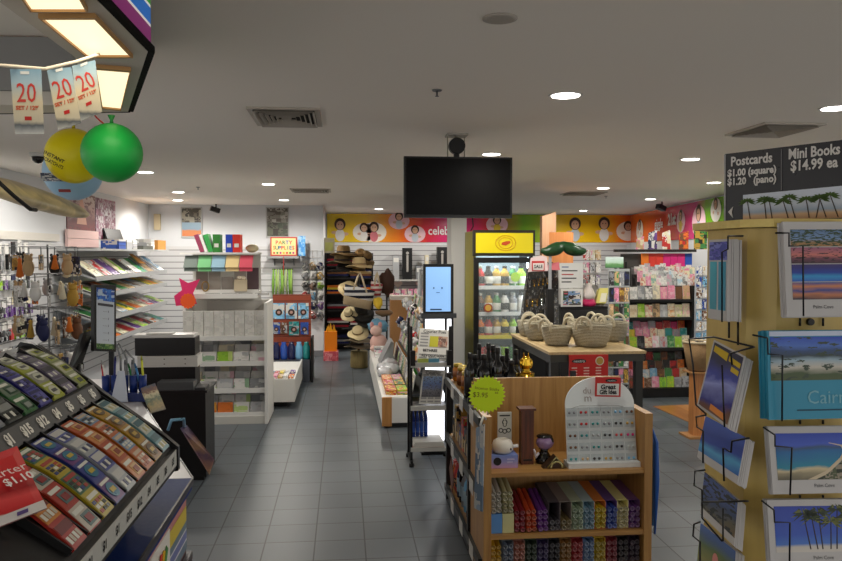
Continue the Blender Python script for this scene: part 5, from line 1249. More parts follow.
NEWSM = prn([(206, 204, 198), (190, 188, 182), (214, 212, 208), (160, 160, 158), (120, 120, 122)], 6, 9, 4)
for k, (py, nm) in enumerate(((365, 'top'), (408, 'middle'), (449, 'lowest'))):
    z = nz(py)
    sh_ = MB().box(nx0 + .02, nx1 - .02, 6.24, 6.52, z - .012, z).build('shelf', BLACK, ns)
    MB().box(nx0 + .005, nx1 - .005, 6.228, 6.24, z - .018, z + (.02 if k < 2 else .015)).build('price_rail', mat((196, 196, 190), .4), ns)
    if k == 0:
        MB().box(nx0 + .06, nx0 + .15, 6.226, 6.228, z + .022, z + .055).box(nx0 + .15, nx1 - .10, 6.226, 6.228, z + .022, z + .055, 1).build('rail_card', [mat((176, 190, 90), .5), mat((90, 150, 176), .5)], ns)
        MB().box(nx0, nx0 + .04, 6.2, 6.26, z, z + .12).build('holder_arm', BLACK, ns); MB().box(nx1 - .04, nx1, 6.2, 6.26, z, z + .12).build('holder_arm', BLACK, ns)
    if k < 2:
        for j in range(6):
            c4 = (((417, 359.5), (447.5, 361), (452, 331.5), (421, 329)), ((419, 404), (441, 404), (447, 372), (424, 371)))[k]
            yy = 6.27 + j * .012
            a, b, c, d = [A(x + j * 0, y, yy) for x, y in c4]
            a = Vector((a.x, yy, max(a.z, z + .001))); b = Vector((b.x, yy, max(b.z, z + .001)))
            c.y = d.y = yy + .09
            t = T('newspaper', ('front newspaper with a yellow figure picture, on the top shelf', 'front newspaper with a blue crowd photograph, on the middle shelf')[k] if j == 0 else f'folded newspaper behind the front one on the {nm} shelf, {ORD[j - 1]} back', 'newspaper', (a + b) / 2, f'newspapers on the {nm} shelf')
            m_ = mat((216, 214, 208), .6)
            MB().slab(a, b, c, d, .009, 0, 1).build('pages', [m_ if j == 0 else PAPER, PAPER], t)
            if j == 0:
                uu = (b - a).normalized(); vv = (d - a); nn = uu.cross(vv).normalized()
                P = lambda s, t_: a + (b - a) * s + (d - a) * t_ + nn * .0015
                bars = MB()
                for n_ in range(9):
                    for c_ in range(3):
                        u0 = .05 + c_ * .32; v0 = .05 + n_ * .095
                        if (k == 0 and (v0 < .38 and n_ > 1 or c_ > 0 and v0 > .38)) or (k == 1 and .22 < v0 < .8): continue
                        bars.slab(P(u0, v0), P(u0 + .26, v0), P(u0 + .26, v0 + .045), P(u0, v0 + .045), .0004)
                bars.build('lettering', mat((150, 150, 148), .6), t)
                if k == 0:
                    text('Courier Post', .036, P(.5, .90), uu, vv, INK, t, bold=.0005)
                    MB().slab(P(.36, .42), P(.64, .42), P(.64, .76), P(.36, .76), .0008).build('photo', mat((196, 190, 50), .5), t); MB().slab(P(.64, .42), P(.95, .42), P(.95, .76), P(.64, .76), .0008).build('photo', prn([(176, 120, 100), (120, 90, 80), (200, 170, 150)], 3, 3, 2), t)
                    text('BETHREE', .03, P(.40, .30), uu, vv, INK, t, bold=.001); text('REVOLUTION', .03, P(.5, .14), uu, vv, INK, t, bold=.001)
                else:
                    MB().slab(P(.06, .20), P(.94, .20), P(.94, .80), P(.06, .80), .0008).build('photo', view([(0, (60, 60, 70)), (.3, (110, 110, 120)), (.6, (70, 100, 160)), (1, (120, 150, 190))], 6, .4, (50, 50, 60), .56), t); text('Courier', .04, P(.5, .90), uu, vv, INK, t)
    else:
        for j in range(4):
            MB().box(nx0 + .02 + .006 * j, nx1 - .05 - .004 * j, 6.245, 6.5, z + .001 + j * .014, z + .0135 + j * .014).top('newspaper', [PAPER if j else mat((206, 120, 110), .6)], f'flat folded newspaper in the lowest stack, {ORD[j]} from the bottom', 'newspaper', 'newspapers in the lowest stack')
blob('dark_plush', 449, 385, 6.205, .05, .085, (22, 30, 44), 'dark navy plush item hanging beside the middle newspapers', 'toy', ry=.045)
# blue water bottles low beside the stand
for k in range(4):
    p = A(413 + k * 4.2, 452, 6.42)
    place('water_bottle', ME_BOTTLE, [mat((20, 50, 130), .15, spec=.6), mat((24, 60, 150), .2), mat((16, 36, 90), .3), mat((40, 80, 170), .3)], (p.x + .005, 6.44, nz(449) + .058), f'dark blue bottle standing behind the lowest newspapers, {ORD[k]} along', 'bottle', 'blue bottles behind the newspapers', scale=(.032, .032, .26))
# ================================================================== gondola with timber end
GX0, GX1 = .731, 1.655
GW = grain((158, 114, 60), (186, 142, 82), 4.0, 'z'); GWH = grain((158, 114, 60), (186, 142, 82), 4.0, 'x')
gd = T('gondola', 'timber and black metal display gondola with rolled incense shelves at its end', 'display unit', (1.19, 4.7, 0))
MB().box(GX0, GX0 + .042, 3.98, 4.40, .0, .885).build('side_panel', GW, gd)
MB().box(GX1 - .042, GX1, 3.98, 4.40, .0, .885).build('side_panel', GW, gd)
MB().box(GX0 + .02, GX1 - .03, 4.40, 4.425, .0, 1.02).build('back_board', GW, gd)
SZ = [.595, .245, .0]
for z, nm in ((.58, 'upper'), (.245, 'middle'), (-.06, 'low')):
    if z < 0: z = .06
    MB().box(GX0 + .042, GX1 - .042, 3.99, 4.40, z - .022, z).build('shelf', GWH, gd)
blk = mat((34, 36, 38), .4)
fm = MB()
for (x, y) in ((GX0 - .012, 5.38), (GX1 - .03, 5.38), (GX0 - .012, 4.43)):
    MB().box(x, x + .035, y, y + .035, 0, .90).build('metal_post', blk, gd)
for z, nm in ((.86, 'upper'), (.47, 'middle'), (.10, 'lowest')):
    s_ = MB().box(GX0 + .01, GX0 + .60, 4.43, 5.40, z - .02, z - .004).build('side_shelf', GWH, gd)
    MB().box(GX0 - .022, GX0 + .0, 4.02, 5.41, z - .035, z + .012).build('edge_rail', mat((44, 46, 46), .45), gd)
    for k in range(3):
        y = 4.18 + k * .38
        MB().box(GX0 - .024, GX0 - .0225, y, y + .13, z - .07, z + .015).build('shelf_ticket', mat((206, 204, 198), .5), gd)
MB().box(GX0 + .60, GX0 + .62, 4.43, 5.42, .04, .855).build('centre_board', GW, gd)
# ---- rolled incense bundles in their open cartons
def roll_mesh():
    return MB().lathe([(.55, 1.0), (1.0, 1.0), (1.0, 0), (.55, 0), (.55, .12)], n=12, axis='y', mats=[1, 0, 1, 1]).mesh('roll', slots(2))
ME_ROLL = roll_mesh()
def open_box_mesh():
    # a carton open to the front with a slanting flap
    mb = MB()
    mb.box(0, 1, 0, 1, 0, .03); mb.box(0, .03, 0, 1, .03, 1); mb.box(.97, 1, 0, 1, .03, 1); mb.box(.03, .97, .97, 1, .03, 1)
    mb.slab((0, .06, 1.0), (1, .06, 1.0), (1, 1.0, 1.16), (0, 1.0, 1.16), .02)
    mb.prism([(0, .06, 1.0), (0, 1.0, 1.0), (0, 1.0, 1.14)], (.03, 0, 0)).prism([(.97, .06, 1.0), (.97, 1.0, 1.0), (.97, 1.0, 1.14)], (.03, 0, 0))
    return mb.mesh('carton', slots(1))
ME_OBOX = open_box_mesh()
rowA = [('speckled white', (206, 202, 190), 4), ('pale yellow', (200, 196, 150), 4), ('crimson', (150, 36, 50), 4), ('orange red', (206, 76, 36), 4), ('purple', (116, 56, 150), 4), ('charcoal', (70, 68, 76), 2), ('olive brown', (140, 124, 80), 2), ('pale green', (176, 200, 170), 4), ('light blue', (140, 180, 206), 4), ('bright yellow', (226, 200, 40), 4), ('royal blue', (66, 96, 196), 4), ('cream', (220, 212, 160), 4), ('violet', (130, 80, 160), 4)]
boxA = [None, None, None, None, None, (70, 64, 70), (110, 100, 96), (140, 150, 130), (140, 156, 160), (176, 104, 50), (90, 66, 120), (206, 190, 130), (104, 70, 116)]
rowB = [('golden yellow', (220, 170, 40), 4), ('steel blue', (120, 136, 160), 4), ('salmon', (206, 130, 110), 4), ('dark green', (50, 70, 56), 4), ('indigo', (66, 54, 110), 4), ('black', (44, 44, 50), 4), ('bronze', (170, 120, 60), 4), ('red and white', (190, 60, 66), 4), ('pale blue', (126, 160, 206), 4), ('mustard', (206, 180, 50), 4), ('maroon', (150, 50, 66), 4), ('near black', (50, 46, 52), 4), ('dark purple', (64, 50, 70), 4)]
boxB = [None, (100, 110, 120), (150, 110, 100), (64, 80, 64), (70, 64, 90), (54, 54, 58), (130, 100, 60), (140, 60, 64), (90, 110, 150), (190, 160, 60), (120, 56, 64), (54, 50, 54), (60, 50, 62)]
def roll_rows(row, boxes, z0, tier, y0):
    n = len(row); x0, x1 = GX0 + .046, GX1 - .046; W = (x1 - x0) / n
    for i, (nm, c, rows) in enumerate(row):
        xb = x0 + i * W; r = W / 4.3
        zb = z0
        if tier == 'upper' and i < 2:
            bc = ((96, 150, 214), (206, 204, 150))[i]
            MB().box(xb + .001, xb + W - .001, y0 + .0, y0 + .30, z0 + .001, z0 + .105).top('display_carton', mat(bc, .6), ('plain blue' if i == 0 else 'plain cream') + ' carton under the pale rolls at the end of the upper incense shelf', 'carton')
            zb = z0 + .106
        if boxes[i]:
            place('incense_carton', ME_OBOX, [mat(tuple(min(255, int(v * 1.25 + 10)) for v in boxes[i]), .6)], (xb + .001, y0 + .015, z0 + .001), f'open carton with a slanting flap holding the {nm} rolls, {tier} incense shelf', 'carton', f'cartons on the {tier} incense shelf', scale=(W - .002, .30, .150 if tier == 'upper' else .132))
        m0 = mat(c, .55); m1 = mat(tuple(min(255, int(v * .62 + 96)) for v in c), .6)
        for rr_ in range(rows):
            for cc in range(2):
                xx = xb + W * (.27 + .46 * cc); zz_ = zb + .004 * bool(boxes[i]) + r + rr_ * r * 2.0 + .001
                dy = (rr_ * .004 if not boxes[i] else 0) + R.uniform(-.006, .006)
                place('incense_roll', ME_ROLL, [m0, m1], (xx, y0 + dy, zz_), f'{nm} roll, {tier} incense shelf, {ORD[rr_]} row up, {"star" if cc == 0 else "streamer"} side of its bundle', 'incense roll', f'{nm} rolls on the {tier} shelf', rot=(.2 if not boxes[i] else 0, 0, 0), scale=(r * .93, .24, r * .93))
roll_rows(rowA, boxA, .245, 'upper', 4.02)
roll_rows(rowB, boxB, .06, 'lower', 4.02)
# ---- on the timber end shelf
zt = .581
def dbox(x0, x1, y0, y1, z0, z1): return MB().box(x0, x1, y0, y1, z0, z1)
p0, p1 = A(491, 470, 4.08), A(518, 470, 4.08)
db = T('diffuser_box', 'lilac blue carton under the white mini diffuser', 'box', ((p0.x + p1.x) / 2, 4.13, zt))
zc = A(500, 455.5, 4.08).z
dbox(p0.x, p1.x, 4.08, 4.2, zt, zc).build('carton', view([(0, (196, 150, 190)), (.5, (150, 150, 206)), (1, (116, 140, 206))], 2, .1), db)
MB().lathe([(.022, -.002), (.022, 0)], (p0.x + .035, 4.08, zt + .038), 18, axis='y').build('round_print', BLACK, db)
MB().box(p1.x - .06, p1.x - .02, 4.0785, 4.0798, zt + .045, zt + .052).box(p1.x - .06, p1.x - .03, 4.0785, 4.0798, zt + .03, zt + .036).build('caption_line', mat((190, 190, 220), .5), db)
p = A(504, 447, 4.1)
df = T('mini_diffuser', 'white rounded mini diffuser on its lilac box', 'diffuser', (p.x, 4.13, zc + .001))
MB().lathe([(.03, .001), (.048, .004), (.058, .02), (.060, .042), (.05, .066), (.034, .077), (.02, .078), (.018, .072), (0, .071)], (p.x, 4.14, zc), 28).build('body', mat((222, 218, 208), .35), df)
MB().lathe([(.006, -.003), (.006, 0)], (p.x + .035, 4.14 - .046, zc + .03), 10, axis='y').build('light_dot', BLACK, df)
MB().tube([(p.x + .055, 4.15, zc + .03), (p.x + .09, 4.15, zc + .034)], .010).build('plug', WHITE, df)
a, b = A(497.5, 440, 4.24), A(511.5, 412, 4.24)
cdt = T('info_card', 'tall white card with small dark drawings behind the mini diffuser', 'card', ((a.x + b.x) / 2, 4.25, zc + .001))
MB().box(a.x, b.x, 4.235, 4.25, zt + .001, b.z).build('sheet', mat((206, 206, 202), .6), cdt)
xm = (a.x + b.x) / 2
for (dx, z_, w_) in ((0, .78, .008), (-.0, .70, .016), (0, .62, .012), (-.022, .45, .014), (0, .42, .014), (.022, .45, .014)):
    zz_ = a.z + (b.z - a.z) * (z_ - .15) / .85
    MB().lathe([(w_, -.001), (w_, 0)], (xm + dx, 4.2345, zz_), 10, axis='y').lathe([(w_ * .6, -.002), (w_ * .6, -.001)], (xm + dx, 4.2345, zz_), 8, axis='y', m=1).build('drawing', [mat((70, 72, 72), .6), mat((206, 206, 202), .6)], cdt)
MB().box(a.x + .01, b.x - .01, 4.2335, 4.235, b.z - .022, b.z - .014).build('heading_line', mat((60, 60, 62), .6), cdt)
a, b = A(521, 468, 4.15), A(533.5, 410, 4.15)
it = T('incense_tower', 'tall square dark timber incense tower with a flat cap', 'incense tower', ((a.x + b.x) / 2, 4.17, zt))
twm = grain((72, 34, 18), (110, 56, 30), 8, 'z', .35)
MB().box(a.x, b.x, 4.14, 4.205, zt, b.z).build('column', twm, it); MB().box(a.x - .014, b.x + .01, 4.125, 4.215, b.z, b.z + .012).build('cap', twm, it)
MB().box(a.x + .01, b.x - .01, 4.138, 4.1398, zt + .02, zt + .03).build('slot', BLACK, it)
fg = T('glazed_figurine', 'glossy purple and black curled figurine beside the incense tower', 'figurine', (A(544, 460, 4.15).x, 4.17, zt))
p = A(545, 458, 4.15); x = p.x
bz = BLACKG; lil = mat((150, 120, 160), .15, spec=.7, bump=.4, bscale=60)
MB().lathe([(.045, 0), (.05, .02), (.03, .05), (.02, .07), (.03, .08)], (x, 4.17, zt), 20).build('body', bz, fg)
MB().ell((x + .002, 4.16, zt + .118), .05, .04, .042, 20, 14).build('head', lil, fg)
MB().ell((x + .0, 4.165, zt + .150), .046, .038, .014, 18, 8).ell((x + .03, 4.15, zt + .125), .018, .02, .03, 12, 8).build('hair', bz, fg)
MB().tube([(x - .035, 4.15, zt + .06), (x - .055, 4.14, zt + .04), (x - .06, 4.14, zt + .07), (x - .066, 4.14, zt + .085)], [.008, .009, .007, .004]).build('hand', mat((206, 200, 206), .2), fg)
aw = T('arched_ornament', 'small dark wedge ornament with a gold arch at the front of the shelf', 'ornament', (A(555, 468, 4.06).x, 4.06, zt))
x = A(556, 468, 4.06).x
MB().prism([(x - .075, 4.05, zt), (x + .06, 4.05, zt), (x - .005, 4.05, zt + .068)], (0, .05, 0)).build('wedge', mat((60, 40, 24), .3), aw)
MB().tube([(x - .035 + 0, 4.045, zt + .004)] + [(x + .0 - .03 * math.cos(t), 4.045, zt + .008 + .03 * math.sin(t)) for t in [i * PI / 8 for i in range(9)]] + [(x + .03, 4.045, zt + .004)], .006).tube([(x - .05, 4.046, zt + .006), (x - .004, 4.046, zt + .062), (x + .046, 4.046, zt + .006)], .004).build('gold_arch', mat((176, 170, 120), .25, .6), aw)
# ---- earring board
ax0, ax1 = A(566, 460, 4.1).x, GX1 - .05
az1 = A(600, 377.5, 4.13).z
eb = T('earring_board', 'white arch topped board of earring cards on the timber shelf', 'earring board', ((ax0 + ax1) / 2, 4.22, zt))
def bp(s, z): return Vector((ax0 + (ax1 - ax0) * s, 4.07 + (z - zt) * .16, z))
zs1 = zt + .33
outline = [bp(0, zt + .02), bp(1, zt + .02)] + [Vector((ax0 + (ax1 - ax0) * (.5 + .5 * math.cos(t)), 4.07 + (zs1 + (az1 - zs1) * math.sin(t) - zt) * .16, zs1 + (az1 - zs1) * math.sin(t))) for t in [i * PI / 20 for i in range(21)]]
MB().prism(outline, (0, .008, 0)).build('panel', mat((216, 222, 222), .5), eb)
MB().box(ax0 - .005, ax1 + .004, 4.03, 4.13, zt, zt + .028).build('base_ledge', mat((214, 218, 218), .5), eb)
nb_ = Vector((0, -1, .16)).normalized()
text('du', .05, bp(.32, zs1 + .075) + nb_ * .003, XV, (0, .16, 1), mat((150, 140, 136), .6), eb); text('m', .06, bp(.33, zs1 + .035) + nb_ * .003, XV, (0, .16, 1), mat((150, 140, 136), .6), eb)
MB().tube([bp(.08, zs1 - .02) + nb_ * .004, bp(.2, zs1 - .004) + nb_ * .004, bp(.75, zs1 - .006) + nb_ * .004, bp(.88, zs1 - .02) + nb_ * .004], .0015, 5).build('swag', mat((170, 170, 168), .5), eb)
EC = [['grey', 'red', 'teal', 'grey', 'sky blue', 'brown'], ['grey', 'red', 'teal', 'grey', 'black', 'gold'], ['brown', 'teal', 'silver', 'black', 'red', 'magenta'], ['brown', 'grey', 'teal', 'grey', 'black', 'white'], ['teal', 'tan', 'black', 'gold', 'grey', 'sky blue']]
ME_EC = MB().box(-.5, .5, -.5, .5, 0, 1).mesh('earring_card', slots(1)); ME_STUD = MB().ell((0, 0, 0), 1, .7, 1, 12, 8).mesh('stud', slots(1))
CARDW = mat((178, 186, 188), .5); TICK = mat((150, 156, 158), .6)
for r_ in range(5):
    for c_ in range(6):
        s_ = .085 + c_ * .166; zc_ = zs1 - .062 - r_ * .062
        q = bp(s_, zc_) + nb_ * .004
        t = T('earring_card', f'card of {EC[r_][c_]} stud earrings, {ORD[r_]} row down, {ORD[c_]} from the incense tower', 'earrings', q, 'earring cards on the white board')
        o = place('card', ME_EC, [CARDW], (0, 0, 0), None, None, rot=(-.158, 0, 0), scale=(.058, .002, .046)); o.parent = t
        for dx in (-.0135, .0135):
            o = place('stud', ME_STUD, [mat(CN[EC[r_][c_]] if EC[r_][c_] != 'white' else (206, 214, 214), .2, spec=.7)], (dx, -.006 + .004, .022), None, None, scale=(.0078, .006, .0078)); o.parent = t
gs = T('gift_idea_sign', 'red and white great gift idea sign clipped to the earring board', 'sign', bp(.56, zs1 + .03))
a, b, c, d = [A(x, y, 4.10) for x, y in ((595, 396.5), (620.5, 397), (621, 377.5), (595.5, 377))]
MB().slab(a, b, c, d, .004).build('card', mat((196, 40, 34), .5), gs)
P = lambda s, t: a + (b - a) * s + (d - a) * t
MB().slab(P(.07, .08) + Vector((0, -.001, 0)), P(.93, .08) + Vector((0, -.001, 0)), P(.93, .68) + Vector((0, -.001, 0)), P(.07, .68) + Vector((0, -.001, 0)), .001).build('white_field', mat((222, 222, 218), .5), gs)
text('Great', .036, P(.5, .50) + Vector((0, -.003, 0)), XV, (0, 0, 1), INK, gs, bold=.0012); text('Gift Idea', .034, P(.5, .24) + Vector((0, -.003, 0)), XV, (0, 0, 1), INK, gs, bold=.0012, sx=.82)
MB().ell(P(.62, .84) + Vector((0, -.001, 0)), .034, .002, .010, 18, 6).build('badge', BLACK, gs)
text('nextra', .017, P(.62, .84) + Vector((0, -.005, 0)), XV, (0, 0, 1), mat((214, 210, 206), .5), gs)
# ---- fluorescent star on its clip
sp = A(487, 394.5, 3.93)
ss = T('star_sign', 'fluorescent yellow starburst price sign with handwriting on the gondola corner', 'sign', (sp.x, 3.93, .93))
rr0 = 19.5 * 3.93 / FPX
MB().prism([sp + Vector(((rr0 if i % 2 else rr0 * .86) * math.cos(2 * PI * i / 56), 0, (rr0 if i % 2 else rr0 * .86) * math.sin(2 * PI * i / 56))) for i in range(56)], (0, .004, 0)).build('card', mat((214, 244, 30), .6), ss)
HW = mat((110, 110, 30), .6)
text('Incense Sticks', .022, sp + Vector((0, -.002, .03)), Vector((1, 0, -.1)), (0, 0, 1), HW, ss, sx=1.05); text('$3.95', .036, sp + Vector((-.035, -.002, -.002)), Vector((1, 0, -.08)), (0, 0, 1), HW, ss)
text('ea', .02, sp + Vector((.05, -.002, .01)), XV, (0, 0, 1), HW, ss)
MB().tube([sp + Vector((.0, .008, 0)), Vector((GX0 + .02, 3.95, .94)), Vector((GX0 + .02, 3.972, .90))], .004).build('stick', mat((196, 190, 176), .4), ss)
# hanging bag of cards on the gondola side, streamers at the other side
hb_ = T('hanging_pack', 'clear hanging pack of pale cards on the corner of the gondola', 'pack', (GX0 - .03, 4.0, .6))
MB().slab(A(474, 508, 3.97), A(482, 512, 3.94), A(484, 424, 3.94), A(476, 428, 3.97), .012).build('pack', prn([(150, 170, 190), (190, 196, 196), (206, 206, 200), (110, 130, 150)], 3, 5, 1, rough=.2), hb_)
q = A(480, 426, 3.955); MB().tube([q, (GX0 - .005, 3.965, q.z + .05), (GX0 + .01, 3.974, q.z + .03)], .006).build('hanger', WHITE, hb_)
st_ = T('blue_streamer', 'blue and red hanging streamers on the outer side of the gondola', 'streamer', (GX1 + .03, 4.1, .2))
for k in range(7):
    x = GX1 + .02 + .007 * (k % 4); y = 4.0 + k * .045
    MB().tube([(GX1 + .004, y, .80 - .01 * k), (x + .01, y, .72 - .02 * k), (x + .018, y + .01, .5), (x + .006, y, .22 + .03 * k)], [.006, .012, .016, .006], 6).build('strand', mat([(40, 90, 170), (60, 120, 196), (30, 60, 130), (176, 60, 70), (90, 110, 190), (50, 90, 180), (40, 70, 150)][k], .4), st_)

# ---- goods on the aisle side of the gondola
gl = [('honey jar', (190, 120, 40)), ('amber jar', (176, 100, 30)), ('brown jar', (110, 66, 34)), ('green jar', (70, 100, 50))]
for k in range(9):
    y = 4.55 + k * .095; nm, c = gl[k % 4]
    t = T('jar', f'{nm} on the upper side shelf of the gondola, {ORD[k]} from the star sign', 'jar', (GX0 + .06, y, .857), 'jars on the gondola side shelf')
    x = GX0 + .06 + .02 * (k % 2)
    MB().lathe([(.03, 0), (.036, .01), (.036, .085), (.028, .098)], (x, y, .857), 16).build('glass', mat(c, .15, spec=.6), t); MB().lathe([(.031, .0985), (.031, .122), (0, .122)], (x, y, .857), 16).build('lid', mat((190, 160, 60), .3, .5), t)
    MB().lathe([(.0365, .03), (.0365, .07)], (x, y, .857), 16).build('label', mat((150, 90, 50), .6), t)
IT = ['brown', 'tan', 'black', 'navy', 'red', 'blue', 'brown', 'gold', 'black']
for k in range(9):
    y = 4.47 + k * .1; c = IT[k]; h = R.uniform(.12, .24)
    t = T('gift_box', f'{c} boxed gift on the middle side shelf, {ORD[k]} from the timber end', 'box', (GX0 + .1, y, .467), 'gifts on the middle gondola side shelf')
    MB().box(GX0 + .03, GX0 + .14, y, y + .085, .467, .467 + h).build('carton', hue(c, 'gold', 'black', sx=2, sz=3, seed=k, axes='xyz'), t); MB().box(GX0 + .028, GX0 + .0295, y + .02, y + .065, .48, .467 + h * .5).build('label', mat((196, 180, 150), .5), t)
IT2 = [('red', 'pot'), ('red', 'pot'), ('navy', 'bottle'), ('black', 'bottle'), ('grey', 'bottle'), ('sky blue', 'bottle'), ('navy', 'bottle'), ('black', 'bottle'), ('brown', 'pot')]
for k, (c, kd) in enumerate(IT2):
    y = 5.32 - k * .1; z = .097
    if kd == 'bottle':
        place('side_bottle', ME_BOTTLE, [mat(CN[c], .15, spec=.6), mat(CN[c], .15), BLACK, mat((150, 176, 190), .5)], (GX0 + .06, y, z), f'{c} bottle on the lowest side shelf, {ORD[k]} from the far post', 'bottle', 'bottles on the lowest gondola shelf', scale=(.07, .07, .27))
    else:
        t = T('painted_pot', f'{c} painted bulging pot on the lowest side shelf, {ORD[k]} from the far post', 'pot', (GX0 + .06, y, z), 'pots on the lowest gondola shelf')
        MB().lathe([(.03, 0), (.046, .05), (.046, .12), (.03, .17), (.034, .2), (.026, .2), (.02, .16)], (GX0 + .06, y, z), 18).build('body', hue(c, 'black', 'orange', sx=3, sz=3, seed=k, axes='xyz'), t); MB().lathe([(.0475, .08), (.0475, .095)], (GX0 + .06, y, z), 18).build('band', mat((190, 150, 100), .4), t)
tag_ = MB().slab((GX0 - .03, 5.1, .30), (GX0 - .03, 4.98, .17), (GX0 - .028, 4.9, .27), (GX0 - .028, 5.02, .40), .004); tag_.top('wooden_plaque', mat((110, 60, 40), .5), 'tilted dark red plaque leaning on the low side rail of the gondola', 'plaque')
# ---- bottles and dark ornaments on top
for k in range(11):
    px = 470 + k * 4.6; Y = 4.62 + (k % 3) * .14; p = A(px, 372, Y); h = .085 + [.17, .14, .19, .16, .21, .18, .20, .13, .16, .12, .17][k]
    place('dark_bottle', ME_BOTTLE, [mat((10, 10, 12), .1, spec=.7), mat((12, 12, 14), .1), mat((20, 18, 18), .4), mat((24, 24, 28), .3)], (p.x, Y, .857), f'black bottle standing behind the timber end board, {ORD[k]} counting from the kiosk side', 'bottle', 'black bottles behind the timber end', scale=(.072 + .015 * (k % 2), .072 + .015 * (k % 2), h + .03))
go = T('gold_owl', 'shiny gold bird ornament at the end of the black bottles', 'ornament', (A(525, 378, 4.6).x, 4.6, .857))
p = A(526, 376, 4.6); x = p.x; gm_ = mat((226, 180, 60), .12, 1.0)
MB().lathe([(.03, 0), (.034, .006), (.02, .012), (.03, .03), (.036, .05), (.026, .07), (.03, .082), (.02, .096), (0, .10)], (x, 4.6, 1.0205), 20).lathe([(.05, .857 - 1.0205), (.05, -.001)], (x, 4.6, 1.0205), 20).build('body', gm_, go)
MB().ell((x - .03, 4.6, 1.075), .012, .012, .03, 10, 8).ell((x + .03, 4.6, 1.075), .012, .012, .03, 10, 8).build('wing', gm_, go); MB().lathe([(.008, 0), (0, .03)], (x - .014, 4.6, 1.115), 8).lathe([(.008, 0), (0, .03)], (x + .014, 4.6, 1.115), 8).build('ear', gm_, go)
# leafy bit at the star
lf = T('green_sprig', 'green leafy sprig beside the yellow starburst on the gondola top', 'plant', (A(468, 380, 4.35).x, 4.5, .86))
g = MB(); base = Vector((GX0 + .10, 4.50, .862))
for k in range(16):
    a = k * 2.4; d = Vector((math.cos(a) * .5, math.sin(a) * .5, 1)).normalized(); L_ = .08 + .05 * (k % 3); tip = base + d * L_; sd = d.cross(Vector((0, 0, 1))).normalized() * .012
    g.slab(base, base + d * L_ * .5 + sd, tip, base + d * L_ * .5 - sd, .001)
g.build('leaves', mat((66, 120, 50), .5), lf)

# ================================================================== table with woven baskets
bt2 = T('display_table', 'black framed table with a pale timber top carrying woven baskets', 'table', (1.9, 6.1, 0))
TX0, TX1, TY0, TY1, TZ = 1.50, 2.24, 5.52, 6.85, 1.02
MB().box(TX0, TX1, TY0, TY1, TZ - .02, TZ).build('top', grain((170, 146, 102), (196, 172, 130), 5, 'y'), bt2)
ap = MB().box(TX0 + .012, TX1 - .012, TY0 + .01, TY0 + .05, TZ - .075, TZ - .021).box(TX0 + .012, TX0 + .05, TY0 + .05, TY1 - .02, TZ - .085, TZ - .021).box(TX1 - .05, TX1 - .012, TY0 + .05, TY1 - .02, TZ - .075, TZ - .021)
ap.build('apron', mat((58, 58, 52), .5), bt2)
for x in (TX0 + .015, TX1 - .075):
    for y in (TY0 + .012, TY1 - .08): MB().box(x, x + .055, y, y + .055, 0, TZ - .076).build('leg', mat((44, 44, 42), .5), bt2)
BK = mat((200, 190, 164), .9, bump=1.0, bscale=110)
wv = bpy.data.materials.new('woven'); wv.use_nodes = True
def woven():
    nt = wv.node_tree; b = nt.nodes['Principled BSDF']; b.inputs['Roughness'].default_value = .85
    tc = nt.nodes.new('ShaderNodeTexCoord'); w = nt.nodes.new('ShaderNodeTexWave'); w.wave_type = 'BANDS'; w.bands_direction = 'Z'
    w.inputs['Scale'].default_value = 26; w.inputs['Distortion'].default_value = 2.5; w.inputs['Detail'].default_value = 2; w.inputs['Detail Scale'].default_value = 6
    nt.links.new(tc.outputs['Object'], w.inputs['Vector'])
    nt.links.new(_ramp(nt, w.outputs['Fac'], [(0, (150, 138, 112)), (.5, (198, 188, 162)), (1, (216, 208, 186))]), b.inputs['Base Color'])
    bp_ = nt.nodes.new('ShaderNodeBump'); bp_.inputs['Strength'].default_value = .9; bp_.inputs['Distance'].default_value = .01
    nt.links.new(w.outputs['Fac'], bp_.inputs['Height']); nt.links.new(bp_.outputs[0], b.inputs['Normal'])
woven()
def basket(x, y, rb_, rt, h, z, label, ang=0.0, hr=.055, group='woven baskets on the table'):
    t = T('woven_basket', label, 'basket', (x, y, z), group)
    pr = [(rb_ * .6, 0), (rb_, .008), (rb_ + (rt - rb_) * .5, h * .4), (rt, h * .95), (rt - .004, h), (rt - .014, h), (rt - .014, h * .9), (rb_ + (rt - rb_) * .4, h * .35), (rb_ - .01, .016), (0, .016)]
    MB().lathe(pr, (x, y, z), 32).build('body', wv, t)
    for s_ in (-1, 1):
        c = Vector((x + s_ * (rt - .004) * math.cos(ang), y + s_ * (rt - .004) * math.sin(ang), z + h * .92)); tv_ = Vector((-math.sin(ang), math.cos(ang), 0))
        MB().tube([c + tv_ * hr * math.cos(th) + Vector((s_ * math.cos(ang) * .01, s_ * math.sin(ang) * .01, hr * 1.15 * math.sin(th))) for th in [-.35 + i * (PI + .7) / 14 for i in range(15)]], .0115, 8).build('handle', BK, t)
for (px, py, rb_, rt, h, ang, hr, lab) in ((529, 336, .07, .10, .12, 1.35, .06, 'woven basket at the far corner of the table, the first of the row'), (538, 340, .08, .115, .125, 1.2, .06, 'woven basket second from the far corner of the table'),
        (557, 345, .085, .118, .13, .5, .062, 'woven basket in the middle of the row, third from the far corner'), (591, 346, .11, .152, .155, .9, .062, 'biggest woven basket, on the near edge of the table above the red poster'),
        (613, 341, .085, .12, .14, .9, .055, 'woven basket behind the biggest one'), (580, 337, .08, .11, .13, .4, .06, 'woven basket farthest back beside the glittering stand')):
    q = AZ(px, py, TZ); basket(q.x, q.y, rb_ * 1.08, rt * 1.08, h * 1.15, TZ + .001, lab, ang=ang, hr=hr)
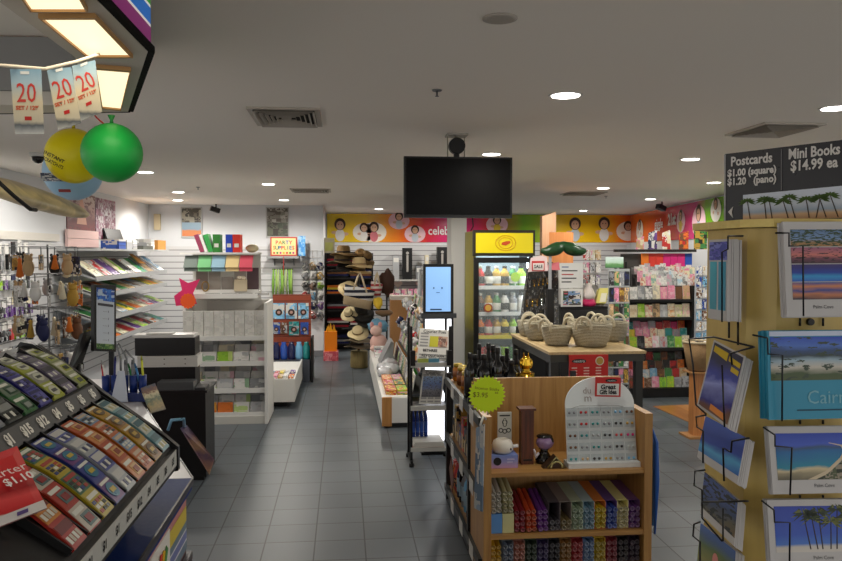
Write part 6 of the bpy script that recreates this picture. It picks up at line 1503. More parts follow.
q = AZ(591, 346, TZ); basket(q.x + .02, q.y + .01, .05, .08, .10, TZ + .085, 'small woven basket nested in the mouth of the biggest basket', ang=.4, hr=.04, group=None)
# red carton under the table
a, b = A(569, 377, 5.50), A(608, 354.5, 5.50)
rc_ = T('red_poster', 'red price poster with a black badge and gold seal under the table edge', 'poster', ((a.x + b.x) / 2, 5.50, a.z))
MB().box(a.x, b.x, 5.495, 5.51, a.z - .04, b.z).build('sheet', mat((186, 30, 22), .45), rc_)
cx, w_ = (a.x + b.x) / 2, b.x - a.x; hz = b.z - a.z
MB().ell((a.x + w_ * .25, 5.494, a.z + hz * .72), w_ * .19, .002, hz * .10, 20, 6).build('badge', BLACK, rc_); text('nextra', .032, (a.x + w_ * .25, 5.4905, a.z + hz * .72), XV, (0, 0, 1), mat((220, 214, 210), .5), rc_)
MB().lathe([(hz * .2, -.003), (hz * .2, 0)], (a.x + w_ * .78, 5.495, a.z + hz * .72), 22, axis='y').lathe([(hz * .16, -.005), (hz * .16, -.003)], (a.x + w_ * .78, 5.495, a.z + hz * .72), 22, axis='y', m=1).build('seal', [mat((214, 206, 190), .5), mat((176, 140, 60), .4)], rc_)
lm = MB()
for i in range(3):
    for j in range(4): lm.box(a.x + w_ * (.06 + .31 * i), a.x + w_ * (.2 + .31 * i), 5.4935, 5.4948, a.z + hz * (.40 - .13 * j) - .003, a.z + hz * (.40 - .13 * j) + .006)
lm.build('lettering', mat((214, 176, 166), .5), rc_)
# ================================================================== glittering stand with SALE sign and moustache topper
js = T('jewellery_stand', 'black angled stand of glittering jewellery with a red and white sale header', 'display stand', (1.75, 7.3, 0))
JY = 7.15
a, b, c, d = [A(x, y, yy) for x, y, yy in ((520, 330, JY), (553, 330, JY + .25), (553, 262, JY + .35), (529, 268, JY + .12))]
gl_m = prn([(12, 12, 13), (16, 16, 17), (20, 19, 18), (14, 14, 15), (18, 17, 17), (12, 12, 13), (15, 14, 14), (12, 12, 12), (13, 13, 13), (90, 74, 34), (12, 12, 12), (14, 14, 14), (110, 110, 110)], 22, 26, 3, rough=.3, axes='xyz')
MB().slab(a - Vector((0, 0, .05)), b - Vector((0, 0, .05)), c, d, .03).build('panel', gl_m, js)
a2, b2_, c2, d2 = [A(x, y, yy) for x, y, yy in ((530, 330, JY + .1), (562, 330, JY + .02), (561, 268, JY + .18), (548, 262, JY + .3))]
MB().slab(a2 + Vector((.02, .1, -.05)), b2_ + Vector((0, .1, -.05)), c2 + Vector((0, .1, 0)), d2 + Vector((.02, .1, 0)), .03).build('panel', gl_m, js)
MB().box(a.x + .05, b.x, JY + .1, JY + .4, 0, a.z).build('pedestal', BLACK, js)
he = T('sale_sign', 'white and red sale sign on the top of the jewellery stand', 'sign', (1.75, 7.2, 1.7))
e0, e1, e2, e3 = [A(x, y, JY + .0) for x, y in ((528, 272), (548, 271), (547, 257), (531, 258))]
MB().prism([e0, e1, e2, e2 * .6 + e3 * .4 + Vector((0, 0, .02)), e3], (0, .008, 0)).build('header', mat((226, 206, 206), .5), he)
f0, f1 = A(532, 271, JY - .01), A(544.5, 261, JY - .01)
MB().box(f0.x, f1.x, JY - .012, JY - .004, f0.z, f1.z).build('board', mat((190, 44, 44), .5), he); MB().box(f0.x + .008, f1.x - .008, JY - .014, JY - .0125, f0.z + .008, f1.z - .02).build('field', mat((226, 220, 216), .5), he)
text('SALE', .044, ((f0.x + f1.x) / 2, JY - .016, (f0.z + f1.z) / 2 - .006), XV, (0, 0, 1), INK, he, bold=.001, sx=.9)
MB().slab(A(546, 270, JY), A(560, 270, JY + .05), A(559, 262, JY + .05), A(549, 264, JY), .006).build('pink_side', mat((206, 110, 120), .5), he)
hang = ['gold', 'silver', 'gold', 'silver', 'silver', 'gold', 'silver', 'gold']
for k in range(18):
    s_, t_ = (k % 6 + .5) / 6, (k // 6 + .35) / 3.2
    q = (a + (b - a) * s_) * (1 - t_) + (d + (c - d) * s_) * t_; n_ = (b - a).cross(d - a).normalized()
    q = q + n_ * .008; c_ = hang[(k * 3) % 8]
    t = T('necklace', f'{c_} dangling necklace on the black stand, {ORD[k // 6]} row up, {ORD[k % 6]} across', 'necklace', q, 'necklaces on the black stand')
    MB().tube([q + Vector((-.01, 0, .04)), q + Vector((-.006, -.004, 0)), q + Vector((0, -.004, -.02)), q + Vector((.006, -.004, 0)), q + Vector((.01, 0, .04))], .002, 5).build('chain', CHROME if c_ == 'silver' else mat((206, 160, 60), .2, 1.0), t)
    MB().ell(q + Vector((0, -.006, -.026)), .008, .004, .011, 10, 6).build('pendant', CHROME if c_ == 'silver' else mat((206, 160, 60), .2, 1.0), t)
ms_ = T('moustache_sign', 'dark green moustache shaped topper on a pale post', 'sign', (A(549, 280, 6.9).x, 6.9, 1.3))
cx = A(563.5, 250, 6.9); W2 = 23.5 * 6.95 / FPX
mo = MB(); pts_ = []
for i in range(25):
    t = -1 + 2 * i / 24; x_ = t * W2; zc_ = -.055 * abs(t) ** .8 + .02 * max(0, abs(t) - .75) * 4 + .035 * math.exp(-((t * 3.2) ** 2)) * .3; r_ = .060 * (1 - abs(t) ** 3 * .75) * (1.0 - .35 * math.exp(-((t * 6) ** 2))) + .002
    pts_.append((cx + Vector((x_, 0, zc_ + .03)), r_))
mo.tube([p for p, _ in pts_], [r for _, r in pts_], 14)
mo.build('moustache', mat((26, 62, 32), .3, bump=.5, bscale=40), ms_)
px_ = A(550, 280, 6.9); MB().box(px_.x - .012, px_.x + .012, 6.89, 6.91, A(550, 289, 6.9).z, cx.z + .0).build('post', mat((150, 152, 156), .4), ms_)
MB().box(px_.x - .03, px_.x + .03, 6.87, 6.93, TZ * 0 + 0, A(550, 289, 6.9).z).build('plinth', BLACK, ms_)

# ================================================================== drinks fridge
FXL, FXR, FY0, FY1, FH = 1.462, 2.155, 8.6, 9.25, 2.0
fd = T('drinks_fridge', 'tall black glass door drinks fridge with a yellow header', 'fridge', ((FXL + FXR) / 2, 8.9, 0))
fz = lambda py: A(505, py, FY0).z
MB().box(FXL, FXL + .03, FY0 + .06, FY1, 0, FH).build('side_panel', mat((150, 140, 20), .4), fd); MB().box(FXR - .03, FXR, FY0 + .06, FY1, 0, FH).build('side_panel', BLACK, fd)
MB().box(FXL + .03, FXR - .03, FY1 - .03, FY1, 0, FH).build('back_liner', mat((150, 164, 170), .4), fd)
MB().box(FXL + .03, FXR - .03, FY0 + .06, FY1 - .03, FH - .03, FH).box(FXL + .03, FXR - .03, FY0 + .06, FY1 - .03, 0, .2).build('cap_and_plinth', BLACK, fd)
MB().box(FXL - .01, FXR + .01, FY0, FY0 + .06, fz(256), FH + .01).build('header_frame', mat((36, 30, 14), .35), fd)
MB().box(FXL + .02, FXR - .015, FY0 - .006, FY0, fz(253), fz(233)).build('header_panel', mat((226, 206, 16), .35, emit=.10), fd)
hc = Vector(((FXL + FXR) / 2 + .015, FY0 - .008, fz(243)))
MB().tube([hc + Vector((.115 * math.cos(t), 0, .085 * math.sin(t))) for t in [i * 2 * PI / 30 for i in range(30)]], .006, 6, closed=True).tube([hc + Vector((.08 * math.cos(t), 0, .062 * math.sin(t))) for t in [i * 2 * PI / 30 for i in range(30)]], .006, 6, closed=True).build('printed_ring', mat((226, 180, 20), .4), fd)
MB().prism([hc + Vector(v) for v in ((-.05, -.002, -.02), (.0, -.002, -.03), (.055, -.002, .0), (.05, -.002, .025), (.0, -.002, .02), (-.045, -.002, .005))], (0, .002, 0)).build('logo', mat((206, 80, 30), .4), fd)
dr = MB(); dz0, dz1 = .2, fz(257.5)
dr.box(FXL, FXL + .055, FY0, FY0 + .05, dz0, dz1); dr.box(FXR - .055, FXR, FY0, FY0 + .05, dz0, dz1); dr.box(FXL + .055, FXR - .055, FY0, FY0 + .05, dz1 - .06, dz1); dr.box(FXL + .055, FXR - .055, FY0, FY0 + .05, dz0, dz0 + .06)
dr = dr.build('door', mat((18, 18, 18), .35), fd)
gls = mat((235, 245, 245), .02, alpha=.10)
MB().box(FXL + .055, FXR - .055, FY0 + .02, FY0 + .026, dz0 + .06, dz1 - .06).build('door_glass', gls, dr)
ring = A(488.5, 308, FY0 - .002); MB().lathe([(.05, -.004), (.05, 0)], (ring.x, FY0 + .019, ring.z), 22, axis='y').lathe([(.036, -.006), (.036, -.004)], (ring.x, FY0 + .019, ring.z), 20, axis='y', m=1).build('door_sticker', [mat((150, 50, 44), .5), mat((214, 170, 80), .5)], dr)
led = MB().box(FXR - .06, FXR - .045, FY0 + .08, FY0 + .10, .3, 1.7).build('light_tube', mat((220, 240, 255), .4, emit=9), fd)
l = bpy.data.lights.new('fridge_lamp', 'AREA'); l.energy = 6; l.shape = 'RECTANGLE'; l.size = .5; l.size_y = .12; l.color = (.82, .93, 1)
lo = bpy.data.objects.new('fridge_lamp', l); COL.objects.link(lo); lo.parent = fd; lo.location = (0, FY0 + .14 - 8.9, FH - .14); lo.rotation_euler = (.5, 0, 0)
sv = [(fz(287), ['red', 'black', 'gold', 'gold', 'green', 'lime'], 'top', ME_BOTTLE), (fz(313.5), ['brown', 'gold', 'green', 'white', 'grey', 'white'], 'second', ME_BOTTLE), (fz(337), ['orange', 'red', 'gold', 'yellow', 'lime', 'green'], 'third', ME_BOTTLE), (fz(361), ['red', 'red', 'silver', 'lime', 'green', 'lime'], 'fourth', ME_CAN)]
for si, (z, cs_, nm, me) in enumerate(sv):
    MB().box(FXL + .03, FXR - .03, FY0 + .10, FY1 - .04, z - .012, z).build('wire_shelf', mat((222, 226, 228), .4), fd)
    MB().box(FXL + .035, FXR - .035, FY0 + .085, FY0 + .099, z - .03, z + .012).build('shelf_rail', mat((226, 230, 230), .3) if si != 2 else mat((222, 206, 40), .4), fd)
    for k in range(6):
        c = cs_[k]; x = FXL + .105 + k * .0965
        hh2 = (.235, .225, .215, .15)[si]; w_ = .088
        for row in range(2):
            y = FY0 + .15 + row * .1
            if me is ME_BOTTLE: place('drink_bottle', me, [mat(CN[c], .15, spec=.6), mat(tuple(min(255, v + 20) for v in CN[c]), .2), mat((30, 30, 30) if k % 2 else (220, 220, 216), .4), mat((222, 220, 210) if k % 3 else (40, 40, 40), .5)], (x, y, z + .001), f'{c} drink bottle on the {nm} fridge shelf, {ORD[k]} from the hinge side, {"front" if row == 0 else "back"}', 'bottle', f'drinks on the {nm} fridge shelf', scale=(w_, w_, hh2))
            else: place('drink_can', me, [mat(CN[c], .25, .3), STEEL], (x, y, z + .001), f'{c} drink can on the {nm} fridge shelf, {ORD[k]} from the hinge side, {"front" if row == 0 else "back"}', 'can', f'drinks on the {nm} fridge shelf', scale=(w_, w_, hh2))
lb = T('lime_tag', 'round fluorescent lime price tag on the top fridge shelf', 'price tag', (A(515, 275, FY0 + .1).x, FY0 + .08, fz(287)))
q = A(515, 277, FY0 + .1); MB().lathe([(.055, -.004), (.055, 0)], (q.x, FY0 + .078, q.z), 20, axis='y').build('disc', mat((180, 226, 30), .5), lb); MB().box(q.x - .005, q.x + .005, FY0 + .0785, FY0 + .0845, fz(287), q.z).build('stem', WHITE, lb)
# timber panels beside the fridge
tp = T('timber_partition', 'pale timber partition panel rising beyond the fridge', 'partition', (2.45, 9.6, 0))
a, b = A(540, 231, 9.4), A(554, 211, 9.9)
MB().prism([Vector((A(540, 231, 9.4).x, 9.4, 0)), Vector((A(554, 211, 9.9).x, 9.9, 0)), A(554, 212, 9.9), A(540, 216.5, 9.4)], Vector((.02, -.03, 0))).build('panel', grain((196, 150, 116), (214, 170, 136), 3), tp)
MB().box(A(555, 262, 9.5).x - .12, A(576, 262, 9.5).x, 9.62, 9.66, 0, A(560, 232, 9.5).z).build('panel', grain((206, 130, 70), (222, 150, 90), 3), tp)
# ================================================================== gift shelves beyond the jewellery stand
gx0, gx1 = A(556, 300, 8.3).x, A(604, 300, 8.3).x
gu = T('gift_shelf_unit', 'grey backed gift shelf unit between the fridge and the bookmark spinner', 'shelf unit', ((gx0 + gx1) / 2, 8.4, 0))
MB().box(gx0, gx1, 8.5, 8.53, 0, 1.62).build('back_panel', mat((190, 188, 186), .6), gu)
gz = A(590, 306, 8.2).z
MB().box(gx0, gx1 + .1, 8.1, 8.5, gz - .025, gz).build('shelf', BLACK, gu); MB().box(gx0, gx1 + .1, 8.1, 8.5, .02, gz - .03).build('cabinet_body', mat((40, 38, 38), .5), gu)
MB().box(gx0 + .02, gx1 + .08, 8.14, 8.48, 0, .02).build('plinth', BLACK, gu)
a, b = A(560, 288, 8.12), A(583.5, 263, 8.12)
nt_ = T('notice_board', 'white notice with lines of print standing on the gift shelf', 'notice', ((a.x + b.x) / 2, 8.14, gz + .001))
MB().box(a.x, b.x, 8.13, 8.145, a.z, b.z).build('sheet', mat((216, 216, 214), .5), nt_)
MB().box((a.x + b.x) / 2 - .02, (a.x + b.x) / 2 + .02, 8.146, 8.16, gz + .001, b.z - .05).build('back_stay', WHITE, nt_)
for k, (w_, c) in enumerate(((.35, (90, 110, 150)), (.8, (60, 60, 64)), (.6, (176, 70, 70)), (.75, (60, 60, 64)), (.5, (60, 60, 64)))):
    z = b.z - (b.z - a.z) * (.16 + .15 * k); MB().box(a.x + .02, a.x + .02 + (b.x - a.x - .04) * w_, 8.1285, 8.1298, z - .006, z + .006).build('print_line', mat(c, .6), nt_)
a, b = A(561, 305.5, 8.11), A(582.5, 289, 8.11)
cf = T('picture_frame', 'white framed bright picture under the notice on the gift shelf', 'picture', ((a.x + b.x) / 2, 8.11, gz + .001))
MB().box(a.x, b.x, 8.102, 8.118, gz + .001, b.z).build('frame', WHITE, cf)
MB().box(a.x + .02, b.x - .02, 8.1, 8.1015, gz + .02, b.z - .02).build('print', prn([(206, 90, 110), (60, 90, 60), (120, 150, 190), (226, 220, 214), (60, 40, 34)], 3, 3, 5), cf)
p = A(590, 305, 8.15)
dl = T('wrapped_doll', 'white wrapped figure with a magenta base on the gift shelf', 'doll', (p.x, 8.2, gz + .001))
MB().lathe([(.07, .001), (.085, .03), (.06, .075)], (p.x, 8.2, gz), 18).build('magenta_base', mat((206, 40, 100), .4), dl)
MB().lathe([(.06, .076), (.075, .12), (.05, .18), (.03, .21), (.035, .23), (0, .26)], (p.x, 8.2, gz), 18).build('wrapped_body', mat((224, 214, 210), .3, bump=.5), dl)
p = A(602, 305, 8.15)
yb2 = T('yellow_gift_box', 'pale yellow tilted gift box with a card front near the bookmark spinner', 'box', (p.x, 8.2, gz + .001))
MB().slab(A(596, 303, 8.15), A(606, 303.2, 8.15), A(609, 288, 8.2), A(599.5, 288, 8.2), .09).build('carton', mat((226, 216, 120), .5), yb2)
MB().slab(A(599.5, 302, 8.146), A(605.5, 302, 8.146), A(607, 293, 8.175), A(601.5, 293, 8.175), .002).build('label', mat((236, 232, 206), .5), yb2)
for r_ in range(3):
    for k in range(3):
        a, b = A(583.5 + k * 6, 260 + r_ * 12.5, 8.42), A(588.5 + k * 6, 250 + r_ * 12.5, 8.42)
        c = [['white', 'red'], ['cream', 'pink'], ['tan', 'cream'], ['pink', 'grey'], ['silver', 'black'], ['white', 'grey'], ['grey', 'red'], ['white', 'black'], ['silver', 'purple']][r_ * 3 + k]
        t = T('boxed_card', f'{c[0]} and {c[1]} boxed card on the grey panel, {ORD[r_]} row down, {ORD[k]} from the notice', 'card', ((a.x + b.x) / 2, 8.42, a.z), 'boxed cards on the grey panel')
        MB().box(a.x, b.x, 8.40, 8.44, a.z, b.z).build('card', hue(c[0], c[1], 'white', sx=3, sz=3, seed=k + r_), t); MB().tube([((a.x + b.x) / 2, 8.44, b.z - .01), ((a.x + b.x) / 2, 8.496, b.z - .004)], .003, 6).build('hook', GREYM, t)
# bookmark spinner
bx_, by_s = A(615.5, 300, 7.2).x, 7.2
bs = T('bookmark_spinner', 'tall clear spinner of bookmarks and cards with a small green landscape on top', 'rack', (bx_, by_s, 0))
MB().lathe([(.2, 0), (.2, .025), (.03, .04)], (bx_, by_s, 0), 24).build('base', DGREY, bs); MB().tube([(bx_, by_s, .04), (bx_, by_s, 1.66)], .016).build('pole', GREYM, bs)
a, b = A(607, 268, 7.1), A(625, 257, 7.1)
tpn = MB().box(a.x, b.x, 7.14, 7.15, a.z, b.z).build('top_picture', view([(0, (60, 110, 70)), (.3, (100, 150, 90)), (.5, (176, 206, 186)), (1, (206, 222, 220))], 4, .3), bs)
for r_ in range(8):
    for k in range(4):
        ang = -PI / 2 + (-.62 + k * .42) ; z = 1.44 - r_ * .155; y0 = by_s - .095; x = bx_ - .075 + k * .05
        c = [['black', 'grey'], ['navy', 'black'], ['tan', 'grey'], ['green', 'tan'], ['pink', 'grey'], ['brown', 'green'], ['grey', 'white'], ['gold', 'brown']][(r_ + k * 3) % 8]
        t = T('bookmark', f'{c[0]} and {c[1]} bookmark on the clear spinner, {ORD[r_]} tier down, {ORD[k]} from the yellow box', 'bookmark', (x, y0, z), f'bookmarks on the clear spinner')
        MB().box(x - .022, x + .022, y0 - .004, y0 + .004, z, z + .135).build('card', hue(c[0], c[1], sx=1.5, sz=3, seed=r_ + k), t); MB().box(x - .024, x + .024, y0 - .012, y0 + .0, z - .012, z - .001).build('pocket', mat((206, 210, 210), .1, alpha=.5), t)
MB().box(bx_ - .105, bx_ + .105, by_s - .09, by_s - .083, .3, 1.6).build('clear_panel', mat((200, 206, 206), .1, alpha=.4), bs)
MB().box(bx_ - .03, bx_ + .03, by_s - .083, by_s, 1.2, 1.23).box(bx_ - .03, bx_ + .03, by_s - .083, by_s, .5, .53).build('bracket', GREYM, bs)

# ================================================================== greeting card wall
RY = 8.95
cw = T('card_rack', 'tall black greeting card rack with coloured headers in front of the slanted wall', 'card rack', (3.85, 9.1, 0))
KX0, KX1 = A(629, 350, RY).x, A(694, 350, RY).x
z_ = lambda py: A(660, py, RY).z
MB().box(KX0, KX1 + .02, RY + .30, RY + .32, .0, 1.74).build('back_panel', mat((70, 66, 64), .5), cw)
MB().box(KX1 - .03, KX1 + .0, RY - .0, RY + .30, 0, z_(286)).build('end_post', BLACK, cw); MB().box(KX0 - .02, KX0, RY + .1, RY + .30, 0, z_(262)).build('end_post', BLACK, cw)
MB().box(KX0, KX1 - .03, RY - .02, RY + .30, 0, z_(388)).build('base', BLACK, cw)
for py in (299.5, 317.5, 348):
    MB().box(KX0, KX1 - .03, RY - .01, RY + .30, z_(py) - .03, z_(py)).build('shelf', BLACK, cw)
MB().box(A(621, 252, RY).x, A(708, 252, RY).x - .05, RY + .2, RY + .26, 1.762, 1.795).build('top_bar', mat((30, 28, 28), .5), cw)
HC = ['orange', 'red', 'red', 'magenta', 'magenta', 'magenta', 'blue']
hx0, hx1 = A(650, 260, RY).x, A(702, 260, RY).x
for k, c in enumerate(HC):
    w_ = (hx1 - hx0) / 7; MB().box(hx0 + k * w_, hx0 + (k + 1) * w_ - .004, RY + .26, RY + .28, z_(268), 1.745).build('header_tab', mat(CN[c] if c != 'red' else (214, 60, 50), .4), cw)
MB().box(hx0 - .12, hx1 + .0, RY + .284, RY + .298, z_(287), z_(268)).build('grey_grid', mat((150, 146, 146), .5), cw)
for r_ in range(4): MB().box(hx0 - .12, hx1, RY + .08 + .048 * (3 - r_), RY + .283, z_(286) + (3 - r_) * .045 - .045, z_(286) + (3 - r_) * .045 - .0005).build('card_step', mat((70, 66, 66), .5), cw)
TINTS = [['white', 'pink'], ['cream', 'red'], ['white', 'sky blue'], ['white', 'grey'], ['pink', 'white'], ['white', 'black'], ['silver', 'pink'], ['cream', 'teal'], ['white', 'red'], ['grey', 'white']]
def wallcard(x, y, z, w, h, c, label, group, tilt=-.12, t=.008, seed=0):
    card('greeting_card', x, y, z, w, h, t, prn([CN[c[0]], tuple(int(v * .93) for v in CN[c[0]]), CN[c[0]], tuple((3 * v + w__) // 4 for v, w__ in zip(CN[c[0]], CN[c[1]])), tuple((v + w__) // 2 for v, w__ in zip(CN[c[0]], CN[c[1]]))], 3, 4, seed), PAPER, label, 'card', group, tilt=tilt)
for r_ in range(4):
    n = 11
    for k in range(n):
        x = hx0 - .10 + (k + .5 + .3 * (r_ % 2)) * (hx1 - hx0 + .08) / n; zz_ = z_(286) + (3 - r_) * .045
        c = TINTS[(k * 3 + r_ * 7) % 10]
        wallcard(x, RY + .085 + .048 * (3 - r_), zz_, .07, .095 + .02 * ((k + r_) % 3), c, f'{c[0]} and {c[1]} card crowded under the coloured headers, {ORD[r_]} row, {ORD[k]} along', 'cards under the coloured headers', seed=(k + r_) % 5, t=.01)
for (py, tiers, hh_, n, pals, nm) in ((299.5, 1, .15, 8, [['white', 'grey'], ['grey', 'white'], ['white', 'black'], ['cream', 'grey'], ['pink', 'cream'], ['pink', 'white'], ['brown', 'brown'], ['tan', 'pink']], 'highest'),
                               (317.5, 1, .15, 8, [['cream', 'tan'], ['lime', 'cream'], ['cream', 'red'], ['tan', 'black'], ['silver', 'white'], ['cream', 'orange'], ['cream', 'lime'], ['cream', 'pink']], 'second'),
                               (348, 3, .13, 8, None, 'third'), (388, 4, .12, 8, None, 'lowest')):
    PC = [[['lime', 'yellow'], ['black', 'grey'], ['cream', 'red'], ['white', 'pink'], ['silver', 'red'], ['green', 'cream'], ['lime', 'white'], ['cream', 'green']], [['yellow', 'lime'], ['pink', 'white'], ['pink', 'cream'], ['cream', 'red'], ['cream', 'white'], ['teal', 'green'], ['grey', 'pink'], ['teal', 'white']], [['teal', 'white'], ['pink', 'silver'], ['pink', 'white'], ['silver', 'pink'], ['red', 'pink'], ['red', 'cream'], ['magenta', 'red'], ['orange', 'red']]]
    PD = [[['brown', 'red'], ['orange', 'brown'], ['brown', 'white'], ['pink', 'white'], ['lime', 'green'], ['lime', 'yellow'], ['grey', 'white'], ['silver', 'black']], [['pink', 'black'], ['brown', 'red'], ['white', 'sky blue'], ['sky blue', 'white'], ['brown', 'gold'], ['green', 'brown'], ['red', 'brown'], ['tan', 'white']], [['red', 'orange'], ['blue', 'sky blue'], ['orange', 'cream'], ['black', 'red'], ['brown', 'black'], ['black', 'brown'], ['red', 'black'], ['orange', 'brown']], [['white', 'grey'], ['yellow', 'green'], ['black', 'pink'], ['red', 'black'], ['green', 'black'], ['brown', 'orange'], ['black', 'green'], ['grey', 'brown']]]
    for t_ in range(tiers):
        for k in range(n):
            c = pals[k] if pals else (PC if tiers == 3 else PD)[t_][k]
            w_ = (KX1 - KX0 - .06) / n; x = KX0 + .02 + (k + .5) * w_
            zz_ = z_(py) + .001 + t_ * (.085 if tiers == 3 else .092)
            wallcard(x, RY + .03 + t_ * .065, zz_, w_ * .94, hh_ * (1 + .1 * (k % 2)), c, f'{c[0]} and {c[1]} card, {nm} rack shelf, {ORD[t_]} tier, {ORD[k]} from the spinner', f'greeting cards on the {nm} rack shelf', seed=k + t_, t=.012)
# tier risers carry the rear tiers
for (py, n_) in ((348, 3), (388, 4)):
    for t_ in range(1, n_):
        MB().box(KX0 + .005, KX1 - .035, RY + .022 + t_ * .065, RY + .05 + t_ * .065, z_(py), z_(py) + t_ * (.085 if n_ == 3 else .092)).build('tier_riser', BLACK, cw)
# blue cards on the end grid
eg = T('end_grid', 'pale end grid of blue and white hanging packs at the end of the card rack', 'grid panel', (A(701, 320, 8.9).x, 8.9, 0))
ex0, ex1 = A(695, 320, 8.86).x + .025, A(709, 320, 8.86).x
MB().box(ex0, ex1, 8.92, 8.935, 0, z_(268)).build('panel', mat((190, 196, 204), .5), eg)
for r_ in range(7):
    for k in range(2):
        c = [['white', 'blue'], ['sky blue', 'white'], ['blue', 'navy'], ['white', 'tan'], ['brown', 'white'], ['sky blue', 'navy'], ['white', 'sky blue']][(r_ * 2 + k * 3) % 7]
        x = ex0 + .04 + k * .075; z = 1.48 - r_ * .135
        t = T('small_pack', f'{c[0]} and {c[1]} hanging pack on the end grid, {ORD[r_]} row down, {"inner" if k == 0 else "outer"} column', 'pack', (x, 8.9, z), 'packs on the end grid')
        MB().box(x - .032, x + .032, 8.895, 8.907, z, z + .115).build('card', hue(c[0], c[1], 'white', sx=3, sz=3, seed=r_ + k), t); MB().tube([(x, 8.9, z + .108), (x, 8.925, z + .112)], .003, 6).build('hook', GREYM, t)
# upright posters over the top bar
for (q, c, nm) in ((((636, 254), (644, 254), (644, 236), (636.5, 239)), ['cream', 'pink', 'tan'], 'cream narrow poster above the card rack bar, first from the corner'), (((648, 252), (657, 251), (657, 230), (648.5, 233)), ['purple', 'navy', 'white'], 'purple narrow poster above the card rack bar'), (((662, 253), (671.5, 252.5), (670, 230), (662.5, 233)), ['cream', 'white', 'red'], 'cream narrow poster between the purple and red ones'), (((679, 251), (688.5, 250), (688.5, 231), (679, 234)), ['red', 'orange', 'brown'], 'red narrow poster above the magenta headers'), (((694, 250), (707, 249), (707, 227), (694, 231)), ['black', 'green', 'gold'], 'black poster with a green print at the end of the card rack bar')):
    a, b, c_, d = [A(x, y, RY + .22) for x, y in q]
    a.z = b.z = 1.796
    MB().slab(a, b, c_, d, .006).top('poster', [prn([CN[i] for i in c], 3, 5, len(nm) % 5)], nm, 'poster', 'narrow posters over the card rack')
# basket on a timber stump
p = A(697, 372, 7.0); wsx = p.x
wst = T('timber_stand', 'orange timber post stand on the floor boards beside the card rack', 'stand', (wsx, 7.0, 0))
MB().box(wsx - .055, wsx + .055, 6.95, 7.05, .02, A(697, 371, 7.0).z - .012).build('post', grain((176, 112, 60), (206, 142, 84), 4), wst); MB().box(wsx - .12, wsx + .12, 6.88, 7.12, 0, .02).build('foot', CARDB, wst)
MB().box(wsx - .1, wsx + .1, 6.9, 7.1, A(697, 371, 7.0).z - .012, A(697, 371, 7.0).z).build('top_plate', CARDB, wst)
bz_ = A(697, 371, 7.0).z + .001; hz = A(697, 343, 6.9).z - bz_
cb_ = T('gift_basket', 'small pale woven basket with dark and white soaps on the timber post', 'basket', (wsx, 7.0, bz_))
MB().lathe([(.05, 0), (.085, .01), (.11, hz * .5), (.135, hz), (.125, hz), (.10, hz * .5), (.075, .02), (0, .02)], (wsx, 7.0, bz_), 28).build('body', mat((150, 120, 84), .9, bump=1, bscale=90), cb_)
MB().tube([(wsx + .13 * math.cos(a), 7.0 + .13 * math.sin(a), bz_ + hz) for a in [2 * PI * i / 24 for i in range(24)]], .012, 8, closed=True).build('rim', mat((196, 180, 150), .9, bump=.6), cb_)
for k, (dx, dy, c) in enumerate(((.02, -.04, 'black'), (.065, -.03, 'white'), (-.04, .0, 'tan'), (.0, .04, 'black'), (-.05, -.05, 'brown'))):
    MB().ell((wsx + dx, 7.0 + dy, bz_ + hz * .93), .034, .034, .026, 12, 8).top('soap', mat(CN[c], .5), f'{c} round soap in the basket on the timber post, {ORD[k]} from the front', 'soap', 'soaps in the post basket')

# ================================================================== postcard stand, close at hand
SX, SY = .735, 1.305
TW = grain((196, 168, 92), (214, 188, 112), 3.0, 'z', .4, 9)
psd = T('postcard_stand', 'square pale timber postcard stand with wire pockets and a black price sign', 'postcard stand', (1.0, 1.6, 0))
foot = [Vector((SX + .035, SY, .06)), Vector((1.20, SY, .06)), Vector((1.24, SY + .04, .06)), Vector((1.24, 1.50, .06)), Vector((1.05, 1.72, .06)), Vector((.93, 1.72, .06)), Vector((SX, 1.50, .06)), Vector((SX, SY + .04, .06))]
MB().prism(foot, (0, 0, 1.735)).build('column', TW, psd)
MB().box(SX + .05, 1.20, SY + .05, 1.6, 0, .06).build('plinth', BLACK, psd)
tb = [Vector((SX + .01, SY - .03, 1.796)), Vector((1.22, SY - .03, 1.796)), Vector((1.27, SY + .02, 1.796)), Vector((1.27, 1.52, 1.796)), Vector((1.06, 1.76, 1.796)), Vector((.92, 1.76, 1.796)), Vector((SX - .025, 1.515, 1.796)), Vector((SX - .025, SY + .02, 1.796))]
MB().prism(tb, (0, 0, .014)).build('top_board', grain((206, 182, 96), (222, 200, 116), 3.0, 'x', .4), psd)
# price sign on top
s0, s1 = A(724, 223, 1.60), A(861, 217, 1.345)
s0.z = s1.z = 1.811
uu = (s1 - s0).normalized(); nn = uu.cross(Vector((0, 0, 1)))
HS = A(724, 154, 1.60).z - 1.811
sg = MB().slab(s0, s1, s1 + Vector((0, 0, HS)), s0 + Vector((0, 0, HS)), .012).build('price_sign', mat((26, 27, 32), .3), psd)
LS = (s1 - s0).length
def sp_(px, py, off=.0015):
    d = _ray(px, py); o = Vector((0, 0, CAM_H)); t = (s0 + nn * off - o).dot(nn) / d.dot(nn); return o + d * t
SWH = mat((206, 204, 200), .5)
def stx(s, size, x0, x1, py, bold=.0008): text(s, size, sp_((x0 + x1) / 2, py), uu, (0, 0, 1), SWH, sg, bold=bold, width=(sp_(x1, py) - sp_(x0, py)).length)
stx('Postcards', .0275, 730.5, 771.5, 160); stx('$1.00 (square)', .0205, 727, 775.5, 171.5); stx('$1.20   (pano)', .0205, 727, 775.5, 180.5)
stx('Mini Books', .0285, 788, 839, 152); stx('$14.99 ea', .0285, 790, 837, 164.5)
